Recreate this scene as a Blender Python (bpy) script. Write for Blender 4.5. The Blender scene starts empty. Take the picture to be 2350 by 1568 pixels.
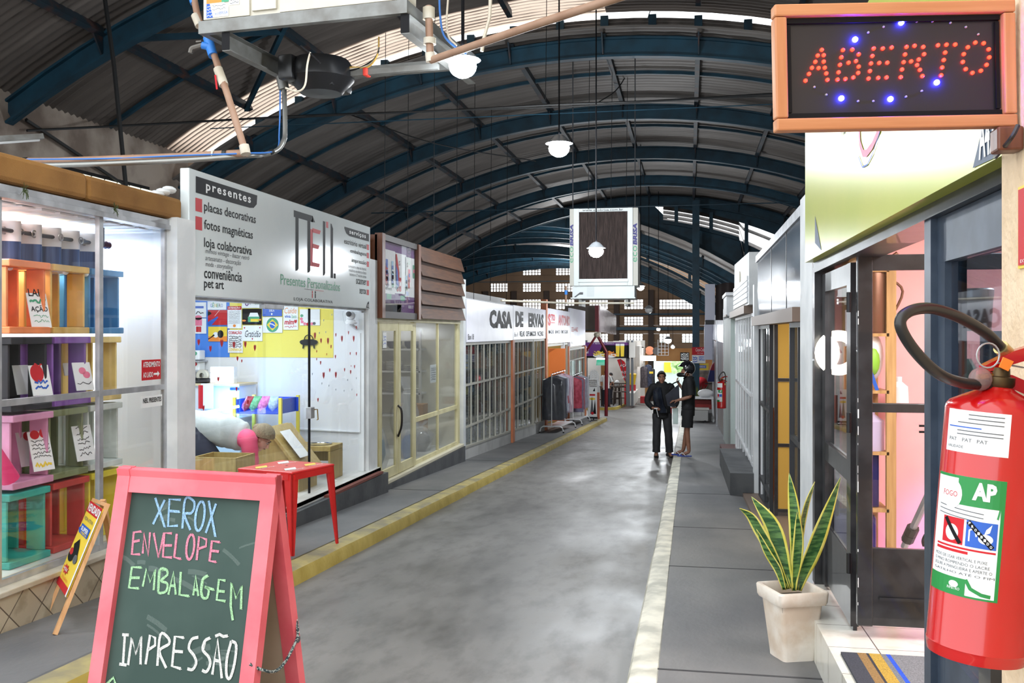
import bpy,bmesh,math,random
from mathutils import Vector,Matrix,noise
random.seed(7)
C=bpy.context.scene.collection
SC=bpy.context.scene
PI=math.pi

# ------------------------------------------------------------------ camera, sky, exposure, big lights
YAW=math.radians(10.5)
FPX=2200.0                     # focal length in pixels of a 2350 x 1568 frame
EYE=Vector((0,0,1.6))
SLOPE=0.046                    # the alley falls gently away from the camera
cam=bpy.data.cameras.new('camera'); camo=bpy.data.objects.new('camera',cam); C.objects.link(camo)
camo.location=EYE; camo.rotation_euler=(PI/2,0,YAW)
cam.sensor_width=36; cam.lens=FPX/2350*36; cam.shift_y=-21/2350
cam.clip_start=0.05; cam.clip_end=300
SC.camera=camo
SC.view_settings.view_transform='Standard'; SC.view_settings.look='None'
SC.view_settings.gamma=1; SC.view_settings.use_curve_mapping=False
SC.view_settings.exposure=0.84
world=bpy.data.worlds.new('world'); SC.world=world; world.use_nodes=True
bg=world.node_tree.nodes['Background']
bg.inputs['Color'].default_value=(0.93,0.97,1.0,1); bg.inputs['Strength'].default_value=1.7


def lamp(name,kind,loc,power,color=(1,1,1),size=0.3,sizey=None,aim=None,spread=None):
    l=bpy.data.lights.new(name,kind); l.energy=power; l.color=color
    if kind == 'AREA':
        l.size=size
        if sizey: l.shape='RECTANGLE'; l.size_y=sizey
        if spread: l.spread=math.radians(spread)
    elif kind in ('POINT','SPOT'): l.shadow_soft_size=size
    if kind == 'SPOT': l.spot_size=math.radians(spread or 60); l.spot_blend=.6
    o=bpy.data.objects.new(name,l); o.location=loc; C.objects.link(o)
    if aim is not None:
        o.rotation_euler=(Vector(aim)-Vector(loc)).to_track_quat('-Z','Y').to_euler()
    return o


# the lamps inside the shops, and added fill lights for the far hall
lamp('display_window_light','AREA',(-4.55,5.7,2.33),50,(.93,.97,1),.5,1.7)
lamp('gift_shop_light','AREA',(-4.9,9.0,2.30),46,(.86,.95,1),1.4,2.6)
lamp('plate_shop_light','AREA',(-4.9,13.7,2.25),20,(1,.97,.9),.8,2)
lamp('herb_shop_light','AREA',(-5.2,21,2.1),22,(.95,.97,1),.8,7)
lamp('herb_shop_back_light','AREA',(-5.2,31,2.0),55,(1,.97,.93),.8,7)
lamp('pink_shop_light','AREA',(1.9,4.3,2.5),60,(1,.95,.93),.8,1.8)
lamp('purple_spot','SPOT',(2.3,5.2,.5),50,(.42,.2,1),.06,aim=(1.95,6.3,.1),spread=75)
lamp('snack_bar_light','AREA',(-6,50,2.4),90,(.95,.98,1),4,6)
lamp('far_alley_fill_light','AREA',(-1.5,55,3.0),180,(.95,.98,1),3,8)
lamp('far_fill_light','POINT',(-7,54,4.3),480,(.97,.98,1),.3)  # unseen, added to lift the dark end wall
lamp('crossing_fill_light','POINT',(-4.5,40,4.0),220,(.95,.98,1),.3)  # unseen, added to brighten the hall over the crossing

# ------------------------------------------------------------------ from the photograph to points in the place
_c,_s=math.cos(YAW),math.sin(YAW)
def ray(u,v):
    k=(u-1175)/FPX
    return Vector((k*_c-_s,k*_s+_c,(763-v)/FPX))
def AT(u,v,d): return EYE+ray(u,v)*d
def PX(u,v,x): r=ray(u,v); return EYE+r*(x/r.x)
def PY(u,v,y): r=ray(u,v); return EYE+r*(y/r.y)
def PZ(u,v,z): r=ray(u,v); return EYE+r*((z-1.6)/r.z)
def PG(u,v,h=0.0): r=ray(u,v); return EYE+r*((1.6-h)/(-r.z-SLOPE*r.y))
def G(y,h=0.0): return-SLOPE*y+h
XL,XR=-3.9,0.78              # the two rows of shop fronts
SW=0.12                        # height of the pavements over the roadway

# ------------------------------------------------------------------ materials
def lin(c):
    return tuple((x/255/12.92) if x/255 <= .04045 else ((x/255+.055)/1.055) ** 2.4 for x in c)
_M={}
def mat(name,rgb,rough=.6,metal=0.,rgb2=None,scale=6.,bump=0.,spec=.5,stretch=(1,1,1),detail=4,lo=.4,hi=.62,coat=0.,bscale=None):
    if name in _M: return _M[name]
    m=bpy.data.materials.new(name); m.use_nodes=True; _M[name]=m
    nt=m.node_tree; N=nt.nodes; L=nt.links; b=N['Principled BSDF']
    b.inputs['Roughness'].default_value=rough; b.inputs['Metallic'].default_value=metal
    b.inputs['Specular IOR Level'].default_value=spec; b.inputs['Coat Weight'].default_value=coat
    b.inputs['Base Color'].default_value=(*lin(rgb),1)
    if rgb2 is not None or bump:
        tc=N.new('ShaderNodeTexCoord'); mp=N.new('ShaderNodeMapping'); L.new(tc.outputs['Object'],mp.inputs['Vector'])
        mp.inputs['Scale'].default_value=stretch
        n=N.new('ShaderNodeTexNoise'); n.inputs['Scale'].default_value=scale; n.inputs['Detail'].default_value=detail
        L.new(mp.outputs['Vector'],n.inputs['Vector'])
        if rgb2 is not None:
            r=N.new('ShaderNodeValToRGB'); r.color_ramp.elements[0].position=lo; r.color_ramp.elements[1].position=hi
            r.color_ramp.elements[0].color=(*lin(rgb),1); r.color_ramp.elements[1].color=(*lin(rgb2),1)
            L.new(n.outputs['Fac'],r.inputs['Fac']); L.new(r.outputs['Color'],b.inputs['Base Color'])
        if bump:
            n2=n
            if bscale:
                n2=N.new('ShaderNodeTexNoise'); n2.inputs['Scale'].default_value=bscale; n2.inputs['Detail'].default_value=3
                L.new(mp.outputs['Vector'],n2.inputs['Vector'])
            bp=N.new('ShaderNodeBump'); bp.inputs['Strength'].default_value=bump; bp.inputs['Distance'].default_value=.02
            L.new(n2.outputs['Fac'],bp.inputs['Height']); L.new(bp.outputs['Normal'],b.inputs['Normal'])
    return m
def emit(name,rgb,strength):
    if name in _M: return _M[name]
    m=bpy.data.materials.new(name); m.use_nodes=True; _M[name]=m
    b=m.node_tree.nodes['Principled BSDF']
    b.inputs['Base Color'].default_value=(*lin(rgb),1)
    b.inputs['Emission Color'].default_value=(*lin(rgb),1); b.inputs['Emission Strength'].default_value=strength
    return m
def glass(name='clear_glass',tint=(255,255,255),ior=1.45,rough=.01,haze=0.0,hazec=(225,228,225)):
    if name in _M: return _M[name]
    m=bpy.data.materials.new(name); m.use_nodes=True; _M[name]=m
    nt=m.node_tree; N=nt.nodes; L=nt.links
    N.remove(N['Principled BSDF']); out=N['Material Output']
    t=N.new('ShaderNodeBsdfTransparent'); t.inputs['Color'].default_value=(*lin(tint),1)
    g=N.new('ShaderNodeBsdfGlossy'); g.inputs['Roughness'].default_value=rough
    ge=N.new('ShaderNodeNewGeometry'); dp=N.new('ShaderNodeVectorMath'); dp.operation='DOT_PRODUCT'
    L.new(ge.outputs['Normal'],dp.inputs[0]); L.new(ge.outputs['Incoming'],dp.inputs[1]); prev=dp.outputs['Value']
    for op,val,flip in (('ABSOLUTE',0,0),('SUBTRACT',1,1),('POWER',5,0),('MULTIPLY_ADD',.9,0)):   # Schlick, the same from both sides
        q=N.new('ShaderNodeMath'); q.operation=op; L.new(prev,q.inputs[1 if flip else 0])
        if op != 'ABSOLUTE': q.inputs[0 if flip else 1].default_value=val
        if op == 'MULTIPLY_ADD': q.inputs[2].default_value=((ior-1)/(ior+1)) ** 2
        prev=q.outputs['Value']
    mx=N.new('ShaderNodeMixShader'); L.new(prev,mx.inputs['Fac'])
    base=t.outputs['BSDF']
    if haze:
        d=N.new('ShaderNodeBsdfDiffuse'); d.inputs['Color'].default_value=(*lin(hazec),1)
        h=N.new('ShaderNodeMixShader'); h.inputs['Fac'].default_value=haze
        L.new(base,h.inputs[1]); L.new(d.outputs['BSDF'],h.inputs[2]); base=h.outputs['Shader']
    L.new(base,mx.inputs[1]); L.new(g.outputs['BSDF'],mx.inputs[2]); L.new(mx.outputs['Shader'],out.inputs['Surface'])
    return m
def translucent(name,rgb,fac=.75):
    if name in _M: return _M[name]
    m=bpy.data.materials.new(name); m.use_nodes=True; _M[name]=m
    nt=m.node_tree; N=nt.nodes; L=nt.links; b=N['Principled BSDF']; out=N['Material Output']
    b.inputs['Base Color'].default_value=(*lin(rgb),1); b.inputs['Roughness'].default_value=.5
    t=N.new('ShaderNodeBsdfTranslucent'); t.inputs['Color'].default_value=(*lin(rgb),1)
    mx=N.new('ShaderNodeMixShader'); mx.inputs['Fac'].default_value=fac
    L.new(b.outputs['BSDF'],mx.inputs[1]); L.new(t.outputs['BSDF'],mx.inputs[2]); L.new(mx.outputs['Shader'],out.inputs['Surface'])
    return m
def wood(name,a,b,axis='X',rough=.55):
    st={'X': (1,14,14),'Y': (14,1,14),'Z': (14,14,1)}[axis]
    return mat(name,a,rough,0,b,3,.05,stretch=st,lo=.35,hi=.7)

# ------------------------------------------------------------------ mesh building
_TX={}
def text_geo(s,bold=0.,spacing=1.,shear=0.):
    k=(s,bold,spacing,shear)
    if k not in _TX:
        cu=bpy.data.curves.new('t','FONT'); cu.body=s; cu.size=1; cu.offset=bold
        cu.space_character=spacing; cu.shear=shear; cu.resolution_u=2; cu.fill_mode='FRONT'
        ob=bpy.data.objects.new('t',cu); C.objects.link(ob)
        dg=bpy.context.evaluated_depsgraph_get()
        me=bpy.data.meshes.new_from_object(ob.evaluated_get(dg))
        v=[tuple(p.co) for p in me.vertices]; f=[tuple(p.vertices) for p in me.polygons]
        bpy.data.objects.remove(ob); bpy.data.curves.remove(cu); bpy.data.meshes.remove(me)
        xs=[p[0] for p in v] or [0,1]; ys=[p[1] for p in v] or [0,1]
        _TX[k]=(v,f,min(xs),max(xs),min(ys),max(ys))
    return _TX[k]
def frame3(o,right,up):
    """A plane: origin, its right and its up; the third axis points to the viewer."""
    r=Vector(right).normalized(); n=r.cross(Vector(up)).normalized(); u=n.cross(r)
    return Matrix(((r.x,u.x,n.x,o[0]),(r.y,u.y,n.y,o[1]),(r.z,u.z,n.z,o[2]),(0,0,0,1)))
ROOT={}
class MB:
    def __init__(s,T=None): s.v=[]; s.f=[]; s.m=[]; s.sm=[]; s.T=T; s.k=0
    def inset(s):
        """A hair's breadth, so that pieces that overlap never share a plane."""
        s.k += 1; return .0005*(s.k % 7)
    def add(s,vs,fs,m=0,smooth=False):
        n=len(s.v)
        for p in vs:
            p=Vector(p)
            if s.T is not None: p=s.T @ p if isinstance(s.T,Matrix) else Vector(s.T(p))
            s.v.append(p)
        for f in fs: s.f.append([i+n for i in f]); s.m.append(m); s.sm.append(smooth)
        return s
    def box(s,a,b,m=0):
        e=s.inset(); x0,y0,z0=[min(a[i],b[i])+min(e,abs(a[i]-b[i])/4) for i in range(3)]; x1,y1,z1=[max(a[i],b[i])-min(e,abs(a[i]-b[i])/4) for i in range(3)]
        return s.add([(x0,y0,z0),(x1,y0,z0),(x1,y1,z0),(x0,y1,z0),(x0,y0,z1),(x1,y0,z1),(x1,y1,z1),(x0,y1,z1)],
                     [(0,3,2,1),(4,5,6,7),(0,1,5,4),(1,2,6,5),(2,3,7,6),(3,0,4,7)],m)
    def bbox(s,a,b,r=.01,m=0):
        """A box with chamfered edges along every side."""
        e=s.inset(); x0,y0,z0=[min(a[i],b[i])+min(e,abs(a[i]-b[i])/4) for i in range(3)]; x1,y1,z1=[max(a[i],b[i])-min(e,abs(a[i]-b[i])/4) for i in range(3)]
        r=min(r,(x1-x0)/2.01,(y1-y0)/2.01,(z1-z0)/2.01)
        bm=bmesh.new(); bmesh.ops.create_cube(bm,size=1)
        for v in bm.verts: v.co=Vector(((x0+x1)/2+v.co.x*(x1-x0),(y0+y1)/2+v.co.y*(y1-y0),(z0+z1)/2+v.co.z*(z1-z0)))
        bmesh.ops.bevel(bm,geom=bm.edges[:],offset=r,segments=2,affect='EDGES',profile=.5)
        bm.verts.index_update()
        s.add([v.co for v in bm.verts],[[v.index for v in f.verts] for f in bm.faces],m); bm.free(); return s
    def hexa(s,p,m=0):
        """Eight corners: four of the bottom, four of the top, same order."""
        return s.add(p,[(0,3,2,1),(4,5,6,7),(0,1,5,4),(1,2,6,5),(2,3,7,6),(3,0,4,7)],m)
    def quad(s,a,b,c,d,m=0): return s.add([a,b,c,d],[(0,1,2,3)],m)
    def poly(s,pts,m=0): return s.add(pts,[tuple(range(len(pts)))],m)
    def prism(s,pts,vec,m=0):
        n=len(pts); vec=Vector(vec); q=[Vector(p)+vec for p in pts]
        return s.add(list(pts)+q,[tuple(range(n))[::-1],tuple(range(n,2*n))]+[(i,(i+1) % n,n+(i+1) % n,n+i) for i in range(n)],m)
    def bar(s,p,q,w,h,up=(0,0,1),m=0):
        p,q=Vector(p),Vector(q); d=(q-p).normalized(); up=Vector(up)
        if abs(d.dot(up.normalized())) >.98: up=Vector((0,1,0))
        r=d.cross(up).normalized()*w/2; u=r.cross(d).normalized()*h/2
        return s.hexa([p-r-u,p+r-u,p+r+u,p-r+u,q-r-u,q+r-u,q+r+u,q-r+u],m)
    def tube(s,pts,r,n=8,m=0,caps=True,smooth=True,closed=False):
        pts=[Vector(p) for p in pts]; k=len(pts)
        rr=r if isinstance(r,(list,tuple)) else [r]*k
        rings=[]; prev=None
        for i,p in enumerate(pts):
            if closed: d=(pts[(i+1) % k]-pts[i-1])
            else: d=pts[min(i+1,k-1)]-pts[max(i-1,0)]
            d.normalize()
            a=prev if prev is not None else (Vector((0,0,1)) if abs(d.z) <.9 else Vector((1,0,0)))
            x=(a-d*a.dot(d)).normalized(); prev=x; y=d.cross(x)
            rings.append([p+(x*math.cos(2*PI*j/n)+y*math.sin(2*PI*j/n))*rr[i] for j in range(n)])
        return s.loft(rings,m,caps and not closed,smooth,closed)
    def loft(s,rings,m=0,caps=True,smooth=True,closed=False):
        n=len(rings[0]); k=len(rings); vs=[p for r in rings for p in r]; fs=[]
        for i in range(k if closed else k-1):
            a,b=i*n,((i+1) % k)*n
            for j in range(n): fs.append((a+j,a+(j+1) % n,b+(j+1) % n,b+j))
        s.add(vs,fs,m,smooth)
        if caps:
            s.add(rings[0],[tuple(range(n))[::-1]],m); s.add(rings[-1],[tuple(range(n))],m)
        return s
    def lathe(s,prof,n=24,o=(0,0,0),M=None,m=0,smooth=True,caps=False):
        rings=[]
        for r,z in prof:
            ring=[Vector((r*math.cos(2*PI*j/n),r*math.sin(2*PI*j/n),z)) for j in range(n)]
            rings.append([(M @ p if M else p+Vector(o)) for p in ring])
        return s.loft(rings,m,caps,smooth)
    def ball(s,c,r,n=12,m=0,sc=(1,1,1)):
        c=Vector(c); rings=[]
        for i in range(n+1):
            t=-PI/2+PI*i/n; rr=max(math.cos(t),.001)
            rings.append([c+Vector((r*sc[0]*rr*math.cos(2*PI*j/(2*n)),r*sc[1]*rr*math.sin(2*PI*j/(2*n)),r*sc[2]*math.sin(t))) for j in range(2*n)])
        return s.loft(rings,m,False,True)
    def sheet(s,fn,nu,nv,m=0,smooth=True):
        vs=[fn(i/nu,j/nv) for j in range(nv+1) for i in range(nu+1)]
        return s.add(vs,[(j*(nu+1)+i,j*(nu+1)+i+1,(j+1)*(nu+1)+i+1,(j+1)*(nu+1)+i) for j in range(nv) for i in range(nu)],m,smooth)
    def text(s,t,M,x0,y0,x1,y1,m=0,bold=0.,spacing=1.,shear=0.,lift=.002,keep=False):
        """Lettering fitted into a box of the plane M."""
        v,f,a,b,c,d=text_geo(t,bold,spacing,shear)
        sx=(x1-x0)/max(b-a,1e-6); sy=(y1-y0)/max(d-c,1e-6)
        if keep: sx=sy=min(sx,sy)
        return s.add([M @ Vector((x0+(p[0]-a)*sx,y0+(p[1]-c)*sy,lift)) for p in v],f,m)
    def rect(s,M,x0,y0,x1,y1,m=0,lift=.001):
        return s.add([M @ Vector(p) for p in ((x0,y0,lift),(x1,y0,lift),(x1,y1,lift),(x0,y1,lift))],[(0,1,2,3)],m)
    def flat(s,M,pts,m=0,lift=.001):
        return s.add([M @ Vector((p[0],p[1],lift)) for p in pts],[tuple(range(len(pts)))],m)
    def disc(s,M,x,y,rx,ry=None,m=0,lift=.001,n=20,a0=0,a1=2*PI):
        ry=ry or rx
        k=n if a1-a0 >6.2 else n+1
        if callable(s.T):
            P=[(x+rx*q*math.cos(2*PI*i/n),y+ry*q*math.sin(2*PI*i/n),lift) for q in (1,.5) for i in range(n)]
            return s.add(P+[(x,y,lift)],[(i,(i+1) % n,n+(i+1) % n,n+i) for i in range(n)]+[(n+i,n+(i+1) % n,2*n) for i in range(n)],m)
        return s.flat(M,[(x+rx*math.cos(a0+(a1-a0)*i/n),y+ry*math.sin(a0+(a1-a0)*i/n)) for i in range(k)],m,lift)
    def ribbon(s,M,pts,w,m=0,lift=.002):
        pts=[Vector((p[0],p[1],0)) for p in pts]
        if callable(s.T): pts=[a.lerp(c,k/8) for a,c in zip(pts,pts[1:]) for k in range(8)]+pts[-1:]
        L=[]; n=len(pts)
        for i,p in enumerate(pts):
            d=(pts[min(i+1,n-1)]-pts[max(i-1,0)]); d.normalize(); q=Vector((-d.y,d.x,0))*w/2
            L.append((p+q,p-q))
        vs=[M @ Vector((a.x,a.y,lift)) for ab in L for a in ab]
        return s.add(vs,[(2*i,2*i+1,2*i+3,2*i+2) for i in range(n-1)],m)
    def build(s,name,mats,parent=None,local=False,kind=None,label=None,recalc=True):
        """Vertices are in world space unless local; a child's mesh is stored in the space of its thing."""
        me=bpy.data.meshes.new(name)
        vs=s.v
        if parent is not None and not local:
            inv=ROOT[root_of(parent).name].inverted(); vs=[inv @ p for p in vs]
        off=Vector((0,0,0))
        if parent is None and vs:
            lo=[min(p[i] for p in vs) for i in range(3)]; hi=[max(p[i] for p in vs) for i in range(3)]
            off=Vector(((lo[0]+hi[0])/2,(lo[1]+hi[1])/2,lo[2])); vs=[p-off for p in vs]
        me.from_pydata([tuple(p) for p in vs],[],s.f)
        for mm in (mats if isinstance(mats,(list,tuple)) else [mats]): me.materials.append(mm)
        for i,p in enumerate(me.polygons): p.material_index=s.m[i]; p.use_smooth=s.sm[i]
        if recalc:
            bm=bmesh.new(); bm.from_mesh(me); bmesh.ops.remove_doubles(bm,verts=bm.verts,dist=1e-5)
            bmesh.ops.recalc_face_normals(bm,faces=bm.faces); bm.to_mesh(me); bm.free()
        if any(s.sm): me.set_sharp_from_angle(angle=math.radians(40))
        o=bpy.data.objects.new(name,me); C.objects.link(o); o.location=off
        if parent is not None: o.parent=parent
        else: ROOT[o.name]=Matrix.Translation(off)
        if kind: o['kind']=kind
        if label: o['label']=label
        return o
def root_of(o):
    while o.parent is not None: o=o.parent
    return o
def tag(o,label,cat,group=None,kind=None):
    o['label']=label; o['category']=cat
    if group: o['group']=group
    if kind: o['kind']=kind
    return o
def thing(name,label,cat,loc=(0,0,0),rotz=0.,group=None,M=None):
    o=bpy.data.objects.new(name,None); C.objects.link(o); o.empty_display_size=.1
    if M is None: M=Matrix.Translation(Vector(loc)) @ Matrix.Rotation(rotz,4,'Z')
    o.matrix_basis=M; ROOT[o.name]=M.copy()
    return tag(o,label,cat,group)
def copy_tree(o,M,label=None):
    r=o.copy(); C.objects.link(r); r.matrix_basis=M; ROOT[r.name]=M.copy()
    if label: r['label']=label
    for ch in o.children:
        c=ch.copy(); C.objects.link(c); c.parent=r
        for g in ch.children:
            d=g.copy(); C.objects.link(d); d.parent=c
    return r
def struct(name,mb,mats,parent=None): return mb.build(name,mats,parent,kind='structure')
def smooth_path(pts,n=8):
    """Catmull-Rom through the points."""
    p=[Vector(q) for q in pts]; p=[p[0]*2-p[1]]+p+[p[-1]*2-p[-2]]; out=[]
    for i in range(1,len(p)-2):
        for k in range(n):
            t=k/n
            out.append(.5*((2*p[i])+(p[i+1]-p[i-1])*t+(2*p[i-1]-5*p[i]+4*p[i+1]-p[i+2])*t*t+(3*p[i]-p[i-1]-3*p[i+1]+p[i+2])*t ** 3))
    out.append(p[-2]); return out
# ================================================================== THE SETTING
def road_mat():
    m=bpy.data.materials.new('road_concrete'); m.use_nodes=True; nt=m.node_tree; N=nt.nodes; L=nt.links; b=N['Principled BSDF']
    tc=N.new('ShaderNodeTexCoord')
    def noi(scale,det,st):
        mp=N.new('ShaderNodeMapping'); mp.inputs['Scale'].default_value=st; L.new(tc.outputs['Object'],mp.inputs['Vector'])
        n=N.new('ShaderNodeTexNoise'); n.inputs['Scale'].default_value=scale; n.inputs['Detail'].default_value=det; n.inputs['Roughness'].default_value=.62
        L.new(mp.outputs['Vector'],n.inputs['Vector']); return n
    a=noi(.9,8,(1.2,.5,1)); d=noi(7,6,(1,.4,1))
    r=N.new('ShaderNodeValToRGB'); e=r.color_ramp.elements
    e[0].position=.3; e[0].color=(*lin((92,91,89)),1); e[1].position=.7; e[1].color=(*lin((134,131,127)),1)
    L.new(a.outputs['Fac'],r.inputs['Fac'])
    r2=N.new('ShaderNodeValToRGB'); e=r2.color_ramp.elements
    e[0].position=.34; e[0].color=(.55,.55,.55,1); e[1].position=.55; e[1].color=(1,1,1,1)
    L.new(d.outputs['Fac'],r2.inputs['Fac'])
    mx=N.new('ShaderNodeMix'); mx.data_type='RGBA'; mx.blend_type='MULTIPLY'; mx.inputs['Factor'].default_value=.7
    L.new(r.outputs['Color'],mx.inputs['A']); L.new(r2.outputs['Color'],mx.inputs['B']); L.new(mx.outputs['Result'],b.inputs['Base Color'])
    rr=N.new('ShaderNodeValToRGB'); e=rr.color_ramp.elements
    e[0].position=.35; e[0].color=(.34,.34,.34,1); e[1].position=.65; e[1].color=(.62,.62,.62,1)
    L.new(a.outputs['Fac'],rr.inputs['Fac']); L.new(rr.outputs['Color'],b.inputs['Roughness'])
    bp=N.new('ShaderNodeBump'); bp.inputs['Strength'].default_value=.18; bp.inputs['Distance'].default_value=.01
    L.new(d.outputs['Fac'],bp.inputs['Height']); L.new(bp.outputs['Normal'],b.inputs['Normal'])
    return m
M_road=road_mat()
M_pave=mat('pavement_concrete',(92,93,95),.6,0,(118,117,116),1.4,.12,stretch=(1,.6,1),lo=.35,hi=.65,bscale=30)
M_yel=mat('yellow_kerb_paint',(176,152,62),.55,0,(205,182,95),5,.15,lo=.3,hi=.7,bscale=25)
M_yelworn=mat('worn_yellow_kerb_paint',(134,126,98),.6,0,(184,168,104),4,.1,lo=.35,hi=.65,bscale=25)
M_whk=mat('white_kerb_paint',(176,174,160),.6,0,(226,222,205),5,.12,lo=.35,hi=.6,bscale=25)
M_joint=mat('dark_joint',(58,58,60),.8)

def slab(x0,x1,y0,y1,h0,h1,n=1):
    """A piece of ground that follows the fall of the alley."""
    b=MB()
    for i in range(n):
        a,c=y0+(y1-y0)*i/n,y0+(y1-y0)*(i+1)/n
        b.hexa([(x0,a,G(a,h0)),(x1,a,G(a,h0)),(x1,c,G(c,h0)),(x0,c,G(c,h0)),(x0,a,G(a,h1)),(x1,a,G(a,h1)),(x1,c,G(c,h1)),(x0,c,G(c,h1))])
    return b
b=slab(-20,9,-6,66,-.3,0); struct('floor',b,M_road)
# left pavement with its yellow kerb, up to the crossing; then the platform of the snack bar
b=slab(-9.6,-3.1,-6,34.6,-.05,SW)
for y in (11.9,16.3,20.9): b.hexa([(XL,y,G(y,SW)),(-3.1,y,G(y,SW)),(-3.1,y+.025,G(y+.025,SW)),(XL,y+.025,G(y+.025,SW)),(XL,y,G(y,SW+.002)),(-3.1,y,G(y,SW+.002)),(-3.1,y+.025,G(y,SW+.001)),(XL,y+.025,G(y,SW+.001))],1)
struct('floor_pavement_left',b,[M_pave,M_joint])
def kerb(x0,x1,y0,y1,side,mats,name,n=40):
    """A kerb with a rounded, slightly uneven front edge; side +1 faces right."""
    b=MB(); rings=[]
    for i in range(n+1):
        y=y0+(y1-y0)*i/n; j=.008*noise.noise(Vector((0,y*1.7,3))); z=G(y)
        xf,xb=(x1+j,x0) if side >0 else (x0+j,x1)
        d=1 if side >0 else-1
        rings.append([Vector((xb,y,z-.05)),Vector((xb,y,z+SW)),Vector((xf-d*.05,y,z+SW)),Vector((xf-d*.015,y,z+SW-.012)),Vector((xf,y,z+SW-.045)),Vector((xf+d*.015,y,z-.05))])
    b.loft(rings,0,True,True)
    for k in range(len(b.f)):
        f=b.f[k]
        if len(f) == 4:
            xs=sum(b.v[i].x for i in f)/4; zz=min(b.v[i].z-G(b.v[i].y) for i in f)
            b.m[k]=1 if zz >SW-.02 else 0
    return struct(name,b,mats)
kerb(-3.12,-2.93,-6,34.6,1,[M_yel,M_yelworn],'trim_1',90)
def end_kerb():
    b=MB()
    b.bbox((-4.2,34.5,G(34.5,-.05)),(-2.93,34.7,G(34.7,SW)),.02); return b
struct('trim_2',end_kerb(),M_pave)
pts=[(-20,45.4),(-4.3,45.4),(-3.9,45.6),(-3.6,46.2),(-3.5,47),(-3.45,66),(-20,66)]
b=MB(); b.add([(x,y,G(y,-.05)) for x,y in pts]+[(x,y,G(y,SW)) for x,y in pts],[tuple(range(7))[::-1],tuple(range(7,14))]+[(i,(i+1) % 7,7+(i+1) % 7,7+i) for i in range(7)])
struct('floor_platform',b,M_pave)
b=MB()
for i in range(6):
    if i == 5: continue
    p,q=pts[i],pts[i+1]
    if i == 0: p=(-5.5,45.4)
    for a,c in ((p,q),):
        b.bar((a[0],a[1]-.02,G(a[1],.04)),(c[0]+.02,c[1]-.01,G(c[1],.04)),.1,SW+.05)
struct('trim_3',b,M_yel)
# right pavement with its white kerb
b=slab(-.16,7,-6,44,-.05,SW)
for y in (4.9,7.6,9.6,12.4): b.hexa([(-.16,y,G(y,SW)),(1,y,G(y,SW)),(1,y+.02,G(y,SW)),(-.16,y+.02,G(y,SW)),(-.16,y,G(y,SW+.002)),(1,y,G(y,SW+.002)),(1,y+.02,G(y,SW+.001)),(-.16,y+.02,G(y,SW+.001))],1)
struct('floor_pavement_right',b,[M_pave,M_joint])
kerb(-.31,-.155,-6,40,-1,[M_whk,M_whk],'trim_4',70)

# ------------------------------------------------------------------ roof: vaults of corrugated sheet on arched girders
M_teal=mat('teal_steel',(13,48,64),.55,.1,(19,66,86),2.5,.03,lo=.35,hi=.65)
M_tealr=mat('rusty_teal_steel',(24,44,56),.6,.1,(80,50,40),4,.05,lo=.5,hi=.75)
M_sheet=mat('grey_corrugated_sheet',(112,106,102),.55,.2,(140,134,129),.9,.04,stretch=(.5,3,.5),lo=.35,hi=.65)
M_sheetn=mat('shaded_corrugated_sheet',(84,78,74),.6,.1,(110,103,98),.9,.04,stretch=(.5,3,.5),lo=.35,hi=.65)  # darker copy of the grey sheet, shade of the near vault painted in
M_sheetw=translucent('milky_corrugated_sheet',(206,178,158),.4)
def light_bands():
    """Pale and dark bands painted in for light on the waves of the milky sheet."""
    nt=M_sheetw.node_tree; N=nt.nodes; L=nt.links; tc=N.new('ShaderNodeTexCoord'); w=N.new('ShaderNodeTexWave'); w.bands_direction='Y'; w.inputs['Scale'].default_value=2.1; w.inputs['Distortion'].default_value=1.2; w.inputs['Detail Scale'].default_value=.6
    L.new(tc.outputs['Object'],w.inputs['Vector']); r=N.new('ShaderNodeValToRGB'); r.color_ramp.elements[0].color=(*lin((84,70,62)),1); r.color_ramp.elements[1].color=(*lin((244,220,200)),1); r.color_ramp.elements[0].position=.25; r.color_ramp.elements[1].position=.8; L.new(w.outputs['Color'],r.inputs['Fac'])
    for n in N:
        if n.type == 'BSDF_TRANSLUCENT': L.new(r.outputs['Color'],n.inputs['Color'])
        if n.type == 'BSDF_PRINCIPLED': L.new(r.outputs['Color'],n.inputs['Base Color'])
light_bands()
NEAR=(-1.5,7.45,14.85); MID=(-1.5,6.9,14.85); VA=(-7.3,6.6,17.); VB=(-8.5,6.3,17.)
def zr(V,x,dz=0.): return V[1]+dz-V[2]+math.sqrt(max(V[2] ** 2-(x-V[0]) ** 2,0))
def vault(name,V,x0,x1,y0,y1,mats,per=.19,amp=.018,strip=None):
    """Corrugated sheet, the waves running along the arch."""
    b=MB(); n=int((y1-y0)/per)*4; nx=26
    for j in range(n):
        ya,yb=y0+(y1-y0)*j/n,y0+(y1-y0)*(j+1)/n
        za,zb=amp*math.sin(2*PI*ya/per),amp*math.sin(2*PI*yb/per)
        st=strip and strip[0] <= ya <strip[1]
        xs=[x0+(x1-x0)*i/nx for i in range(nx+1)]
        b.add([(x,ya,zr(V,x,za)) for x in xs]+[(x,yb,zr(V,x,zb)) for x in xs],[(i,i+1,nx+2+i,nx+1+i) for i in range(nx)],0,True)
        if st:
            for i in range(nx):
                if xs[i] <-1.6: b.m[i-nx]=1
    return struct(name,b,mats)
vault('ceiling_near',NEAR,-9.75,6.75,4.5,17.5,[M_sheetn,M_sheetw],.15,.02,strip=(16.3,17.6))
vault('ceiling_middle',MID,-9.75,6.75,16.6,37.3,[M_sheet],per=.22)
vault('ceiling_far',VA,-18.5,4.2,36.6,47.4,[M_sheet],per=.3)
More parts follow.
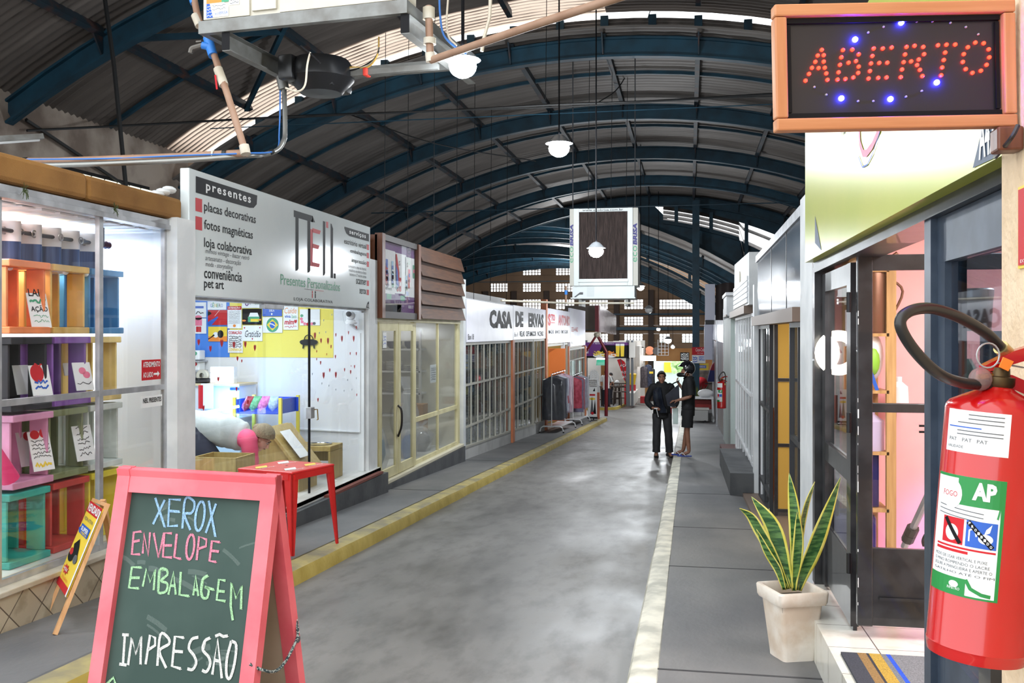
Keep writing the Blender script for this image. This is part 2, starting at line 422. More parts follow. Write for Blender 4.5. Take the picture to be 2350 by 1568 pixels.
vault('ceiling_end',VB,-18.5,4.6,46.8,66.5,[M_sheet],per=.3)

PURL=[-8.1,-6.45,-4.8,-3.15,-1.5,.15,1.8,3.45,5.1]
def arch_beam(b,V,y,x0,x1,top,h,w,m=0,n=28):
    """A curved girder: web with two flanges."""
    for dz,hh,ww in ((top,.035,w),(top-h,.035,w),(top-h/2,h,.03)):
        rings=[]
        for i in range(n+1):
            x=x0+(x1-x0)*i/n; z=zr(V,x,dz)
            t=Vector((1,0,-(x-V[0])/math.sqrt(V[2] ** 2-(x-V[0]) ** 2))).normalized(); nn=Vector((-t.z,0,t.x))
            c=Vector((x,y,z)); q=Vector((0,ww/2,0))
            rings.append([c-nn*hh/2-q,c+nn*hh/2-q,c+nn*hh/2+q,c-nn*hh/2+q])
        b.loft(rings,m,True,False)
    return b
def girder(V,y,span,label,x0=-9.6,x1=6.6,purl=PURL,rib=True,top=-.14,h=.31):
    t=thing('roof_girder',label,'roof beam',(V[0],y,zr(V,V[0],top-h)),group='arched roof girders')
    arch_beam(MB(),V,y,x0,x1,top,h,.16).build('arched_beam',M_teal,t)
    for px in purl:
        g=MB(); zb=zr(V,px,-.09)
        sl=-(px-V[0])/math.sqrt(V[2] ** 2-(px-V[0]) ** 2); up=Vector((-sl,0,1)).normalized()
        if span: g.bar((px,y+.04,zb),(px,y+span-.04,zb),.09,.14,up)
        # gusset plates that haunch the purlin into the girder
        for sy in ((1,-1) if span else (-1,)):
            P=Vector((px,y+.03*sy,zb)); q=Vector((px,y+.3*sy,zb)); r=Vector((px,y+.03*sy,zr(V,px,top-h)))
            g.prism([P+Vector((-.012,0,0)),q+Vector((-.012,0,0)),r+Vector((-.012,0,0))],(.024,0,0))
        g.build('purlin',M_tealr,t)
    if rib and span:
        r=MB(); rings=[]; n=24
        for i in range(n+1):
            x=x0+.1+(x1-x0-.2)*i/n; c=Vector((x,y+span/2,zr(V,x,-.07)))
            rings.append([c+Vector((0,-.035,-.035)),c+Vector((0,-.035,.035)),c+Vector((0,.035,.035)),c+Vector((0,.035,-.035))])
        r.loft(rings,0,True,False); r.build('middle_rib',M_teal,t)
    return t
girder(NEAR,7.3,4.9,'dark arched roof girder overhead at the left corner, nearest to the camera')
g0=girder(NEAR,12.2,4.6,'dark arched roof girder springing above the peeling wall at the left')
# braces of the near bay, as seen above the burlap band
bb=MB()
for p,q in (((-8.1,12.3),(-6.45,14.5)),((-6.45,14.5),(-8.1,16.6)),((-6.45,14.5),(-4.8,12.3)),((-4.8,12.3),(-3.15,14.5))):
    bb.bar((p[0],p[1],zr(NEAR,p[0],-.16)),(q[0],q[1],zr(NEAR,q[0],-.16)),.07,.09)
bb.build('cross_brace',M_teal,g0)
ORD=['first','second','third','fourth','fifth']
for i in range(5):
    girder(MID,16.9+5*i,5 if i <4 else 0,'teal arched roof girder, %s one beyond the ceiling louvres' % ORD[i])
for i,y in enumerate((39.2,41.8,44.4,46.9)):
    girder(VA,y,2.5 if i <3 else 0,'blue arched girder of the lower far vault, %s from the hanging cooler' % ORD[i],-18,4,[-13,-9,-5,-2,.5],False,h=.4)
for i,y in enumerate((49.5,52.5,55.5,58.5,61.5)):
    girder(VB,y,3. if i <4 else 0,'blue arched girder before the pierced end wall, %s of the last vault' % ORD[i],-18,4.4,[-13,-9,-5,-2,.5],False,h=.4)

# louvres in the steps between the vaults
M_slat=mat('grey_louvre_slat',(118,112,108),.5,.2,(150,143,138),3,.02)
def louvre(name,y,lo,hi,x0,x1,ns,posts,label,tilt=.09,w=.2):
    t=thing(name,label,'louvre',((x0+x1)/2,y,lo(x0)))
    for k in range(ns):
        b=MB(); rings=[]; n=30
        for i in range(n+1):
            x=x0+(x1-x0)*i/n; z=lo(x)+(hi(x)-lo(x))*(k+.5)/ns
            rings.append([Vector((x,y-w/2,z-tilt)),Vector((x,y-w/2,z-tilt+.012)),Vector((x,y+w/2,z+tilt+.012)),Vector((x,y+w/2,z+tilt))])
        b.loft(rings,0,True,False); b.build('slat',M_slat,t)
    for px in posts:
        if hi(px)-lo(px) <.1: continue
        MB().box((px-.07,y-.22,lo(px)-.05),(px+.07,y-.1,hi(px)+.05)).build('louvre_post',M_teal,t)
    b=MB(); rings=[]
    for i in range(31):
        x=x0+(x1-x0)*i/30; z=lo(x)
        rings.append([Vector((x,y-.2,z-.07)),Vector((x,y-.2,z+.07)),Vector((x,y-.05,z+.07)),Vector((x,y-.05,z-.07))])
    b.loft(rings,0,True,False); b.build('louvre_rail',M_teal,t)
    return t
louvre('roof_louvre',17.35,lambda x: zr(MID,x,.02),lambda x: zr(NEAR,x,-.24),-9.5,6.5,5,[p for p in PURL]+[-7.3,-5.6,-3.95,-2.3,-.65,1],'long grey louvre with teal posts above the first roof girder',-.05,.16)
louvre('roof_louvre',37.2,lambda x: zr(VA,x,.05) if x >1.9 else max(zr(VA,x,.05),zr(MID,x,-.95)-.12*max(x+2,0)),lambda x: zr(MID,x,-.45)-.1*max(x+1,0),-1,4,4,[-.5,.8,2.1,3.4],'bright stepped louvre high on the right beside the blue column',.075,.2)
louvre('roof_louvre',47.1,lambda x: zr(VB,x,.05),lambda x: zr(VA,x,-.12),-12,4,2,[-10,-8,-6,-4,-2,0,2],'farthest bright louvre band behind the hanging cooler',.02,.1)

# ------------------------------------------------------------------ outer walls
M_peel=mat('peeling_lime_wall',(122,108,98),.85,0,(176,164,152),1.3,.2,lo=.38,hi=.6,detail=8)
M_brown=mat('brown_end_wall',(118,96,78),.85,0,(146,120,96),.5,.1,lo=.3,hi=.7)
M_ochre=mat('ochre_wall_band',(178,124,72),.8,0,(196,144,90),.8,.05)
M_white=mat('white_wall_paint',(228,229,230),.6,0,(238,239,240),2,.03)
M_dgrey=mat('dark_grey_paint',(66,68,71),.6,0,(84,86,88),3,.15,lo=.4,hi=.6,bscale=20)
b=MB(); b.box((-9.9,4,-1.2),(-9.6,17.2,5.35)); struct('wall_left',b,M_peel)
b=MB(); b.box((-9.9,17.2,-2),(-9.6,37.3,5.2)); b.box((-18.6,37,-3),(-18.3,66,4.2)); b.box((-18.6,37,-3),(-9.6,37.3,5.6)); struct('wall_left_far',b,M_brown)
b=MB(); b.box((6.6,-4,-1),(6.9,37.3,5.9)); b.box((4.2,37,-3),(4.6,66,4.4)); b.box((4.2,37,-2.5),(6.9,37.3,5.6)); struct('wall_right',b,M_brown)
def step_wall(y,V,lo,hi,x0,x1,name,mats):
    b=MB(); n=20
    for i in range(n):
        a,c=x0+(x1-x0)*i/n,x0+(x1-x0)*(i+1)/n
        if hi(a)-lo(a) >.02 and hi(c)-lo(c) >.02:
            b.hexa([(a,y,lo(a)),(c,y,lo(c)),(c,y+.03,lo(c)),(a,y+.03,lo(a)),(a,y,hi(a)),(c,y,hi(c)),(c,y+.03,hi(c)),(a,y+.03,hi(a))])
    if b.v: struct(name,b,mats)
step_wall(37.35,MID,lambda x: zr(VA,x),lambda x: zr(MID,x,-.44) if x <-1 else max(zr(VA,x,.05),zr(MID,x,-.95)-.12*max(x+2,0)),-9.6,4.2,'wall_step',M_teal)
step_wall(37.3,MID,lambda x: zr(MID,x,-.45)-.1*max(x+1,0),lambda x: zr(MID,x,.02),-9,4.6,'wall_step_top',M_teal)

# end wall with rows of pierced block windows
rows=[(613,632,[(1199,1241),(1275,1318)]),(650,670,[(1125,1165),(1199,1241),(1275,1330)]),
        (687,710,[(1125,1160),(1199,1241),(1275,1318),(1352,1395),(1432,1476),(1513,1590)]),
        (727,747,[(1352,1395),(1432,1476),(1513,1590)]),(766,787,[(1352,1395),(1432,1475),(1513,1537),(1565,1590)])]
holes=[]
for v0,v1,us in rows:
    for u0,u1 in us:
        p,q=PY(u0,v1,64),PY(u1,v0,64); holes.append((p.x,p.z,q.x,q.z))
DOOR=(-2.7,-3.2,.3,-.3)
def holed_wall(name,x0,x1,z0,z1,y,th,hs,m):
    xs=sorted({x0,x1,*[h[0] for h in hs],*[h[2] for h in hs]}); zs=sorted({z0,z1,*[z for h in hs for z in (h[1],h[3]) if z0 <z <z1]})
    b=MB()
    for j in range(len(zs)-1):
        run=None
        for i in range(len(xs)-1):
            cx,cz=(xs[i]+xs[i+1])/2,(zs[j]+zs[j+1])/2
            solid=not any(h[0] <cx <h[2] and h[1] <cz <h[3] for h in hs)
            if solid and run is None: run=xs[i]
            if not solid and run is not None: b.box((run,y,zs[j]),(xs[i],y+th,zs[j+1])); run=None
        if run is not None: b.box((run,y,zs[j]),(xs[-1],y+th,zs[j+1]))
    return struct(name,b,m)
holed_wall('wall_back',-18.5,4.6,.55,7,64,.25,holes,M_brown)
holed_wall('wall_back_lower',-18.5,4.6,-3.2,.55,64,.25,[(DOOR[0],-3.3,DOOR[2],DOOR[3])]+holes,M_ochre)
for i,(x0,z0,x1,z1) in enumerate(holes):
    b=MB(); nx=max(2,round((x1-x0)/.21)); nz=max(2,round((z1-z0)/.2))
    for k in range(nx+1): xx=x0+(x1-x0)*k/nx; b.box((xx-.022,64.02,z0),(xx+.022,64.2,z1))
    for k in range(nz+1): zz=z0+(z1-z0)*k/nz; b.box((x0,64.025,zz-.02),(x1,64.195,zz+.02))
    struct('window_%d' % (i+1),b,M_brown)
# pilasters and rails on the end wall, the yard seen through the doorway
M_pil=mat('dark_pilaster',(70,58,52),.8)
b=MB()
for u in (1115,1180,1255,1335,1415,1494): x=PY(u,700,64).x; b.box((x-.18,63.8,-3),(x+.18,64,4.4))
struct('trim_5',b,M_pil)
b=MB(); b.box((-18,63.7,1.75),(4.4,63.95,1.95)); b.box((-18,63.7,2.75),(4.4,63.9,2.85)); struct('trim_6',b,M_teal)
b=MB(); b.box((-14,64.25,-3.6),(10,90,-3.05)); struct('ground_outside',b,mat('sunlit_yard',(225,222,214),.9))
b=MB(); b.box((-9,78,-3.1),(6,78.3,.9)); struct('wall_outside',b,mat('pale_blue_yard_wall',(206,226,228),.9))
# blue column half way down the hall
t=thing('column','tall blue steel column rising to the roof beside the far shops on the right','column',(.22,35.2,G(35.2,SW)))
MB().bar((.22,35.2,G(35.2,SW)),(.22,35.2,6.35),.25,.22).build('shaft',M_teal,t)
MB().bbox((.02,35.0,G(35.2,SW)),(.42,35.4,G(35.2,SW+.04)),.01).build('base_plate',M_teal,t)
# tie rods that cross the hall
for y,z,x0,x1,lab in ((16.2,5.32,-8.6,5.6,'thin steel tie rod crossing the hall before the first teal girder'),(24.6,4.8,-8.4,5.4,'thin dark tie rod crossing just above the hanging cooler'),(43,3.9,-15,.4,'faint tie rod crossing the far hall behind the hanging cooler')):
    k=MB().tube([(x0,y,z),(x1,y,z+.02)],.014 if y >20 else .01,6).build('tie_rod',M_teal); tag(k,lab,'rod')
# ================================================================== LEFT ROW OF SHOPS
M_alu=mat('aluminium',(168,170,174),.4,.55,(190,192,196),8,.02)
M_alud=mat('dark_aluminium',(105,108,113),.4,.7)
M_glass=glass()
M_whp=mat('white_post_paint',(214,218,220),.55,0,(232,235,236),3,.03)
M_tilew=mat('white_floor_tile',(212,212,206),.25,0,(226,226,222),3)
M_inner=mat('white_interior',(232,234,237),.5)
M_black=mat('black_ink',(24,24,27),.6,spec=.15); M_red=mat('red_ink',(196,38,46),.5,spec=.2); M_paper=mat('white_paper',(236,238,238),.5)
M_green=mat('green_ink',(70,160,120),.5); M_grey=mat('grey_ink',(96,98,102),.6,spec=.2); M_blue=mat('blue_ink',(38,92,190),.5)
M_yellow=mat('yellow_ink',(238,206,60),.5); M_pink=mat('pink_ink',(236,120,150),.5); M_orange=mat('orange_ink',(236,140,50),.5); M_purple=mat('purple_ink',(96,36,116),.5)
INKS=[M_paper,M_black,M_red,M_green,M_grey,M_blue,M_yellow,M_pink,M_orange,M_purple]
PA,BK,RD,GN,GY,BL,YE,PK,OR,PU=range(10)
def facade(x,y0=0,z0=0): return frame3((x,y0,z0),(0,1,0),(0,0,1))      # left row: faces right, right-hand side goes away
def facing(y,x0=0,z0=0): return frame3((x0,y,z0),(1,0,0),(0,0,1))      # faces the camera
def facadeR(x,y0=0,z0=0): return frame3((x,y0,z0),(0,-1,0),(0,0,1))    # right row: faces left

# ---- shell of the shops: partitions, floors, ceilings
b=MB(); b.box((-7.2,4.2,-.6),(-7,36.4,2.9)); struct('wall_left_shops',b,M_inner)
b=MB()
for y in (4.2,6.79): b.box((-7,y,-.5),(XL-.02,y+.06,2.42))
struct('wall_display',b,M_inner)
b=MB(); b.box((-7,11.12,-.7),(XL-.02,11.2,2.85)); struct('wall_gift_shop',b,M_inner)
M_cream=mat('cream_paint',(205,196,150),.55,0,(222,214,172),3,.06)
M_cinner=mat('cream_interior',(214,210,192),.7,0,(226,223,208),2)
b=MB(); b.box((-7,15.85,-1.2),(XL-.02,15.93,2.8)); b.box((-7,11.35,-.9),(XL-.02,11.42,2.8)); struct('wall_plate_shop',b,M_cinner)
b=MB(); b.box((-7,4.2,2.38),(XL-.05,6.85,2.44)); b.box((-7,6.85,2.34),(XL-.05,11.2,2.42)); b.box((-7,11.3,2.32),(XL-.05,16,2.4)); b.box((-7,16.3,2.15),(XL-.05,36.2,2.22)); struct('ceiling_shops',b,M_inner)
b=MB(); b.box((-7,4.2,.05),(XL+.02,6.8,.13)); struct('floor_display',b,M_tilew)
b=MB(); b.box((-7,6.85,-.16),(XL+.1,11.5,-.09)); struct('floor_gift_shop',b,M_tilew)
b=MB(); b.box((-7,11.3,-.42),(XL+.04,16.05,-.33)); struct('floor_plate_shop',b,M_tilew)
b=MB(); b.hexa([(-7,16.2,-.9),(XL,16.2,-.9),(XL,36.2,-1.75),(-7,36.2,-1.75),(-7,16.2,-.72),(XL,16.2,-.72),(XL,36.2,-1.5),(-7,36.2,-1.5)]); struct('floor_herb_shop',b,mat('grey_shop_floor',(120,120,118),.5))
# white slats of the display's ceiling
b=MB()
for k in range(14): b.box((-6.9,4.3+k*.18,2.365),(-4.0,4.3+k*.18+.13,2.379))
struct('trim_ceiling_display',b,M_inner)

# ---- plinths
M_tilep=bpy.data.materials.new('diagonal_beige_tiles'); M_tilep.use_nodes=True
def diag_tiles():
    nt=M_tilep.node_tree; N=nt.nodes; L=nt.links; bs=N['Principled BSDF']; bs.inputs['Roughness'].default_value=.45
    tc=N.new('ShaderNodeTexCoord'); mp=N.new('ShaderNodeMapping'); mp.inputs['Rotation'].default_value=(math.radians(45),0,0); L.new(tc.outputs['Object'],mp.inputs['Vector'])
    sw=N.new('ShaderNodeSeparateXYZ'); cb=N.new('ShaderNodeCombineXYZ'); L.new(mp.outputs['Vector'],sw.inputs['Vector']); L.new(sw.outputs['Y'],cb.inputs['X']); L.new(sw.outputs['Z'],cb.inputs['Y'])
    br=N.new('ShaderNodeTexBrick'); br.offset=0; br.inputs['Scale'].default_value=1; br.inputs['Brick Width'].default_value=.2; br.inputs['Row Height'].default_value=.2; br.inputs['Mortar Size'].default_value=.004
    br.inputs['Color1'].default_value=(*lin((188,176,152)),1); br.inputs['Color2'].default_value=(*lin((170,160,138)),1); br.inputs['Mortar'].default_value=(*lin((96,84,70)),1)
    L.new(cb.outputs['Vector'],br.inputs['Vector']); n=N.new('ShaderNodeTexNoise'); n.inputs['Scale'].default_value=9; n.inputs['Detail'].default_value=6; L.new(tc.outputs['Object'],n.inputs['Vector'])
    r=N.new('ShaderNodeValToRGB'); r.color_ramp.elements[0].position=.35; r.color_ramp.elements[0].color=(.55,.5,.42,1); r.color_ramp.elements[1].position=.5; r.color_ramp.elements[1].color=(1,1,1,1); L.new(n.outputs['Fac'],r.inputs['Fac'])
    mx=N.new('ShaderNodeMix'); mx.data_type='RGBA'; mx.blend_type='MULTIPLY'; mx.inputs['Factor'].default_value=.55; L.new(br.outputs['Color'],mx.inputs['A']); L.new(r.outputs['Color'],mx.inputs['B']); L.new(mx.outputs['Result'],bs.inputs['Base Color'])
diag_tiles()
b=MB(); b.hexa([(-4.1,2.5,G(2.5)),(XL+.08,2.5,G(2.5)),(XL+.08,6.65,G(6.65)),(-4.1,6.65,G(6.65)),(-4.1,2.5,.1),(XL+.08,2.5,.1),(XL+.08,6.65,.1),(-4.1,6.65,.1)]); struct('wall_plinth_display',b,M_tilep)
M_sill=mat('stone_sill',(176,168,150),.5,0,(196,190,174),5)
b=MB(); b.bbox((-4.05,2.5,.1),(XL+.1,6.65,.135),.006); struct('trim_sill_display',b,M_sill)
b=MB(); b.hexa([(-4,6.9,G(6.9)),(XL+.17,6.9,G(6.9)),(XL+.17,11.58,G(11.58)),(-4,11.58,G(11.58)),(-4,6.9,-.13),(XL+.17,6.9,-.13),(XL+.17,11.58,-.16),(-4,11.58,-.16)]); struct('wall_plinth_gift',b,M_dgrey)
b=MB(); b.box((-4,6.9,-.13),(XL+.1,11.5,-.085)); b.box((XL+.1,9.6,-.15),(XL+.165,11.4,-.12),1); struct('trim_sill_gift',b,[M_tilew,mat('brick_red_edge',(120,64,54),.7)])
b=MB(); b.hexa([(-4,11.58,G(11.58)),(XL+.1,11.58,G(11.58)),(XL+.1,16.1,G(16.1)),(-4,16.1,G(16.1)),(-4,11.58,-.36),(XL+.1,11.58,-.36),(XL+.1,16.1,-.36),(-4,16.1,-.36)]); struct('wall_plinth_plate',b,M_dgrey)
b=MB(); b.bbox((-4,11.58,-.36),(XL+.09,16.05,-.31),.008); struct('trim_sill_plate',b,mat('pale_sill',(214,208,184),.5))

# ---- display window with its frame
w=MB()
for y in (4.86,5.83,6.64): w.box((XL-.02,y-.022,.13),(XL+.015,y+.022,2.38))
for z in (.155,1.19): w.box((XL-.02,4.2,z-.022),(XL+.014,6.66,z+.022))
w.box((XL-.04,2.5,2.37),(XL+.05,6.66,2.41)); w.box((XL-.02,2.5,2.41),(XL+.035,6.66,2.45)); w.box((XL-.03,4.2,.13),(XL+.03,4.26,2.38))
fr=struct('window_21',w,M_alu)
for y0,y1 in ((4.26,4.84),(4.88,5.81),(5.85,6.62)):
    for z0,z1 in ((.18,1.165),(1.215,2.37)):
        MB().box((XL-.003,y0,z0),(XL+.003,y1,z1)).build('pane',M_glass,fr)
M_burlap=mat('burlap',(128,88,40),.9,0,(158,114,58),3,.4,lo=.3,hi=.7,bscale=220)
t=thing('burlap_valance','long brown burlap covered beam above the display window at the left','awning beam',(XL,4.7,2.45))
MB().bbox((XL-.2,2.4,2.46),(XL+.06,5.62,2.63),.03).build('burlap_cover',M_burlap,t); MB().bbox((XL-.2,5.62,2.46),(XL+.06,6.8,2.625),.03).build('burlap_cover',M_burlap,t)
b=MB(); b.box((XL-.03,6.65,-.3),(XL+.1,6.92,2.47)); struct('column_white',b,M_whp)
# clumps of dry weeds on the frame top
M_weed=mat('dry_weed',(70,84,48),.9)
for y,lab in ((5.0,'tuft of dry weeds on the window frame at the far left'),(5.9,'tuft of dry weeds on the frame above the window mullion')):
    b=MB()
    for k in range(26):
        a=random.uniform(0,2*PI); q=Vector((XL+.06,y,2.43)); e=q+Vector((abs(math.cos(a))*.03,math.sin(a)*.03,random.uniform(-.06,.05)))
        b.tube([q,(q+e)/2+Vector((.008,0,.008)),e],.0015,4)
    k=b.build('weed_tuft',M_weed); tag(k,lab,'weeds')

# ---- stickers on the panes
def plate(name,label,cat,M,x0,y0,x1,y1,th=.006,back=PA,draw=None,group=None,mats=None):
    """A thin flat sign, card or sheet with what is printed on it."""
    b=MB(); b.T=M; b.box((x0,y0,-th),(x1,y1,0),back); b.T=None
    if draw: draw(b,M)
    o=b.build(name,mats or INKS,recalc=False); tag(o,label,cat,group); return o
F=facade(XL+.006)
def st1(b,M):
    b.text('ATENDIMENTO',M,6.34,1.345,6.565,1.385,PA,.02); b.text('AO LADO',M,6.34,1.27,6.47,1.31,PA,.02)
    b.flat(M,[(6.48,1.285),(6.53,1.285),(6.53,1.27),(6.56,1.292),(6.53,1.314),(6.53,1.3),(6.48,1.3)],PA,.002)
plate('sticker','red sticker reading ATENDIMENTO AO LADO with arrow on the display pane','sticker',F,6.325,1.25,6.58,1.40,.002,RD,st1)
def st2(b,M): b.text('NEIL PRESENTES',M,6.34,1.085,6.585,1.12,BK,.02)
plate('sticker','white sticker with black lettering just below the window rail','sticker',F,6.325,1.05,6.6,1.135,.002,PA,st2)

# ---- crates in the display
CR={}
def crate(x,y,z,col,label,wd=.41,h=.465,d=.32):
    t=thing('display_crate',label,'crate',(x,y,z),group='painted crates in the window')
    m=mat('crate_'+label.split()[0]+'_'+label.split()[1],col,.5,0,tuple(int(c*.9) for c in col),5,.05)
    o=.035
    for nm,z0 in (('bottom_board',0.),('top_board',h-.045)):
        MB().bbox((-d/2-o,-wd/2+.01,z0),(d/2+o,wd/2-.01,z0+.045),.006).build(nm,m,t,True)
    for sy in (-1,1):
        for sx in (-1,1):
            MB().bbox((sx*(d/2-.062)-.065,sy*(wd/2-.03)-.01,.045),(sx*(d/2-.062)+.065,sy*(wd/2-.03)+.01,h-.045),.004).build('side_slat',m,t,True)
    for sy in (-1,0,1):
        MB().bbox((-d/2+.0,sy*.125-.055,.045),(-d/2+.016,sy*.125+.055,h-.045),.003).build('back_slat',m,t,True)
    return t
cols=[[((250,148,92),'bright orange slatted crate behind the curtain rod, left of the window'),((232,192,108),'pale mustard slatted crate in the top row of the window'),((72,138,190),'sky blue slatted crate at the end of the top row')],
        [((38,36,42),'glossy black slatted crate in the second row'),((140,92,176),'violet purple slatted crate in the second row'),((238,214,140),'pale cream yellow slatted crate in the second row')],
        [((228,160,196),'light pink slatted crate in the third row'),((140,148,104),'olive green slatted crate in the third row'),((226,234,228),'chalk white slatted crate in the third row')],
        [((62,176,160),'turquoise green slatted crate on the tiled display floor'),((206,70,62),'tomato red slatted crate on the tiled display floor'),((238,218,60),'lemon yellow slatted crate on the display floor')]]
for r,row in enumerate(cols):
    for c,(col,lab) in enumerate(row):
        crate(-4.32-.02*c,5.46+.43*c+.015*((r*7+c) % 3-1),.13+.487*(3-r),col,lab)
# cards leaning in the crates
def scrib(b,M,x0,y0,x1,y1,m,rows,seed=0,w=.004):
    rr=random.Random(seed)
    for k in range(rows):
        yy=y1-(y1-y0)*(k+.5)/rows; hh=(y1-y0)/rows*.36; n=max(5,int((x1-x0)/hh/.8)); x=x0
        pts=[(x0+(x1-x0)*i/n,yy+(rr.random()*2-1)*hh) for i in range(n+1)]
        b.ribbon(M,pts,w,m)
def card(u,v0,v1,x,label,wd,fn=None,lean=.25,back=PA):
    p=PX(u,v1,x); h=(PX(u,v0,x)-p).z
    M=frame3(p,(.25,1,0),Vector((-lean,.06,1)))
    plate('message_card',label,'card',M,-wd/2,0,wd/2,h,.006,back,fn,'lettered cards in the crates')
def cA(b,M): b.text('LAR',M,-.06,.21,.05,.26,BK,.01); scrib(b,M,-.06,.16,.06,.2,GN,1,3,.014); b.text('AÇÃO',M,-.06,.1,.065,.15,BK,.01); scrib(b,M,-.05,.03,.06,.09,GN,2,5)
card(97,670,752,-4.14,'white lettered card leaning in the mustard crate',.15,cA)
def cB(b,M): b.disc(M,-.02,.15,.05,.06,RD); scrib(b,M,-.05,.04,.05,.11,BL,2,9,.012); scrib(b,M,-.03,.18,.04,.22,RD,1,2,.01)
card(100,836,908,-4.14,'white card with red and blue figure beside the black crate slat',.15,cB)
card(60,836,905,-4.3,'plain white card half hidden behind the black slat',.13)
card(162,832,862,-4.36,'small white card behind the purple crate slat',.1)
def cC(b,M): scrib(b,M,-.06,.03,.06,.1,BK,1,4,.005); b.disc(M,0,.14,.03,.025,PK); b.disc(M,.03,.11,.03,.025,PK)
card(197,830,896,-4.14,'white card with pink heart leaning in the cream crate',.15,cC)
def cD(b,M): b.disc(M,-.03,.24,.035,.03,RD); b.disc(M,.035,.245,.03,.03,RD); scrib(b,M,-.065,.08,.065,.21,BK,5,6); scrib(b,M,-.06,.02,.06,.06,YE,1,8,.016)
card(103,988,1080,-4.14,'white card with red eyes and black lettering in the pink crate',.16,cD)
card(68,990,1070,-4.3,'white card half hidden behind the pink slat',.12,lambda b,M: b.disc(M,.02,.2,.03,.03,RD))
def cE(b,M): scrib(b,M,-.05,.03,.05,.25,BK,6,11,.005)
card(200,975,1057,-4.14,'white card with loose black handwriting in the olive crate',.16,cE)
k=MB(); p=PX(22,1100,-4.1); k.tube([p+Vector((0,0,0)),p+Vector((0,-.05,.08)),p+Vector((0,-.09,.2))],[.06,.05,.012],12); k=k.build('cone_toy',mat('hot_pink',(226,60,120),.5)); tag(k,'hot pink cone in the pink crate at the window edge','toy')
# eyelet curtain on its rod
t=thing('eyelet_curtain','short blue and white eyelet curtain above the top crates','curtain',(-4.25,5.7,2.0))
def wav(y): return .045*math.sin((y-5.2)*2*PI/.2)
y0,y1,zt=5.32,6.32,2.31
MB().sheet(lambda a,c: (-4.25+wav(y0+(y1-y0)*a),y0+(y1-y0)*a,zt-.13*c),60,2).build('header_band',mat('white_cloth',(224,228,236),.8),t)
MB().sheet(lambda a,c: (-4.25+wav(y0+(y1-y0)*a),y0+(y1-y0)*a,zt-.13-.17*c),60,3).build('blue_panel',mat('blue_satin',(46,66,108),.35,0,(84,110,160),3,stretch=(1,9,.3)),t)
for k in range(9):
    yy=y0+.06+k*.115; o=MB(); c0=Vector((-4.25+wav(yy)+.01,yy,zt-.065)); o.tube([c0+Vector((0,.022*math.cos(a*PI/8),.022*math.sin(a*PI/8))) for a in range(16)],.005,6,closed=True); o.build('eyelet',M_alu,t)
    if k % 2 == 0: o=MB(); o.ball((-4.25+wav(yy)+.01,yy+.05,zt-.295),.022,6); o.build('weight_bead',M_inner,t)
t=thing('curtain_rod','dark curtain rod with turned end knob in the window','curtain rod',(-4.24,5.8,2.2))
MB().tube([(-4.24,5.0,2.245),(-4.24,6.38,2.245)],.014,8).build('rod',M_alud,t); MB().lathe([(.001,0),(.02,.005),(.03,.03),(.012,.05),(.026,.07),(.001,.1)],12,M=Matrix.Translation((-4.24,6.38,2.245)) @ Matrix.Rotation(-PI/2,4,'X')).build('finial',mat('dark_plum',(70,36,56),.4),t)
MB().box((-4.26,6.35,2.24),(-4.22,6.37,2.38)).build('bracket',M_alud,t)

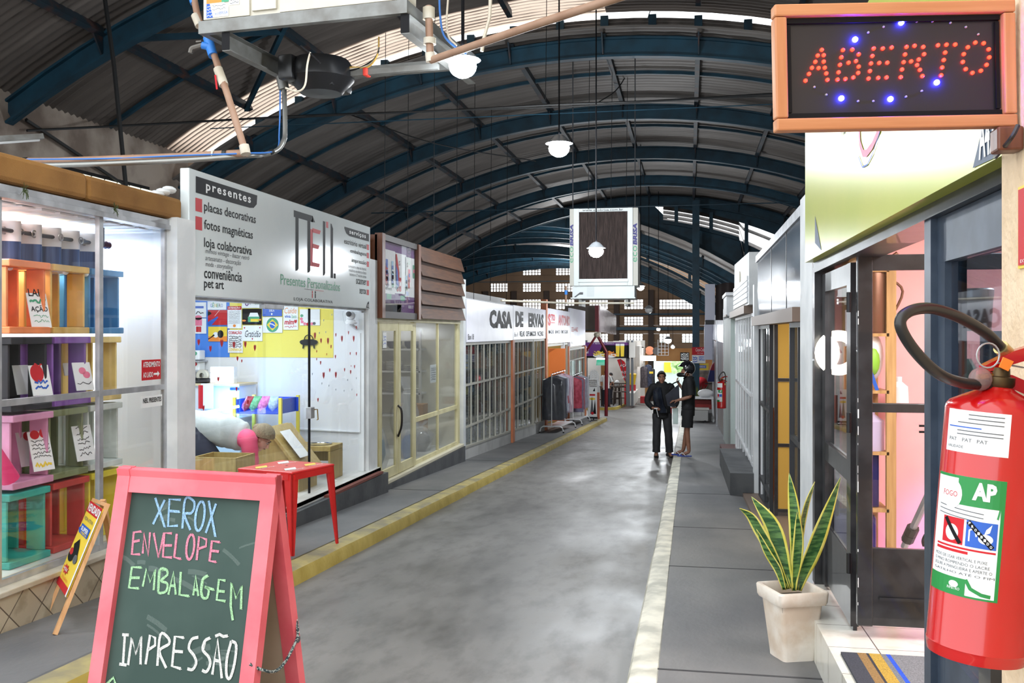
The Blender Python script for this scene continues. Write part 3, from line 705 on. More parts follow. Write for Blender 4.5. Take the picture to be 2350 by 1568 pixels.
# ---- the gift shop sign
t=thing('shop_sign','large white sign with tall thin lettering and lists of services over the gift shop','sign',(XL+.06,9,1.88))
FS=facade(XL+.08); Yl,Yr,Z0,Z1=6.86,11.155,1.885,2.88
M_sign=mat('white_sign_vinyl',(226,235,237),.16,0,(231,239,240),2)
MB().bbox((XL+.0,Yl,Z0),(XL+.08,Yr,Z1),.008).build('sign_board',M_sign,t)
def spx(u,v): p=PX(u,v,XL+.08); return p.y,p.z
def sgn(name,mats,fn): b=MB(); fn(b); return b.build(name,mats,t,recalc=False)
def tx(b,s,u0,v0,u1,v1,m=0,**k):
    """Lettering between its lower left and upper right pixel."""
    a=spx(u0,v0); c=spx(u1,v1); b.text(s,FS,a[0],a[1],c[0],c[1],m,**k)
def lettering(b):
    def row(s,ya,yb,za,zb,m,**k): b.text(s,FS,ya,za,yb,zb,m,**k)
    # black tabs
    b.flat(FS,[(6.96,2.83),(8.05,2.83),(8.04,2.75),(7.98,2.71),(7.9,2.70),(6.96,2.70)],BK); row('presentes',7.12,7.92,2.72,2.805,PA,bold=.02,spacing=1.25)
    b.flat(FS,[(10.26,2.79),(11.1,2.79),(11.1,2.70),(10.42,2.70),(10.32,2.72),(10.26,2.77)],BK); row('serviços',10.42,10.98,2.715,2.775,PA,bold=.02,spacing=1.2)
    for s,w,zb,h in (('placas decorativas',.93,2.57,.10),('fotos magnéticas',.87,2.425,.10),('loja colaborativa',.85,2.28,.10),('conveniência',.66,2.055,.085),('pet art',.33,1.955,.085)):
        row(s,7.09,7.09+w,zb-.02,zb+h-.02,BK,bold=.012)
    for s,w,zb in (('mimos vintage - bazar retrô',.78,2.225),('artesanato - decoração',.62,2.17),('moda - storytelling',.47,2.12)): row(s,7.11,7.11+w,zb,zb+.05,GY,shear=.2)
    for z in (2.555,2.41): b.rect(FS,6.955,z,7.06,z+.105,RD)
    for s,w,zb in (('escritório virtual',.75,2.60),('embalagens',.55,2.50),('impressão',.5,2.395),('scanner',.35,2.165),('xerox',.24,2.055)):
        row(s,11.0-w,11.0,zb,zb+.06,BK,bold=.004); b.rect(FS,11.02,zb-.005,11.1,zb+.06,RD)
    for s,w,zb in (('curriculum e sites via internet',.62,2.34),('trabalhos escolares e fotos',.6,2.295),('boletos e 2ª via de contas',.57,2.25)): row(s,11.0-w,11.0,zb,zb+.035,GY)
    # tall emblem
    b.rect(FS,8.86,2.735,9.34,2.80,BK); b.flat(FS,[(9.34,2.80),(9.40,2.74),(9.30,2.735)],BK)
    for y in (8.90,9.20): b.flat(FS,[(y,2.735),(y+.075,2.735),(y+.075,2.235),(y+.05,2.215),(y,2.205)],BK)
    b.rect(FS,9.275,2.28,9.34,2.66,RD)
    for z,y in ((2.63,9.56),(2.47,9.52),(2.28,9.54)): b.flat(FS,[(9.33,z),(y-.03,z),(y,z+.04),(9.33,z+.045)],RD)
    b.flat(FS,[(9.62,2.78),(9.685,2.78),(9.685,2.235),(9.66,2.21),(9.62,2.20)],BK); b.rect(FS,9.71,2.72,9.77,2.785,RD)
    b.flat(FS,[(9.84,2.78),(9.87,2.775),(9.91,2.73),(9.91,2.19),(9.84,2.19)],BK); b.rect(FS,9.93,2.19,9.99,2.245,BK)
    row('Presentes Personalizados',8.55,10.12,2.055,2.155,GN)
    b.rect(FS,9.12,2.035,9.36,2.039,BK); b.rect(FS,9.4,2.035,9.64,2.039,RD)
    for y,m in ((9.33,RD),(9.41,BK)): b.disc(FS,y,2.015,.014,m=m); b.rect(FS,y-.012,1.955,y+.012,2.0,m)
    row('LOJA COLABORATIVA',8.86,9.9,1.905,1.945,BK,spacing=1.05)
    b.disc(FS,6.86,1.9,.09,.09,BK,a0=0,a1=PI/2); b.flat(FS,[(6.86,1.9),(6.95,1.9),(6.86,1.99)],BK)
    b.flat(FS,[(11.0,1.895),(11.1,1.895),(11.1,1.975),(11.06,1.965),(11.02,1.93)],BK); row('A20',11.03,11.09,1.905,1.94,PA)
sgn('lettering',INKS,lettering)
# ---- glass front of the gift shop
w=MB(); w.box((XL-.05,6.93,1.86),(XL+.02,11.15,1.885)); w.box((XL-.05,11.1,-.085),(XL+.02,11.15,1.84),1)
fr=struct('window_22',w,[M_alu,M_whp])
b=MB(); b.box((XL-.03,11.15,-.12),(XL+.06,11.48,2.5)); struct('column_white_slim',b,M_whp)
def heart(b,M,x,y,s,m):
    P=[(0,-1),(.55,-.3),(.6,.3),(.35,.6),(.1,.45),(0,.25),(-.1,.45),(-.35,.6),(-.6,.3),(-.55,-.3)]
    b.flat(M,[(x+p[0]*s,y+p[1]*s) for p in P],m,.004)
def pane_with_hearts(y0,y1,pts,name='pane'):
    b=MB(); b.box((XL-.012,y0,-.08),(XL-.004,y1,1.86))
    for u,v,s in pts:
        p=PX(u,v,XL-.004); heart(b,facade(XL-.004),p.y,p.z,s,1 if s >0 else 2)
    return b.build(name,[M_glass,M_red,M_paper],fr)
pane_with_hearts(6.95,8.42,[(455,784,.035),(482,799,.035),(508,786,.045),(536,790,.04),(500,869,.03),(466,935,.03)])
pane_with_hearts(8.36,9.45,[(562,789,.04),(584,797,.04),(544,822,.03),(542,892,.03),(568,922,.03),(554,828,.02)])
d=thing('glass_door','frameless glass door with red heart stickers and small lock in the gift shop','door',(XL,10.2,-.08)); d['kind']='structure'
hp=[(722,769,.05),(736,781,.04),(752,781,.05),(770,768,.03),(784,776,.05),(799,763,.03),(811,776,.05),(759,795,.03),(726,806,.02),(769,818,.03),(817,811,.03),(735,832,.03),(726,824,.02),(803,811,.025),(742,860,.05),(756,849,.03),(770,859,.05),(790,848,.03),(804,853,.035),(813,841,.03),(818,906,.025),(729,917,.03),(817,751,.03),(749,813,.018),(805,840,.015)]
b=MB(); b.box((XL-.012,9.47,-.08),(XL-.002,11.09,1.85))
for u,v,s in hp: p=PX(u,v,XL-.002); heart(b,facade(XL-.002),p.y,p.z,s,1)
for u,v in ((716,858),(738,880),(754,885),(770,894),(789,897),(807,894),(817,868),(797,872),(742,735),(761,722),(747,762),(732,764)): p=PX(u,v,XL-.002); heart(b,facade(XL-.002),p.y,p.z,.018,2)
b.build('pane',[M_glass,M_red,mat('frosted_sticker',(176,186,196),.5)],d)
MB().box((XL-.016,9.445,-.08),(XL+.004,9.468,1.85)).build('edge_seal',M_black,d)
o=MB().bbox((XL-.03,9.42,.70),(XL+.03,9.52,.82),.005).build('lock',M_alu,d); MB().tube([(XL+.03,9.5,.79),(XL+.05,9.54,.79),(XL+.05,9.56,.68),(XL+.05,9.53,.68)],.006,6).build('key_ring',mat('brass',(186,150,80),.35,.9),o)
b=MB(); b.bbox((XL-.03,8.32,1.82),(XL+.03,8.75,1.87),.005); k=b.build('door_closer',M_alu); tag(k,'small grey door closer under the gift shop sign','door closer')
# ================================================================== INSIDE THE GIFT SHOP
YW=11.115
FW=facing(YW)
def wpx(u,v,y=YW): p=PY(u,v,y); return p.x,p.z
def poster(u0,v0,u1,v1,label,back=PA,fn=None,name='poster',y=None,cat='poster',group='prints on the gift shop wall',mats=None):
    y=y or 11.10; x0,z1=wpx(u0,v0,y); x1,z0=wpx(u1,v1,y); M=facing(y,x0,z0)
    return plate(name,label,cat,M,0,0,x1-x0,z1-z0,.008,back,(lambda b,M: fn(b,M,x1-x0,z1-z0)) if fn else None,group,mats)
x0,_=wpx(440,700); xm,zb=wpx(527,820); x1,_=wpx(765,822)
def panel(a,c,m,label):
    b=MB(); b.box((a,YW-.001,zb),(c,YW+.01,2.3)); k=b.build('wall_panel',m); tag(k,label,'wall panel')
panel(x0-.7,xm,mat('panel_blue',(70,134,226),.5),'blue panel on the gift shop wall behind the prints')
panel(xm,x1,mat('panel_yellow',(238,222,96),.5),'large yellow panel on the gift shop wall with black saucer silhouette')
YW=11.10
poster(445,694,473,729,'white print with blue heading at the shop wall\'s left edge',PA,lambda b,M,w,h: (b.rect(M,.02,h*.6,w*.8,h*.75,BL),scrib(b,M,.03,.03,w*.8,.09,BK,1,1,.01)))
poster(445,731,473,766,'white print with pink gate drawing below the blue heading',PA,lambda b,M,w,h: (b.rect(M,.02,.1,.11,.2,PK),b.rect(M,.03,.02,.1,.09,RD),b.disc(M,.06,.2,.05,.03,PK)))
def gen(b,M,w,h):
    for i,(ch,m) in enumerate(zip('GÊNERO',(BL,GN,YE,GN,GY,BL))): b.text(ch,M,.04+i*(w-.08)/6,h*.3,.04+(i+.86)*(w-.08)/6,h*(.72 if ch != 'Ê' else .9),m)
poster(476,692,519,711,'white print with colourful GÊNERO lettering',PA,gen)
poster(477,712,521,746,'red print with a dark diagonal shape',RD,lambda b,M,w,h: (b.flat(M,[(0,0),(w*.2,0),(w*.55,h*.5),(w*.5,h*.58),(w*.4,h*.5),(0,h*.2)],BL),b.flat(M,[(0,h*.6),(w*.2,h*.75),(w*.12,h*.9),(0,h*.95)],BK),b.flat(M,[(w*.35,h*.6),(w*.37,h*.6),(w*.62,h),(w*.6,h)],PA)))
poster(478,750,521,784,'sepia print of a seated silhouette under the red print',OR,lambda b,M,w,h: (b.rect(M,0,h*.35,w,h,YE,.0012),b.disc(M,w*.4,h*.45,w*.14,m=PA,lift=.002),b.disc(M,w*.66,h*.5,w*.16,h*.26,BK,.003),b.flat(M,[(0,h*.2),(w*.35,h*.4),(w*.3,h*.5),(0,h*.12)],BK,.003)))
def ate(b,M,w,h): b.rect(M,0,h*.84,w,h,RD,.0015); b.text('ATENÇÃO',M,w*.07,h*.87,w*.93,h*.98,PA,.02,lift=.003); scrib(b,M,w*.1,h*.2,w*.9,h*.8,GY,9,4,.003); b.disc(M,w/2,h*.12,.02,.018,OR)
poster(522,703,554,754,'narrow white notice headed ATENÇÃO in red',PA,ate)
def esp(b,M,w,h): b.text('CORAÇÃO',M,w*.06,h*.78,w*.94,h*.96,RD,.03); scrib(b,M,w*.08,h*.22,w*.92,h*.74,BK,6,5,.007); b.text('CONFIANÇA',M,w*.06,h*.05,w*.94,h*.2,YE,.03)
poster(523,757,557,810,'tall white print with red, black and yellow lettering',PA,esp)
poster(555,690,600,707,'white print with lilac feather sprigs',PA,lambda b,M,w,h: (scrib(b,M,.03,.02,.12,.07,PU,1,2,.012),scrib(b,M,.18,.03,.24,.07,GN,1,3,.008)))
def van(b,M,w,h): b.rect(M,0,0,w,h,BK,.0012); b.flat(M,[(w*.3,h*.15),(w*.88,h*.15),(w*.9,h*.5),(w*.3,h*.5)],GN,.002); b.flat(M,[(w*.34,h*.5),(w*.88,h*.5),(w*.8,h*.75),(w*.42,h*.75)],PA,.003); b.rect(M,w*.44,h*.18,w*.86,h*.36,YE,.004); b.disc(M,w*.1,h*.25,w*.1,h*.06,OR,.003); b.disc(M,w*.93,h*.3,w*.06,h*.06,OR,.003)
poster(556,709,600,745,'dark print of a green and cream camper van',BK,van)
poster(557,747,602,783,'white print reading Gratidão with small red hearts',PA,lambda b,M,w,h: (b.text('Gratidão',M,w*.12,h*.25,w*.92,h*.68,BK,0,shear=.3),heart(b,M,w*.1,h*.85,.014,RD),heart(b,M,w*.88,h*.86,.012,RD),heart(b,M,w*.5,h*.15,.014,RD)))
poster(602,688,647,726,'blue print reading EU SOU O MORENO DELA',BL,lambda b,M,w,h: (b.text('EU SOU',M,w*.3,h*.72,w*.68,h*.84,PA,.02),b.text('O MORENO',M,w*.22,h*.48,w*.72,h*.62,PA,.02),b.text('DELA',M,w*.36,h*.28,w*.62,h*.4,PA,.02),heart(b,M,w*.49,h*.14,.018,PA)))
def flag(b,M,w,h):
    c,d=w/2,h/2; b.disc(M,c,d,w*.31,h*.46,BK,.001,30); b.disc(M,c,d,w*.3,h*.45,GN,.002,30); b.flat(M,[(c-w*.29,d),(c,d-h*.36),(c+w*.29,d),(c,d+h*.36)],YE,.003); b.disc(M,c,d,w*.14,h*.22,BL,.004,24); b.ribbon(M,[(c-w*.13,d+h*.08),(c,d+h*.05),(c+w*.13,d-h*.06)],.012,PA,.005)
poster(603,728,648,764,'white print with round green, yellow and blue flag emblem',PA,flag)
poster(650,702,684,757,'white print with gold, blue, green and red brush lettering',PA,lambda b,M,w,h: (b.text('Cuide',M,w*.08,h*.68,w*.9,h*.92,OR,0,shear=.2),b.text('viva',M,w*.1,h*.5,w*.5,h*.62,BL,.02),b.text('bem',M,w*.58,h*.48,w*.9,h*.64,GN,0),b.text('mim',M,w*.08,h*.22,w*.74,h*.42,RD,.03,shear=.2),heart(b,M,w*.84,h*.36,.03,RD),scrib(b,M,w*.1,h*.06,w*.9,h*.2,RD,1,3,.006)))
poster(688,710,734,747,'lilac print with pink flowers behind the door edge',PA,lambda b,M,w,h: ([b.disc(M,w*x,h*y,.02,.018,m) for x,y,m in ((.08,.4,PK),(.12,.22,PK),(.25,.1,PK),(.4,.08,RD),(.1,.6,GN),(.6,.1,PK),(.72,.12,GY))],scrib(b,M,w*.42,h*.2,w*.5,h*.95,BK,5,4,.005)))
# black saucer silhouette
def ufo():
    x,z=wpx(710,786); s=.0051; b=MB(); M=facing(YW,x,z)
    P=lambda pts: b.prism([M @ Vector((px*s,py*s,.012)) for px,py in pts],(0,.01,0))
    P([(-23,1),(-20,5),(-10,7.5),(10,7.5),(20,5),(23,1),(20,-4),(12,-7),(-12,-7),(-20,-4)])
    ring=[(12*math.cos(a),6+13*math.sin(a)) for a in [PI*i/12 for i in range(13)]]; inn=[(10.3*math.cos(a),6+11.3*math.sin(a)) for a in [PI*i/12 for i in range(13)]]
    for i in range(12): P([ring[i],ring[i+1],inn[i+1],inn[i]])
    for lx,q in ((-13,-15),(0,-18),(13,-15)): P([(lx-1.6,-6),(lx+1.6,-6),(lx+1.2+lx*.1,q),(lx-1.6+lx*.1,q)]); b.disc(M,lx*1.1,q,2.6*s,m=0,lift=.014)
    k=b.build('wall_ornament',M_black); tag(k,'black flying saucer silhouette on the yellow panel','ornament')
ufo()
# camera in the corner
t=thing('security_camera','white dome security camera high in the gift shop corner','camera',PY(805,728,10.95)); p=PY(805,725,10.95)
MB().ball(p,.055,8).build('housing',M_inner,t); MB().lathe([(.001,0),(.032,0),(.032,.02),(.001,.02)],14,M=Matrix.Translation(p+Vector((.0,-.062,.02))) @ Matrix.Rotation(PI/2,4,'X')).build('lens',M_black,t)
MB().lathe([(.07,0),(.075,.02),(.05,.05),(.001,.05)],16,o=p+Vector((0,0,-.1))).build('base',M_inner,t); MB().tube(smooth_path([p+Vector((.02,.1,.02)),p+Vector((-.13,.1,.06)),p+Vector((-.12,.12,-.1)),p+Vector((-.02,.12,-.08))]),.004,5).build('cable',M_inner,t)
MB().bar(p+Vector((0,0,-.1)),p+Vector((.03,.14,-.16)),.03,.03).build('bracket',M_inner,t)
# conduit on the wall
a=PY(690,985,11.1); c=PY(826,992,11.1); k=MB().tube([a+Vector((-.6,0,0)),a,c,c+Vector((0,0,1.2))],.016,6).build('conduit',M_inner); tag(k,'white conduit along the gift shop wall behind the yellow legs','conduit')
# high desk with blue tray and yellow legs
M_bl=mat('royal_blue_lacquer',(44,84,214),.4); M_yl=mat('lemon_lacquer',(240,226,86),.45)
t=thing('packet_stand','blue tray stand on thin yellow legs holding bagged goods','stand',(-5.0,10.4,-.09))
p0,p1=PY(545,950,10.3),PY(637,950,10.3); q1=PY(657,940,10.8); q0=Vector((p0.x-.1,10.8,p0.z)); zt=p0.z
w=MB(); w.box((p0.x,10.3,zt),(p1.x,10.8,zt+.02)); w.box((p0.x,10.78,zt),(p1.x+.05,10.8,zt+.17)); w.box((p1.x,10.3,zt),(p1.x+.02,10.8,zt+.17)); w.box((p0.x-.02,10.3,zt),(p0.x,10.8,zt+.17)); w.build('tray',M_bl,t)
for x,y in ((p1.x+.035,10.3),(p1.x+.035,10.8),(p0.x-.035,10.3),(p0.x-.035,10.8)): MB().box((x-.018,y-.018,-.09),(x+.018,y+.018,zt+.19)).build('leg',M_yl,t)
plastic=glass('clear_plastic',(250,250,252),1.5,.12,.25,(235,238,242))
for i,(c,lab,u) in enumerate((((150,46,62),'dark red',568),((96,176,132),'mint green',585),((216,120,196),'pink',604),((160,190,224),'pale blue',622))):
    b=MB(); p=PY(u,945,10.38); rr=[(.0,.01),(.05,.045),(.06,.05),(.05,.03),(.05,.006)]
    rings=[[p+Vector((wd*1.1*math.cos(a)-.08*(4-k)/4*(1 if i <3 else .3)+.04,th*math.sin(a)*.6,.045*k)) for a in [2*PI*j/12 for j in range(12)]] for k,(wd,th) in enumerate(rr)]
    b.loft(rings,0); k=b.build('bag',mat('bagged_'+lab.split()[-1]+str(i),c,.25,0,tuple(min(255,x+40) for x in c),40,coat=.6)); tag(k,'%s clear bag of small goods leaning in the blue tray' % lab,'bag','bags in the blue tray')
# white cabinet and what stands on it
t=thing('cabinet','tall white cabinet with patterned top edge behind the woman','cabinet',(-5.9,10.8,-.09)); p0,p1=PY(440,885,10.6),PY(549,885,10.6)
MB().box((p0.x-.4,10.6,-.09),(p1.x,11.05,p0.z)).build('body',M_inner,t); w=MB(); w.box((p0.x+.5,10.585,p0.z-.05),(p1.x,10.6,p0.z-.02)); w.build('patterned_strip',M_bl,t); MB().box((p0.x-.4,10.56,p0.z),(p1.x+.02,11.05,p0.z+.025)).build('top_board',mat('pale_wood',(214,196,160),.5),t)
q0,q1=PY(482,880,10.7),PY(537,842,10.7); t=thing('light_box','bright white letter board glowing on the cabinet','light box',(q0.x,10.7,p0.z+.025))
MB().box((q0.x,10.7,p0.z+.025),(q1.x,10.78,q1.z)).build('case',M_inner,t); MB().box((q0.x+.01,10.692,p0.z+.035),(q1.x-.01,10.699,q1.z-.01)).build('lit_face',emit('light_box_face',(245,250,255),1.2),t)
for z in (.33,.66): MB().box((q0.x,10.688,p0.z+(q1.z-p0.z)*z),(q1.x,10.692,p0.z+(q1.z-p0.z)*z+.006)).build('rail',M_alu,t)
q=PY(460,878,10.65); t=thing('tape_dispenser','black tape dispenser at the cabinet\'s left end','dispenser',q)
MB().bbox((q.x-.12,10.62,p0.z+.025),(q.x+.1,10.72,p0.z+.09),.02).build('body',M_black,t); MB().lathe([(.03,-.03),(.07,-.03),(.07,.03),(.03,.03)],16,M=Matrix.Translation((q.x+.02,10.67,p0.z+.12)) @ Matrix.Rotation(PI/2,4,'X')).build('tape_roll',M_sill,t)
for i,(v0,v1,lab) in enumerate(((804,826,'white mug with green leaf print, upper of the two boxed mugs'),(830,850,'white box with red and black print, lower of the two'))):
    a,c=PY(448,v1,11.0),PY(464,v0,11.0); b=MB(); b.bbox((a.x-.12,10.93,a.z),(c.x,11.08,c.z),.012); M=facing(10.93,c.x-.11,a.z+.05); b.disc(M,.04,.03,.04,.03,GN if i == 0 else RD); k=b.build('mug_box',INKS); tag(k,lab,'box')
a=PY(440,852,11.1); MB(); k=MB(); k.box((a.x-.3,10.88,a.z),(a.x+.22,11.1,a.z+.02)); a2=PY(440,828,11.1); k.box((a.x-.3,10.88,a2.z-.01),(a.x+.22,11.1,a2.z+.008)); k=k.build('wall_shelf',M_alu); tag(k,'grey double shelf bracketed on the blue panel\'s corner','shelf')
a=PY(478,938,10.55); t=thing('brochure_holder','clear stand with red and white leaflet before the cabinet','brochure stand',a); MB().box((a.x-.08,10.52,a.z),(a.x+.08,10.53,a.z+.3)).build('leaflet',M_paper,t); MB().box((a.x-.11,10.515,a.z),(a.x-.05,10.519,a.z+.28)).build('red_band',M_red,t)
a,c=PY(440,952,10.2),PY(560,940,10.2); t=thing('glass_counter','glass display counter lit by a blue tube behind the woman','counter',(a.x,10.2,-.09))
MB().box((a.x-.5,10.2,-.09),(c.x-.05,10.5,.62)).build('body',mat('pale_blue_board',(178,206,232),.4),t); MB().box((a.x-.5,10.16,.62),(c.x-.04,10.5,.645)).build('glass_top',M_glass,t)
a,c=PY(440,952,9.75),PY(548,933,10.2); k=MB().tube([a,c],.016,10).build('tube_lamp',emit('blue_tube_light',(130,215,255),9)); tag(k,'glowing blue white tube lamp slanting behind the woman','lamp')
lamp('tube_lamp_glow','AREA',((a.x+c.x)/2,10.35,.5),9,(.16,.5,1),.25,.9,aim=(-5.2,11.1,.5))
# wooden pieces near the door
M_ply=wood('varnished_pine',(170,146,84),(192,168,104),'Z')
a=PX(715,1119,-4.1); t=thing('book_house','gabled yellow pine book house with an open page on its roof','pet house',(a.x,a.y,-.09))
def book_house():
    y0,y1=9.55,10.05; xa,xb=-4.75,-4.06; zb,zt,zr_=-.09,.12,.55; xm=(xa+xb)/2
    w=MB(); w.prism([(xa,y0,zb),(xb,y0,zb),(xb,y0,zt),(xm,y0,zr_),(xa,y0,zt)],(0,y1-y0,0)); w.build('body',M_ply,t)
    for s in (-1,1):
        w=MB(); e=Vector((xm+s*.4,0,zt-.04)); r=Vector((xm,0,zr_+.02)); n=Vector((s*.02,0,.02))
        w.hexa([(e.x,y0-.05,e.z),(e.x,y1+.05,e.z),(r.x,y1+.05,r.z),(r.x,y0-.05,r.z),(e.x+n.x,y0-.05,e.z+n.z),(e.x+n.x,y1+.05,e.z+n.z),(r.x+n.x,y1+.05,r.z+n.z),(r.x+n.x,y0-.05,r.z+n.z)]); w.build('roof_board',M_ply,t)
    w=MB(); M=frame3((xm+.02,y0+.04,zr_),(0,1,0),(-.35,0,.42)); w.rect(M,0,-.42,.26,-.06,PA,.03); scrib(w,M,.03,-.4,.23,-.1,GY,9,3,.003); 
    for k in range(len(w.v)): w.v[k]=w.v[k]+Vector((.03,0,.02))
    w.build('open_page',INKS,t,recalc=False)
book_house()
t=thing('bowl_stand','raised pine pet feeder with two steel bowls by the glass','pet feeder',(-4.3,10.6,-.09))
w=MB(); w.bbox((-4.75,10.35,.24),(-4.02,10.75,.3),.005); w.bbox((-4.75,10.35,-.09),(-4.72,10.75,.24),.004); w.bbox((-4.05,10.35,-.09),(-4.02,10.75,.24),.004); w.bbox((-4.75,10.73,.08),(-4.02,10.75,.24),.004); w.build('bench',M_ply,t)
for x in (-4.55,-4.23): MB().lathe([(.001,.22),(.1,.225),(.13,.3),(.145,.305),(.145,.31),(.128,.308),(.1,.24),(.001,.235)],20,o=(x,10.55,0)).build('bowl',mat('steel',(190,194,200),.15,1),t)
t=thing('open_box','small open pine box on the shop floor behind the chalkboard','box',(-4.9,8.4,-.09)); w=MB(); a=PY(502,1072,8.3)
for d in ((-.22,-.2,.22,-.18),(-.22,.18,.22,.2),(-.22,-.2,-.2,.2),(.2,-.2,.22,.2)): w.box((a.x+d[0],8.4+d[1],-.09),(a.x+d[2],8.4+d[3],a.z+.1))
w.build('sides',M_ply,t)
a=PY(455,1060,9.3); k=MB(); k.box((a.x-.04,9.3,-.09),(a.x+.03,9.34,a.z+.15)); k.box((a.x-.4,9.3,a.z+.1),(a.x+.03,9.34,a.z+.15)); k.box((a.x-.4,9.3,-.09),(a.x-.34,9.34,a.z+.15)); k=k.build('trestle',mat('orange_lacquer',(226,112,60),.5)); tag(k,'orange wooden trestle on the floor beside the woman','trestle')
b=MB(); a=PY(548,1062,9.2)
for k in range(5): b.ball(a+Vector((.05*(k-2),random.uniform(-.05,.05),.02*(k % 2))),.05,6,k % 2,(1,.8,.7))
k=b.build('bag',[plastic,mat('brown_print_bag',(150,130,118),.4)]); tag(k,'crumpled clear bag of goods under the woman\'s arm','bag')
# ================================================================== THE PLATE SHOP (BOX 17)
t=thing('shopfront','cream framed glass front of the plate shop','shop front',(XL,13.7,-.3)); t['kind']='structure'
yD0,yD1,yM,yE=11.62,13.22,14.6,15.86
w=MB(); w.box((XL-.03,11.5,1.74),(XL+.05,15.95,1.81)); w.box((XL-.03,11.5,-.31),(XL+.03,11.6,1.75)); w.box((XL-.03,yD1,-.31),(XL+.03,yD1+.09,1.75)); w.box((XL-.02,yM-.03,-.28),(XL+.02,yM+.03,1.74)); w.box((XL-.02,yD1,.30),(XL+.02,yE,.37)); w.box((XL-.03,yE-.03,-.31),(XL+.03,yE+.02,1.75)); w.box((XL-.02,yD1,-.31),(XL+.02,yE,-.25)); w.build('frame',M_cream,t)
M_dust=glass('dusty_glass',(248,250,250),1.45,.05,.05)
for y0,y1 in ((yD1+.09,yM-.03),(yM+.03,yE-.03)):
    for z0,z1 in ((-.25,.30),(.37,1.74)): MB().box((XL-.004,y0,z0),(XL+.004,y1,z1)).build('pane',M_dust,t)
for i,(y0,y1,lab) in enumerate(((11.61,12.4,'narrow cream glazed door leaf, the near one of the pair'),(12.42,13.21,'narrow cream glazed door leaf, the far one of the pair'))):
    d=thing('door_leaf',lab,'door',(XL+.03,y0,-.3)); d['kind']='structure'; w=MB()
    w.box((XL+.01,y0,-.3),(XL+.045,y0+.1,1.73)); w.box((XL+.01,y1-.1,-.3),(XL+.045,y1,1.73)); w.box((XL+.01,y0,1.62),(XL+.045,y1,1.73)); w.box((XL+.01,y0,-.3),(XL+.045,y1,-.17)); w.build('frame',M_cream,d)
    MB().box((XL+.024,y0+.1,-.17),(XL+.03,y1-.1,1.62)).build('pane',M_dust,d)
    if i == 0:
        MB().tube(smooth_path([(XL+.05,y1-.02,.62),(XL+.1,y1-.03,.55),(XL+.1,y1-.03,.35),(XL+.05,y1-.02,.2)]),.015,8).build('handle',mat('dark_chain',(46,42,40),.4,.6),d)
        q=MB(); M=facade(XL+.046); q.rect(M,y0+.13,1.4,y0+.28,1.6,PA); scrib(q,M,y0+.15,1.44,y0+.26,1.56,BL,3,2,.008); q.build('notice',INKS,d,recalc=False)
q=plate('notice','white sheet taped inside the plate shop window','notice',facade(XL-.01),14.22,.82,14.58,1.1,.002,PA,lambda b,M: scrib(b,M,14.26,.86,14.54,1.06,GY,6,2,.006))
b=MB(); b.box((XL-.1,15.9,-.6),(XL+.0,16.1,2.45)); struct('column_cream',b,M_cream)
b=MB(); b.box((XL-.05,16.12,G(16.2,SW)),(XL+.06,16.3,2.52)); struct('column_white_far',b,M_whp)
# advertising case and the brown boards over the shop
M_brw=wood('brown_boards',(74,50,38),(98,66,46),'Y',.5); M_bfr=wood('red_brown_frame',(92,50,30),(120,70,40),'Z',.4)
t=thing('advertising_case','glazed purple advertising case with toiletry photos over the plate shop','sign',(XL+.05,12.4,1.8)); FA=facade(XL+.06)
w=MB(); w.box((XL-.1,11.5,1.8),(XL+.05,13.24,2.83)); w.build('backing',M_bfr,t)
w=MB()
for a in ((11.5,1.78,11.62,2.85),(13.14,1.78,13.26,2.85)): w.box((XL+.02,a[0],a[1]),(XL+.12,a[2],a[3]))
w.box((XL+.02,11.5,1.78),(XL+.1,13.26,1.87),1); w.box((XL+.02,11.5,2.77),(XL+.1,13.26,2.85),1); w.build('case_frame',[M_bfr,mat('dark_case',(58,50,48),.5)],t)
def ad(b):
    b.rect(FA,11.62,1.87,13.14,2.77,PU); b.rect(FA,11.62,1.87,12.5,1.98,GY,.002); b.flat(FA,[(12.3,1.98),(12.5,1.98),(12.45,1.87),(12.3,1.87)],GY,.002)
    for y0,y1,z0,z1 in ((11.66,12.2,2.1,2.67),(12.2,12.7,2.12,2.66),(12.66,13.12,2.09,2.64)): b.rect(FA,y0,z0,y1,z1,PA,.003)
    rr=random.Random(4)
    for k in range(16):
        y=rr.choice([11.75,11.86,11.98,12.1,12.3,12.42,12.54,12.72,12.84,12.95,13.05])+rr.uniform(-.02,.02); z=rr.uniform(2.12,2.4); m=rr.choice([BL,PK,RD,PU,10,10,GN])
        b.rect(FA,y-.045,z,y+.045,z+.16,m,.004+k*.0002); b.rect(FA,y-.03,z+.05,y+.03,z+.1,rr.choice([PA,PK,BL]),.008); b.disc(FA,y,z,.045,.03,m,.008)
    b.flat(FA,[(12.22,2.64),(12.27,2.64),(12.38,2.4),(12.36,2.2),(12.25,2.3)],RD,.009); b.flat(FA,[(12.22,2.5),(12.3,2.42),(12.36,2.2),(12.24,2.25)],BL,.0095)
    for y,z in ((12.36,2.5),(12.72,2.5)): b.text('S',FA,y,z,y+.05,z+.06,BK,lift=.01); scrib(b,FA,y+.06,z,y+.2,z+.04,BK,1,2,.005)
    b.text('Silhuett',FA,11.75,2.15,12.05,2.19,BK,lift=.009); b.text('FOTO STUDIO',FA,11.66,1.985,12.0,2.015,PA,lift=.004); b.text('TEL 17 11',FA,12.15,1.985,12.4,2.02,PA,lift=.004); b.text('BOX 17',FA,12.82,1.93,13.05,1.975,PA,.03,lift=.004)
    for y in (11.95,12.55): b.rect(FA,y-.1,2.03,y+.1,2.1,GN,.0025)
w=MB(); ad(w); w.build('printed_sheets',INKS+[mat('pale_blue_ink',(150,196,224),.4)],t,recalc=False)
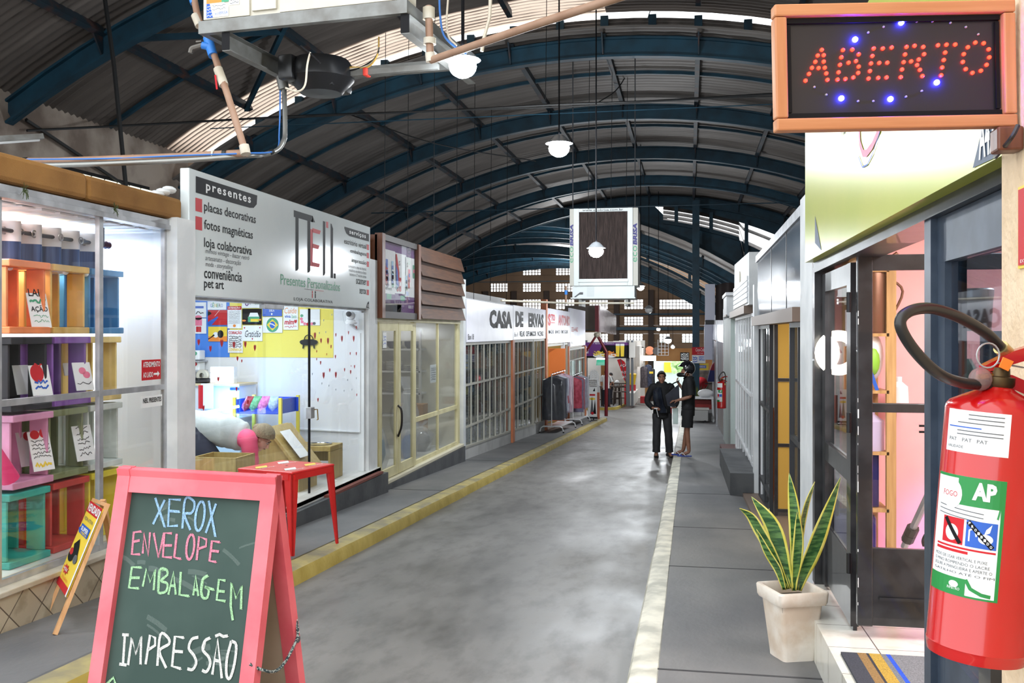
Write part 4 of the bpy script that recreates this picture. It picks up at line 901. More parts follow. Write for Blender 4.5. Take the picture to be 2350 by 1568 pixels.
MB().box((XL+.085,11.62,1.87),(XL+.089,13.14,2.77)).build('front_glass',M_glass,t)
t=thing('board_cladding','five overlapping brown boards above the plate shop window','cladding',(XL+.05,14.6,1.78))
for k in range(5):
    z0=1.80+.207*k; MB().hexa([(XL+.0,13.3,z0),(XL+.13,13.3,z0),(XL+.13,16.0-.02*k,z0),(XL+.0,16.0-.02*k,z0),(XL+.0,13.3,z0+.225),(XL+.06,13.3,z0+.225),(XL+.06,16.0-.02*k,z0+.225),(XL,16.0-.02*k,z0+.225)]).build('board',M_brw,t)
# shelves of plates
M_shelf=mat('pale_grey_shelf',(176,176,172),.5); M_china=mat('white_china',(224,222,214),.3,coat=.3); M_dark=mat('dark_pottery',(52,48,46),.4)
t=thing('plate_rack','pale metal rack against the plate shop\'s far wall','shelf',(-5,15.6,-.33)); SX0,SX1=-6.1,-4.42
for i,v in enumerate((800,850,900,950)):
    z=PY(900,v,15.6).z; MB().box((SX0,15.42,z-.03),(SX1,15.82,z)).build('shelf_board',M_shelf,t)
for x in (SX0,SX1): MB().box((x-.02,15.42,-.33),(x+.02,15.46,1.65)).build('upright',M_shelf,t)
ri=random.Random(3); ORD2=['first','second','third','fourth','fifth','sixth','seventh']
for i,v in enumerate((800,850,900)):
    z=PY(900,v,15.6).z+.002; x=SX0+.25; j=0
    while x <SX1-.15:
        dark=ri.random() <.3; h=ri.uniform(.06,.26) if not dark else .12
        b=MB(); n=max(2,int(h/.022))
        if dark: b.lathe([(.001,0),(.08,0),(.12,.05),(.13,.12),(.11,.12),(.09,.03),(.001,.02)],16,o=(x,15.6,z)); nm,lb='bowl','dark pottery bowl'
        else:
            pr=[(.001,0)]
            for k in range(n): pr += [(.07,.022*k),(.14,.022*k+.014),(.14,.022*k+.017)]
            b.lathe(pr+[(.08,.022*n-.008),(.001,.022*n-.01)],18,o=(x,15.6,z)); nm,lb='plate_stack','stack of white china plates'
        k=b.build(nm,M_dark if dark else M_china); tag(k,'%s %s rack shelf, %s from the left' % (lb,['on the top','on the middle','on the bottom'][i],ORD2[j]),'plates' if not dark else 'bowl','crockery on the rack'); x += .31; j += 1
t=thing('purple_counter','violet purple counter with slanted end inside the plate shop','counter',(-4.6,12.7,-.33)); a,c=PX(865,915,-4.5),PX(930,985,-4.3)
w=MB(); w.prism([(-5.4,12.2,.05),(-4.7,12.2,.05),(-4.56,12.2,.25),(-4.66,12.2,.6),(-5.4,12.2,.6)],(0,1.05,0)); w.build('body',mat('violet_lacquer',(108,92,168),.5),t); MB().box((-5.3,12.3,-.33),(-4.8,13.1,.05)).build('red_base',mat('dark_red_lacquer',(150,58,44),.5),t)
def wrapped(x,y,h,r,col,label):
    t=thing('wrapped_vase',label,'vase',(x,y,-.33)); MB().lathe([(.001,0),(r*.6,0),(r,h*.3),(r*.9,h*.55),(r*.35,h*.75),(r*.4,h*.85),(r*.3,h*.86),(.001,h*.8)],16,o=(x,y,-.33)).build('vase_body',mat('vase_%d_%d_%d' % col,col,.3),t)
    b=MB(); rings=[]; rr=random.Random(int(x*100+y*10))
    for z,q in ((0,.9),(.3,1.25),(.6,1.15),(.8,.7),(.9,.35),(.97,.6),(1.08,.8)): rings.append([Vector((x+r*q*(1+rr.uniform(-.14,.14))*math.cos(2*PI*k/14),y+r*q*(1+rr.uniform(-.14,.14))*math.sin(2*PI*k/14),-.33+h*z)) for k in range(14)])
    b.loft(rings,0,False,True); b.build('plastic_wrap',plastic,t)
wrapped(-4.3,11.9,.55,.13,(190,192,190),'pale vase in clear wrap at the near door leaf'); wrapped(-4.35,12.75,.75,.2,(88,130,160),'blue vase in clear wrap behind the far door leaf'); wrapped(-4.3,14.3,1.15,.16,(176,178,172),'tall grey vase in clear wrap beside the notice'); wrapped(-4.25,14.15,.5,.1,(70,120,180),'small blue vase in clear wrap below the notice'); wrapped(-4.8,13.9,.7,.22,(110,72,52),'brown earthen jar behind the plate shop window'); wrapped(-4.35,15.1,.45,.2,(120,116,108),'low grey planter in the last plate shop window')
b=MB(); b.bbox((-4.7,15.2,-.1),(-4.3,15.5,.42),.01); k=b.build('carton',mat('cardboard',(150,118,84),.8)); tag(k,'cardboard carton standing behind the last plate shop window','box')
# ================================================================== THE HERB SHOP
M_orangep=mat('orange_post',(204,116,74),.5,0,(222,136,90),3); M_grille=mat('cream_grille',(186,184,172),.5); M_base=mat('grey_white_base',(176,176,174),.65,0,(196,196,194),2,.05)
M_dglass=glass('shop_glass',(232,238,240),1.5,.03,.04,(200,205,205))
bays=[(16.36,20.75,1.42,8),(21.05,25.75,1.42,7),(26.1,30.75,1.25,6),(31.05,35.8,1.05,5)]
names=['first','second','third','last']
for i,(y0,y1,zt,nb) in enumerate(bays):
    zb=G(y0)+.32 if i == 0 else G(y0)+.36; zb1=G(y1)+.36
    if i == 2: open_bay=True
    fr=thing('grille_window','cream barred window front of the herb shop, %s bay' % names[i],'window',(XL,(y0+y1)/2,zb)); fr['kind']='structure'
    w=MB()
    for y in (y0,y1): w.box((XL-.03,y-.04,min(zb,zb1)-.05),(XL+.03,y+.04,zt))
    w.box((XL-.03,y0,zt-.05),(XL+.03,y1,zt+.02)); w.bar((XL,y0,zb),(XL,y1,zb1),.06,.06)
    w.build('frame',M_grille,fr)
    if i == 2: continue
    for z in (.665,-.075):
        MB().box((XL-.0,y0,z-.018),(XL+.03,y1,z+.018)).build('rail',M_grille,fr)
    for k in range(1,nb): y=y0+(y1-y0)*k/nb; MB().box((XL+.0,y-.01,(zb+(zb1-zb)*k/nb)),(XL+.028,y+.014,zt)).build('bar',M_grille,fr)
    if i == 1: y=23.9; MB().box((XL-.03,y-.05,zb1),(XL+.035,y+.05,zt)).build('mullion',M_grille,fr)
    MB().hexa([(XL-.012,y0,zb),(XL-.006,y0,zb),(XL-.006,y1,zb1),(XL-.012,y1,zb1),(XL-.012,y0,zt),(XL-.006,y0,zt),(XL-.006,y1,zt),(XL-.012,y1,zt)]).build('pane',M_dglass,fr)
    b=MB(); b.hexa([(XL-.2,y0,G(y0,.0)),(XL+.03,y0,G(y0,.0)),(XL+.03,y1,G(y1)),(XL-.2,y1,G(y1)),(XL-.2,y0,zb),(XL+.03,y0,zb),(XL+.03,y1,zb1),(XL-.2,y1,zb1)]); struct('wall_base_herb',b,M_base)
for i,(y,zt,lab) in enumerate(((20.9,1.43,'orange post between the first two barred windows'),(25.93,2.5,'tall orange post rising past the herb shop sign'),(30.9,1.15,'thin orange post after the open herb shop entrance'),(35.95,1.1,'orange post at the end of the herb shop front'))):
    k=MB().bbox((XL-.08,y-.13,G(y,SW)),(XL+.07,y+.13,zt),.008).build('orange_post',M_orangep); tag(k,lab,'post')
# sign of the herb shop, one board per bay
M_lila=mat('pale_lilac_board',(206,206,222),.35,0,(214,214,228),2)
FH=facade(XL+.055)
def board(y0,y1,z0,z1,label,fn):
    t=thing('sign_board',label,'sign',(XL+.03,(y0+y1)/2,z0)); MB().bbox((XL-.02,y0,z0),(XL+.053,y1,z1),.006).build('board',M_lila,t)
    b=MB(); fn(b); b.build('lettering',INKS,t,recalc=False)
def hx(u,v): p=PX(u,v,XL+.055); return p.y,p.z
def htx(b,s,u0,v0,u1,v1,m=BK,**k): a=hx(u0,v0); c=hx(u1,v1); b.text(s,FH,a[0],a[1],c[0],c[1],m,**k)
board(16.38,20.9,1.42,2.19,'white sign board with one black word over the first barred window',lambda b: (b.text('CASA',FH,18.35,1.68,20.75,2.05,BK,.05),b.text('Box 18',FH,16.5,1.47,16.95,1.57,BK)))
board(20.93,25.85,1.43,2.21,'white sign board with two black words over the second barred window',lambda b: (b.text('DE',FH,21.2,1.72,22.2,2.08,BK,.05),b.text('ERVAS',FH,22.95,1.72,25.4,2.08,BK,.05),b.text('VELAS   DEFUMADOR   INCENSO',FH,21.7,1.5,25.4,1.63,BK,.02),b.text('Box 19',FH,21.05,1.5,21.5,1.6,BK)))
board(25.9,31.2,1.28,2.27,'white sign board with large red lettering over the open entrance',lambda b: (b.text('S',FH,26.2,1.78,26.75,2.12,RD,.05),b.text('TO',FH,26.8,1.92,27.6,2.12,RD,.05),b.rect(FH,26.8,1.86,27.6,1.885,RD),b.text('ANTONIO',FH,28.3,1.8,31.1,2.13,RD,.04),b.text('IMAGENS   BANHOS   FUMO E GUIAS',FH,26.3,1.56,30.6,1.67,BK,.02),b.text('Box 20',FH,26.1,1.35,26.6,1.44,BK)))
board(31.25,35.85,1.13,2.4,'white end sign board with a red phone number',lambda b: (b.text('3524-4462',FH,31.5,1.62,33.4,1.78,RD,.02),b.text('Box 21',FH,31.5,1.22,32.0,1.32,BK)))
# goods behind the bars: shelves of jars, packets and bundles
rh=random.Random(11); M_hsh=mat('dark_shelf',(96,92,86),.6)
GC=[(52,62,92),(70,84,112),(58,50,48),(96,100,104),(150,156,164),(84,60,70),(60,74,66),(120,96,70),(196,200,204),(40,44,56),(110,60,58),(168,150,90)]
GM=[mat('goods_%d' % i,c,.35,0,tuple(min(255,int(x*1.5)+12) for x in c),22,coat=.3) for i,c in enumerate(GC)]
nn=0
def jar(b,p,r,h,kind):
    if kind == 0: b.lathe([(.001,0),(r,0),(r,h*.72),(r*.6,h*.85),(r*.62,h),(.001,h)],10,o=p)
    elif kind == 1: b.bbox((p[0]-r,p[1]-r*1.2,p[2]),(p[0]+r,p[1]+r*1.2,p[2]+h),.008)
    elif kind == 2: b.lathe([(.001,0),(r,.01),(r*1.15,h*.35),(r*.8,h*.8),(r*.3,h*.9),(r*.5,h),(.001,h)],10,o=p)
    else: b.lathe([(r*.4,0),(r*.9,h*.25),(r*.6,h*.6),(r*.9,h*.8),(.001,h)],8,o=p)
words1=['dark','blue grey','brown','slate','silvery','plum','green grey','tan','white','inky','maroon','mustard']; kinds=['jar','packet','herb_sack','bundle']
for bi,(y0,y1) in enumerate(((16.5,20.7),(21.1,25.7),(31.2,35.6))):
    zf=G((y0+y1)/2)+.3
    t=thing('goods_shelf','dark goods shelf behind the barred window of the %s bay' % ['first','second','last'][bi],'shelf',(XL-.45,(y0+y1)/2,zf))
    lv=[zf+.02+.47*k for k in range(5 if bi <2 else 4)]
    for z in lv: MB().box((XL-.62,y0,z-.02),(XL-.22,y1,z)).build('shelf_board',M_hsh,t)
    for y in (y0+.03,(y0+y1)/2,y1-.03): MB().box((XL-.62,y-.015,zf-.3),(XL-.58,y+.015,lv[-1]+.4)).build('upright',M_hsh,t)
    MB().box((XL-.66,y0,zf-.3),(XL-.63,y1,2.1)).build('back_panel',mat('dark_backing',(60,62,68),.7),t)
    for li,z in enumerate(lv):
        y=y0+.14; j=0
        while y <y1-.14:
            kd=rh.choice([0,1,1,2,3]); r=rh.uniform(.06,.1); h=rh.uniform(.2,.4); g=rh.randrange(12)
            b=MB(); jar(b,(XL-.36+rh.uniform(-.06,.06),y,z),r,h,kd); o=b.build(kinds[kd],GM[g])
            tag(o,'%s %s on the %s herb shelf, %s bay' % (words1[g],kinds[kd].replace('_',' '),['lowest','second','third','fourth','top'][li],['first','second','last'][bi]),kinds[kd].split('_')[-1],'goods behind the barred windows'); y += 2*r+rh.uniform(.06,.16); nn += 1
# open bay: orange door, ochre wall, blue bucket, white trim
b=MB(); b.box((-5.6,30.0,-1.3),(-4.0,30.05,1.7)); k=b.build('ochre_partition',mat('mustard_board',(190,158,88),.6)); tag(k,'mustard partition board inside the open herb shop entrance','partition')
a,c=PY(1281,872,29.2),PY(1290,800,29.2); b=MB(); b.bbox((a.x-.3,29.2,G(29,.2)),(c.x+.1,29.26,c.z),.01); k=b.build('orange_door',mat('bright_orange_lacquer',(240,130,60),.5)); tag(k,'bright orange door leaf standing open in the herb shop','door')
b=MB(); b.box((XL-.04,29.6,G(29.6,SW)),(XL+.05,29.9,1.28)); k=b.build('white_jamb',M_whp); tag(k,'white jamb beside the orange door leaf','post')
# ================================================================== CLOTHES RACKS IN FRONT
M_wst=mat('white_steel',(222,224,226),.35,.2); M_bst=mat('black_steel',(30,30,32),.4,.4)
pl2=glass('garment_plastic',(246,247,250),1.5,.12,.07,(226,228,236))
def rack(ya,yb,x0,x1,label,ht=1.52):
    t=thing('clothes_rack',label,'clothes rack',((x0+x1)/2,(ya+yb)/2,G((ya+yb)/2,SW)))
    xm=(x0+x1)/2
    for y in (ya,yb):
        g=G(y,SW)
        MB().tube([(x0,y,g+.02),(x0+.03,y,g+.13),(x0+.1,y,g+.17),(x1-.1,y,g+.17),(x1-.03,y,g+.13),(x1,y,g+.02)],.016,8).build('foot',M_wst,t)
        for x in (x0,x1): MB().lathe([(.001,0),(.022,0),(.022,.03),(.001,.03)],8,o=(x,y,g)).build('rubber_tip',M_bst,t)
        MB().tube([(xm,y,g+.17),(xm,y,G(ya,SW)+ht)],.014,8).build('post',M_wst,t)
    MB().tube([(xm,ya,G(ya,SW)+ht),(xm,yb,G(ya,SW)+ht)],.014,8).build('top_bar',M_wst,t)
    MB().hexa([(x0+.1,ya,G(ya,SW)+.15),(x1-.1,ya,G(ya,SW)+.15),(x1-.1,yb,G(yb,SW)+.15),(x0+.1,yb,G(yb,SW)+.15),(x0+.1,ya,G(ya,SW)+.17),(x1-.1,ya,G(ya,SW)+.17),(x1-.1,yb,G(yb,SW)+.17),(x0+.1,yb,G(yb,SW)+.17)]).build('lower_shelf',M_wst,t)
    return xm,G(ya,SW)+ht
def garment(xm,y,zt,h,w,d,col,label,bag=True,seed=0,stripes=None):
    t=thing('garment',label,'garment',(xm,y,zt-h),group='wrapped clothes on the racks'); rr=random.Random(seed)
    def body(k):
        rings=[]
        for z,q,e in ((-.07,.14,.5),(-.1,.5,.6),(-.15,.96,.8),(-.3,1,1),(-.6*h,.95,1),(-.8*h,1.02,1.1),(-h,1.0,1.1)):
            rings.append([Vector((xm+w/2*q*k*math.cos(a)*(1+.05*math.sin(5*a+seed)),y+d/2*e*k*math.sin(a)*(1+.16*math.sin(7*a+seed*2+z*3)),zt+z*(1.03 if k >1 else 1))) for a in [2*PI*j/20 for j in range(20)]])
        return rings
    b=MB(); b.loft(body(1.),0,True,True)
    if stripes:
        for f in range(len(b.f)):
            zz=sum(b.v[i].z for i in b.f[f])/len(b.f[f])
            if zt-zz >.55*h and f % 3 == 0: b.m[f]=1
    b.build('cloth',[mat('cloth_%d_%d_%d' % col,col,.7,0,tuple(min(255,x+26) for x in col),9,.1),mat('stripe_red',(190,44,56),.7)],t)
    if bag: b=MB(); b.loft(body(1.1),0,False,True); b.build('plastic_bag',pl2,t)
    MB().tube(smooth_path([(xm-w*.4,y,zt-.14),(xm-.05,y,zt-.06),(xm,y,zt-.03),(xm+.02,y,zt+.02),(xm,y,zt+.035),(xm-.02,y,zt+.025)],4),.006,5).build('hanger',M_bst,t)
xm,zt=rack(24.7,27.4,-3.84,-3.22,'white wheeled clothes rack nearest to the herb shop bars')
specs=[((28,30,40),'black garment in shiny wrap, nearest on the first rack',1.2),((34,38,56),'dark navy garment behind the nearest black one',1.2),((196,198,206),'pale grey dress with red striped skirt in clear wrap',1.05),((206,170,182),'pinkish garment in clear wrap on the first rack',1.12),((180,140,156),'faded rose garment at the far end of the first rack',1.15)]
for i,(c,lab,h) in enumerate(specs): garment(xm,25.0+.5*i,zt,h,.56,.34,c,lab,True,i,i == 2)
xm,zt=rack(28.9,31.3,-3.75,-3.2,'white clothes rack second from the camera on the left pavement',1.5)
specs=[((132,34,52),'crimson patterned garment at the head of the second rack',1.0),((70,66,96),'navy and red plaid garment on the second rack',1.15),((150,40,60),'red plaid garment between two dark ones on the second rack',1.1),((150,146,164),'lavender garment in clear wrap on the second rack',1.1),((190,190,198),'white garment in clear wrap ending the second rack',1.1)]
for i,(c,lab,h) in enumerate(specs): garment(xm,29.1+.46*i,zt,h,.5,.3,c,lab,i >0,i+9,i == 2)
# standing poster, leaning boards, red frame
a=PY(1362,972,32.2); g=G(32.2,SW); t=thing('poster_stand','grey poster on a black stand behind the clothes racks','poster stand',(a.x,32.2,g))
x0,x1=PY(1349,900,32.2).x,PY(1370,900,32.2).x; z1,z0=PY(1360,888,32.2).z,PY(1360,957,32.2).z
M=facing(32.2,x0,z0); w=MB(); w.box((x0,32.2,z0),(x1,32.23,z1)); W,H=x1-x0,z1-z0; w.rect(M,.01,.01,W-.01,H-.01,PA,.002); w.flat(M,[(.08,.1),(.14,.7),(.2,.1)],GY,.003); w.flat(M,[(.18,.1),(.24,.6),(.28,.1)],BK,.003); w.disc(M,W*.5,H*.12,.05,.05,RD,.004); w.rect(M,.06,H*.7,W-.06,H*.76,RD,.003); w.disc(M,W*.5,H*.6,.1,.04,YE,.003); w.flat(M,[(W*.55,H*.85),(W*.8,H*.85),(W*.75,H*.97)],BK,.003); w.build('poster_panel',INKS,t,recalc=False)
MB().tube([(a.x,32.25,g+.02),(a.x,32.25,z0)],.02,8).build('pole',M_bst,t); MB().box((x0-.02,32.19,z0-.06),(x1+.02,32.25,z0)).build('lower_frame',M_bst,t); MB().bbox((a.x-.13,32.15,g),(a.x+.13,32.35,g+.03),.005).build('base',M_bst,t)
for i,(u,c,lab) in enumerate(((1368,(120,58,40),'dark red brown plank leaning beside the grey poster'),(1373,(186,88,54),'orange brown plank leaning beside the grey poster'))):
    p=PY(u,960,33.4); k=MB().bar((p.x,33.4,G(33.4,SW)),(p.x-.02,33.6,PY(u,902,33.4).z),.1,.05).build('plank',mat('plank_%d' % i,c,.6)); tag(k,lab,'plank')
M_dred=mat('dark_red_steel',(112,22,34),.45,.1)
a=PG(1391,955); Y=a.y; t=thing('red_trestle','dark red steel support with forked top at the crossing','frame',(a.x,Y,G(Y)))
pk=PY(1370,768,Y); zf=PY(1392,808,Y)
MB().tube([a,zf],.07,8).build('post',M_dred,t); MB().tube([zf,pk],.06,8).build('brace',M_dred,t); MB().tube([pk,PY(1344,808,Y)],.045,8).build('brace',M_dred,t); MB().ball(pk,.13,6).build('knot',M_sill,t)
# ================================================================== ACROSS THE CROSSING: SNACK BAR AND FAR STALLS
a,c=PY(1330,757,38.6),PY(1371,701,38.6); b=MB(); b.box((a.x-.6,38.6,a.z),(c.x,38.8,c.z)); b.box((a.x-.6,38.62,G(38.6,SW)),(a.x-.45,38.78,a.z+.1)); k=b.build('grey_gable',mat('grey_board',(120,112,106),.8,0,(132,124,118),1)); tag(k,'plain grey gable board beyond the herb shop sign','board')
t=thing('tilted_sign','glossy pale sign with red edge tilted beyond the grey gable','sign',(-2.85,38,1.55)); 
def P4(u,v,y): return PY(u,v,y)
q=[P4(1370,701,36.6),P4(1408,725,42),P4(1408,768,42),P4(1370,762,36.6)]
w=MB(); n=(q[1]-q[0]).cross(q[3]-q[0]).normalized(); w.hexa([q[3],q[2],q[1],q[0],q[3]-n*.12,q[2]-n*.12,q[1]-n*.12,q[0]-n*.12]); w.build('sign_face',mat('glossy_pale_sign',(190,178,180),.15,.3,(206,196,198),1),t)
MB().bar(q[0],q[3],.14,.14).build('red_edge',M_dred,t)
YS=48.5; x0,x1=PY(1338,800,YS).x,PY(1443,800,YS).x; z1,z0=PY(1400,786,YS).z,PY(1400,822,YS).z; M=facing(YS,x0,z0); W,H=x1-x0,z1-z0
t=thing('snack_bar_sign','purple snack bar sign picturing fries, a fried dish and two beers','sign',(x0,YS,z0)); w=MB(); w.box((x0,YS,z0),(x1,YS+.2,z1)); w.build('sign_box',mat('deep_violet_sign',(52,22,66),.4),t)
w=MB(); w.rect(M,0,0,W,H,1,.002); w.flat(M,[(0,H*.12),(W*.32,H*.12),(W*.45,H),(0,H)],PU,.004); w.rect(M,0,H*.82,W,H,PU,.005)
w.text('DOS E',M,.02,H*.52,W*.13,H*.7,PA,.02,lift=.01); w.text('ÇOES',M,.02,H*.26,W*.12,H*.45,PA,.02,lift=.01); w.text('BOX 7   MEIA NOVENTA, GARANTIA 71',M,W*.15,H*.87,W*.68,H*.95,PA,lift=.01)
for cx,m in ((.36,YE),(.6,OR)):
    w.disc(M,W*cx,H*.16,W*.14,H*.14,PA,.008)
    rr=random.Random(5)
    for k in range(26): xx=W*(cx+rr.uniform(-.1,.1)); yy=H*(.16+rr.uniform(0,.2)); w.ribbon(M,[(xx,yy),(xx+rr.uniform(-.2,.2),yy+rr.uniform(-.06,.1))],.03,m,.01+k*.0005)
for cx in (.76,.86): w.flat(M,[(W*(cx-.035),H*.1),(W*(cx+.035),H*.1),(W*(cx+.045),H*.85),(W*(cx-.045),H*.85)],YE,.01); w.rect(M,W*(cx-.045),H*.78,W*(cx+.045),H*.92,PA,.012)
w.build('printed_face',INKS,t,recalc=False)
M_stall=mat('pale_stall_board',(196,192,186),.6,0,(208,204,198),1)
def box_thing(name,cat,lab,lo,hi,m,r=.01): k=MB().bbox(lo,hi,r).build(name,m); return tag(k,lab,cat)
x=PY(1451,800,YS).x; box_thing('side_sign','sign','small white sign end beside the snack bar sign',(x1+.02,YS-.1,z0+.02),(PY(1457,800,YS).x,YS+.3,z1),M_stall)
for u,lab,w_ in ((1441,'dark grey post of the snack bar at its right corner',.09),(1451,'slim steel post next to the snack bar corner',.06),(1345,'steel post at the left end of the snack bar',.07)):
    x=PY(u,850,49).x; box_thing('stall_post','post',lab,(x-w_,49-w_,G(49,SW)),(x+w_,49+w_,1.2),M_alud)
box_thing('dado_board','board','low pale board at the foot of the snack bar corner',(PY(1442,900,49.3).x,49.3,G(49,SW)),(PY(1456,900,49.3).x,53,G(49,.75)),M_stall)
# back of the snack bar: wall, lit opening, green awning, shelf of packets
b=MB(); b.box((-9,57,-3),(-5.2,57.2,1.6)); k=b.build('stall_board',M_stall); tag(k,'pale back board of the snack bar','board')
x0,x1=PY(1370,830,56).x,PY(1393,830,56).x; k=MB().hexa([(x0,55.4,PY(1380,838,56).z),(x1,55.4,PY(1380,838,56).z),(x1,56.4,PY(1380,838,56).z),(x0,56.4,PY(1380,838,56).z),(x0,55.9,PY(1380,826,56).z),(x1,55.9,PY(1380,826,56).z),(x1,56.4,PY(1380,826,56).z),(x0,56.4,PY(1380,826,56).z)]).build('green_awning',mat('green_awning',(24,110,84),.6)); tag(k,'small green awning inside the snack bar','awning')
z=PY(1380,823,55.8).z; k=MB().box((PY(1369,823,55.8).x,55.6,z-.06),(PY(1398,823,55.8).x,55.7,z+.06)).build('strip_light',emit('cool_strip',(240,250,255),4)); tag(k,'cool white strip light above the green awning','lamp')
t=thing('packet_rack','wire rack of small pale packets behind the snack bar guests','rack',(PY(1410,880,55).x,55,G(55,SW)))
x0,x1=PY(1398,850,55).x,PY(1430,850,55).x
for k in range(6): z=G(55,.5)+.42*k; MB().box((x0,55,z),(x1,55.3,z+.03)).build('shelf_board',M_alu,t)
rr=random.Random(8)
for k in range(6):
    for j in range(5): x=x0+(x1-x0)*(j+.5)/5; MB().bbox((x-.07,55.02,G(55,.53)+.42*k),(x+.07,55.2,G(55,.53)+.42*k+rr.uniform(.2,.3)),.01).build('packet',GM[rr.choice([3,4,8,0])],t)
# stacked white plastic chairs
def plastic_chair(x,y,z,label,rot=0.):
    t=thing('plastic_chair',label,'chair',(x,y,z),rot,'stacked white chairs'); m=mat('white_plastic',(224,226,228),.35)
    MB().bbox((-.22,-.22,.40),(.22,.22,.43),.012).build('seat',m,t,True)
    b=MB()
    n=10; o=[]; 
    for a in range(n+1): q=PI*a/n; o.append((-.23*math.cos(q),.22,.44+.42*math.sin(q) ** .6))
    for i in range(n): b.bar(o[i],o[i+1],.03,.03)
    for xx in (-.12,-.04,.04,.12): b.bar((xx,.22,.44),(xx,.23,.44+.4*(1-(xx/.23) ** 2) ** .3),.045,.012,(0,1,0))
    b.build('backrest',m,t,True)
    for sx in (-1,1):
        b=MB(); b.bar((sx*.24,.2,.62),(sx*.25,-.16,.62),.045,.02); b.bar((sx*.25,-.16,.62),(sx*.25,-.2,.43),.04,.02); b.build('armrest',m,t,True)
        for sy in (-1,1): MB().bar((sx*.2,sy*.2,.41),(sx*.25,sy*.25,0),.04,.03).build('leg',m,t,True)
    return t
p=PY(1362,900,46.8); zb=G(46.8,SW)
for i in range(4): plastic_chair(p.x,46.8,zb+.62+.1*i,'white plastic armchair in the stack near the snack bar, %s from the bottom' % ORD[i],PI if False else 0)
box_thing('stack_base','crate','grey crate block under the stacked white chairs',(p.x-.28,46.55,zb),(p.x+.28,47.05,zb+.62),mat('grey_crate',(150,150,150),.6))
# dark bar tables and stools
M_dwood=wood('dark_brown_wood',(44,32,26),(66,48,38),'Z',.5)
def bar_table(x,y,label,h=1.0,w=.62):
    z=G(y,SW); t=thing('bar_table',label,'table',(x,y,z),0,'dark tables of the snack bar')
    MB().bbox((-w/2,-w/2,h-.04),(w/2,w/2,h),.008).build('table_top',M_dwood,t,True)
    for sx in (-1,1):
        for sy in (-1,1): MB().bar((sx*(w/2-.06),sy*(w/2-.06),h-.04),(sx*(w/2-.02),sy*(w/2-.02),0),.05,.05).build('leg',M_dwood,t,True)
    MB().bbox((-w/2+.05,-.02,.3),(w/2-.05,.02,.35),.005).build('stretcher',M_dwood,t,True)
def stool(x,y,label,h=.72):
    z=G(y,SW); t=thing('bar_chair',label,'chair',(x,y,z),0,'dark chairs of the snack bar')
    MB().bbox((-.2,-.2,h-.04),(.2,.2,h),.01).build('seat',M_dwood,t,True)
    for sx in (-1,1):
        for sy in (-1,1): MB().bar((sx*.17,sy*.17,h-.04),(sx*.2,sy*.2,0),.04,.04).build('leg',M_dwood,t,True)
        MB().bar((sx*.18,.18,h),(sx*.19,.22,h+.42),.035,.03).build('back_post',M_dwood,t,True)
    for z2 in (.18,.36): MB().box((-.18,.19,h+z2),(.18,.215,h+z2+.06)).build('back_slat',M_dwood,t,True)
for u,y,lab in ((1368,47.6,'dark square bar table beside the stacked white chairs'),(1409,49.8,'dark square bar table the man in white leans on'),(1424,52,'dark square bar table behind the red feather flag')): p=PY(u,900,y); bar_table(p.x,y,lab)
for u,y,lab in ((1417,48.9,'dark bar chair at the platform\'s near edge'),(1430,49.8,'dark bar chair next to the grey corner post'),(1396,52.6,'dark bar chair behind the table of the man in white'),(1356,48.2,'dark bar chair under the stacked white chairs\' side')): p=PY(u,900,y); stool(p.x,y,lab)
b=MB(); p=PY(1416,880,49.9); b.lathe([(.001,0),(.09,0),(.13,.12),(.12,.22),(.05,.28),(.001,.3)],12,o=(p.x,49.9,G(49.8,SW)+1.0)); k=b.build('white_bag',M_paper); tag(k,'white carrier bag standing on the bar table','bag')
# red feather flag and yellow tub
t=thing('feather_flag','red and white feather flag leaning at the snack bar corner','flag',(PY(1436,905,50.5).x,50.5,G(50.5,SW)))
fp=lambda u,v: PY(u,v,50.5); w=MB(); out=[fp(1416,826),fp(1424,824),fp(1433,830),fp(1440,846),fp(1443,872),fp(1438,880),fp(1432,872),fp(1425,850)]; w.prism(out,(0,.03,0),RD)
for s_,u0,v0,u1,v1 in (('AÇAI',1423,843,1440,836),('PORÇOES',1425,858,1441,852),('LANCHES',1428,868,1442,863)): c0,c1=fp(u0,v0),fp(u1,v1); w.text(s_,facing(50.49,0,0),c0.x,c0.z,c1.x,c1.z,PA,.02)
w.build('cloth',INKS,t,recalc=False); MB().tube([fp(1437,905),fp(1437,878),fp(1424,826)],.025,6).build('pole',M_alud,t)
p=PY(1446,868,51.5); k=MB().lathe([(.001,0),(.26,0),(.34,.55),(.3,.6),(.001,.6)],14,o=(p.x,51.5,p.z-.35)).build('yellow_tub',mat('yellow_plastic',(232,190,40),.4)); tag(k,'yellow plastic tub at the snack bar corner','tub')
box_thing('red_display','display','red and white display under the yellow tub',(p.x-.3,51.35,G(51.5,SW)),(p.x+.3,51.7,p.z-.35),mat('red_plastic',(196,40,48),.4))
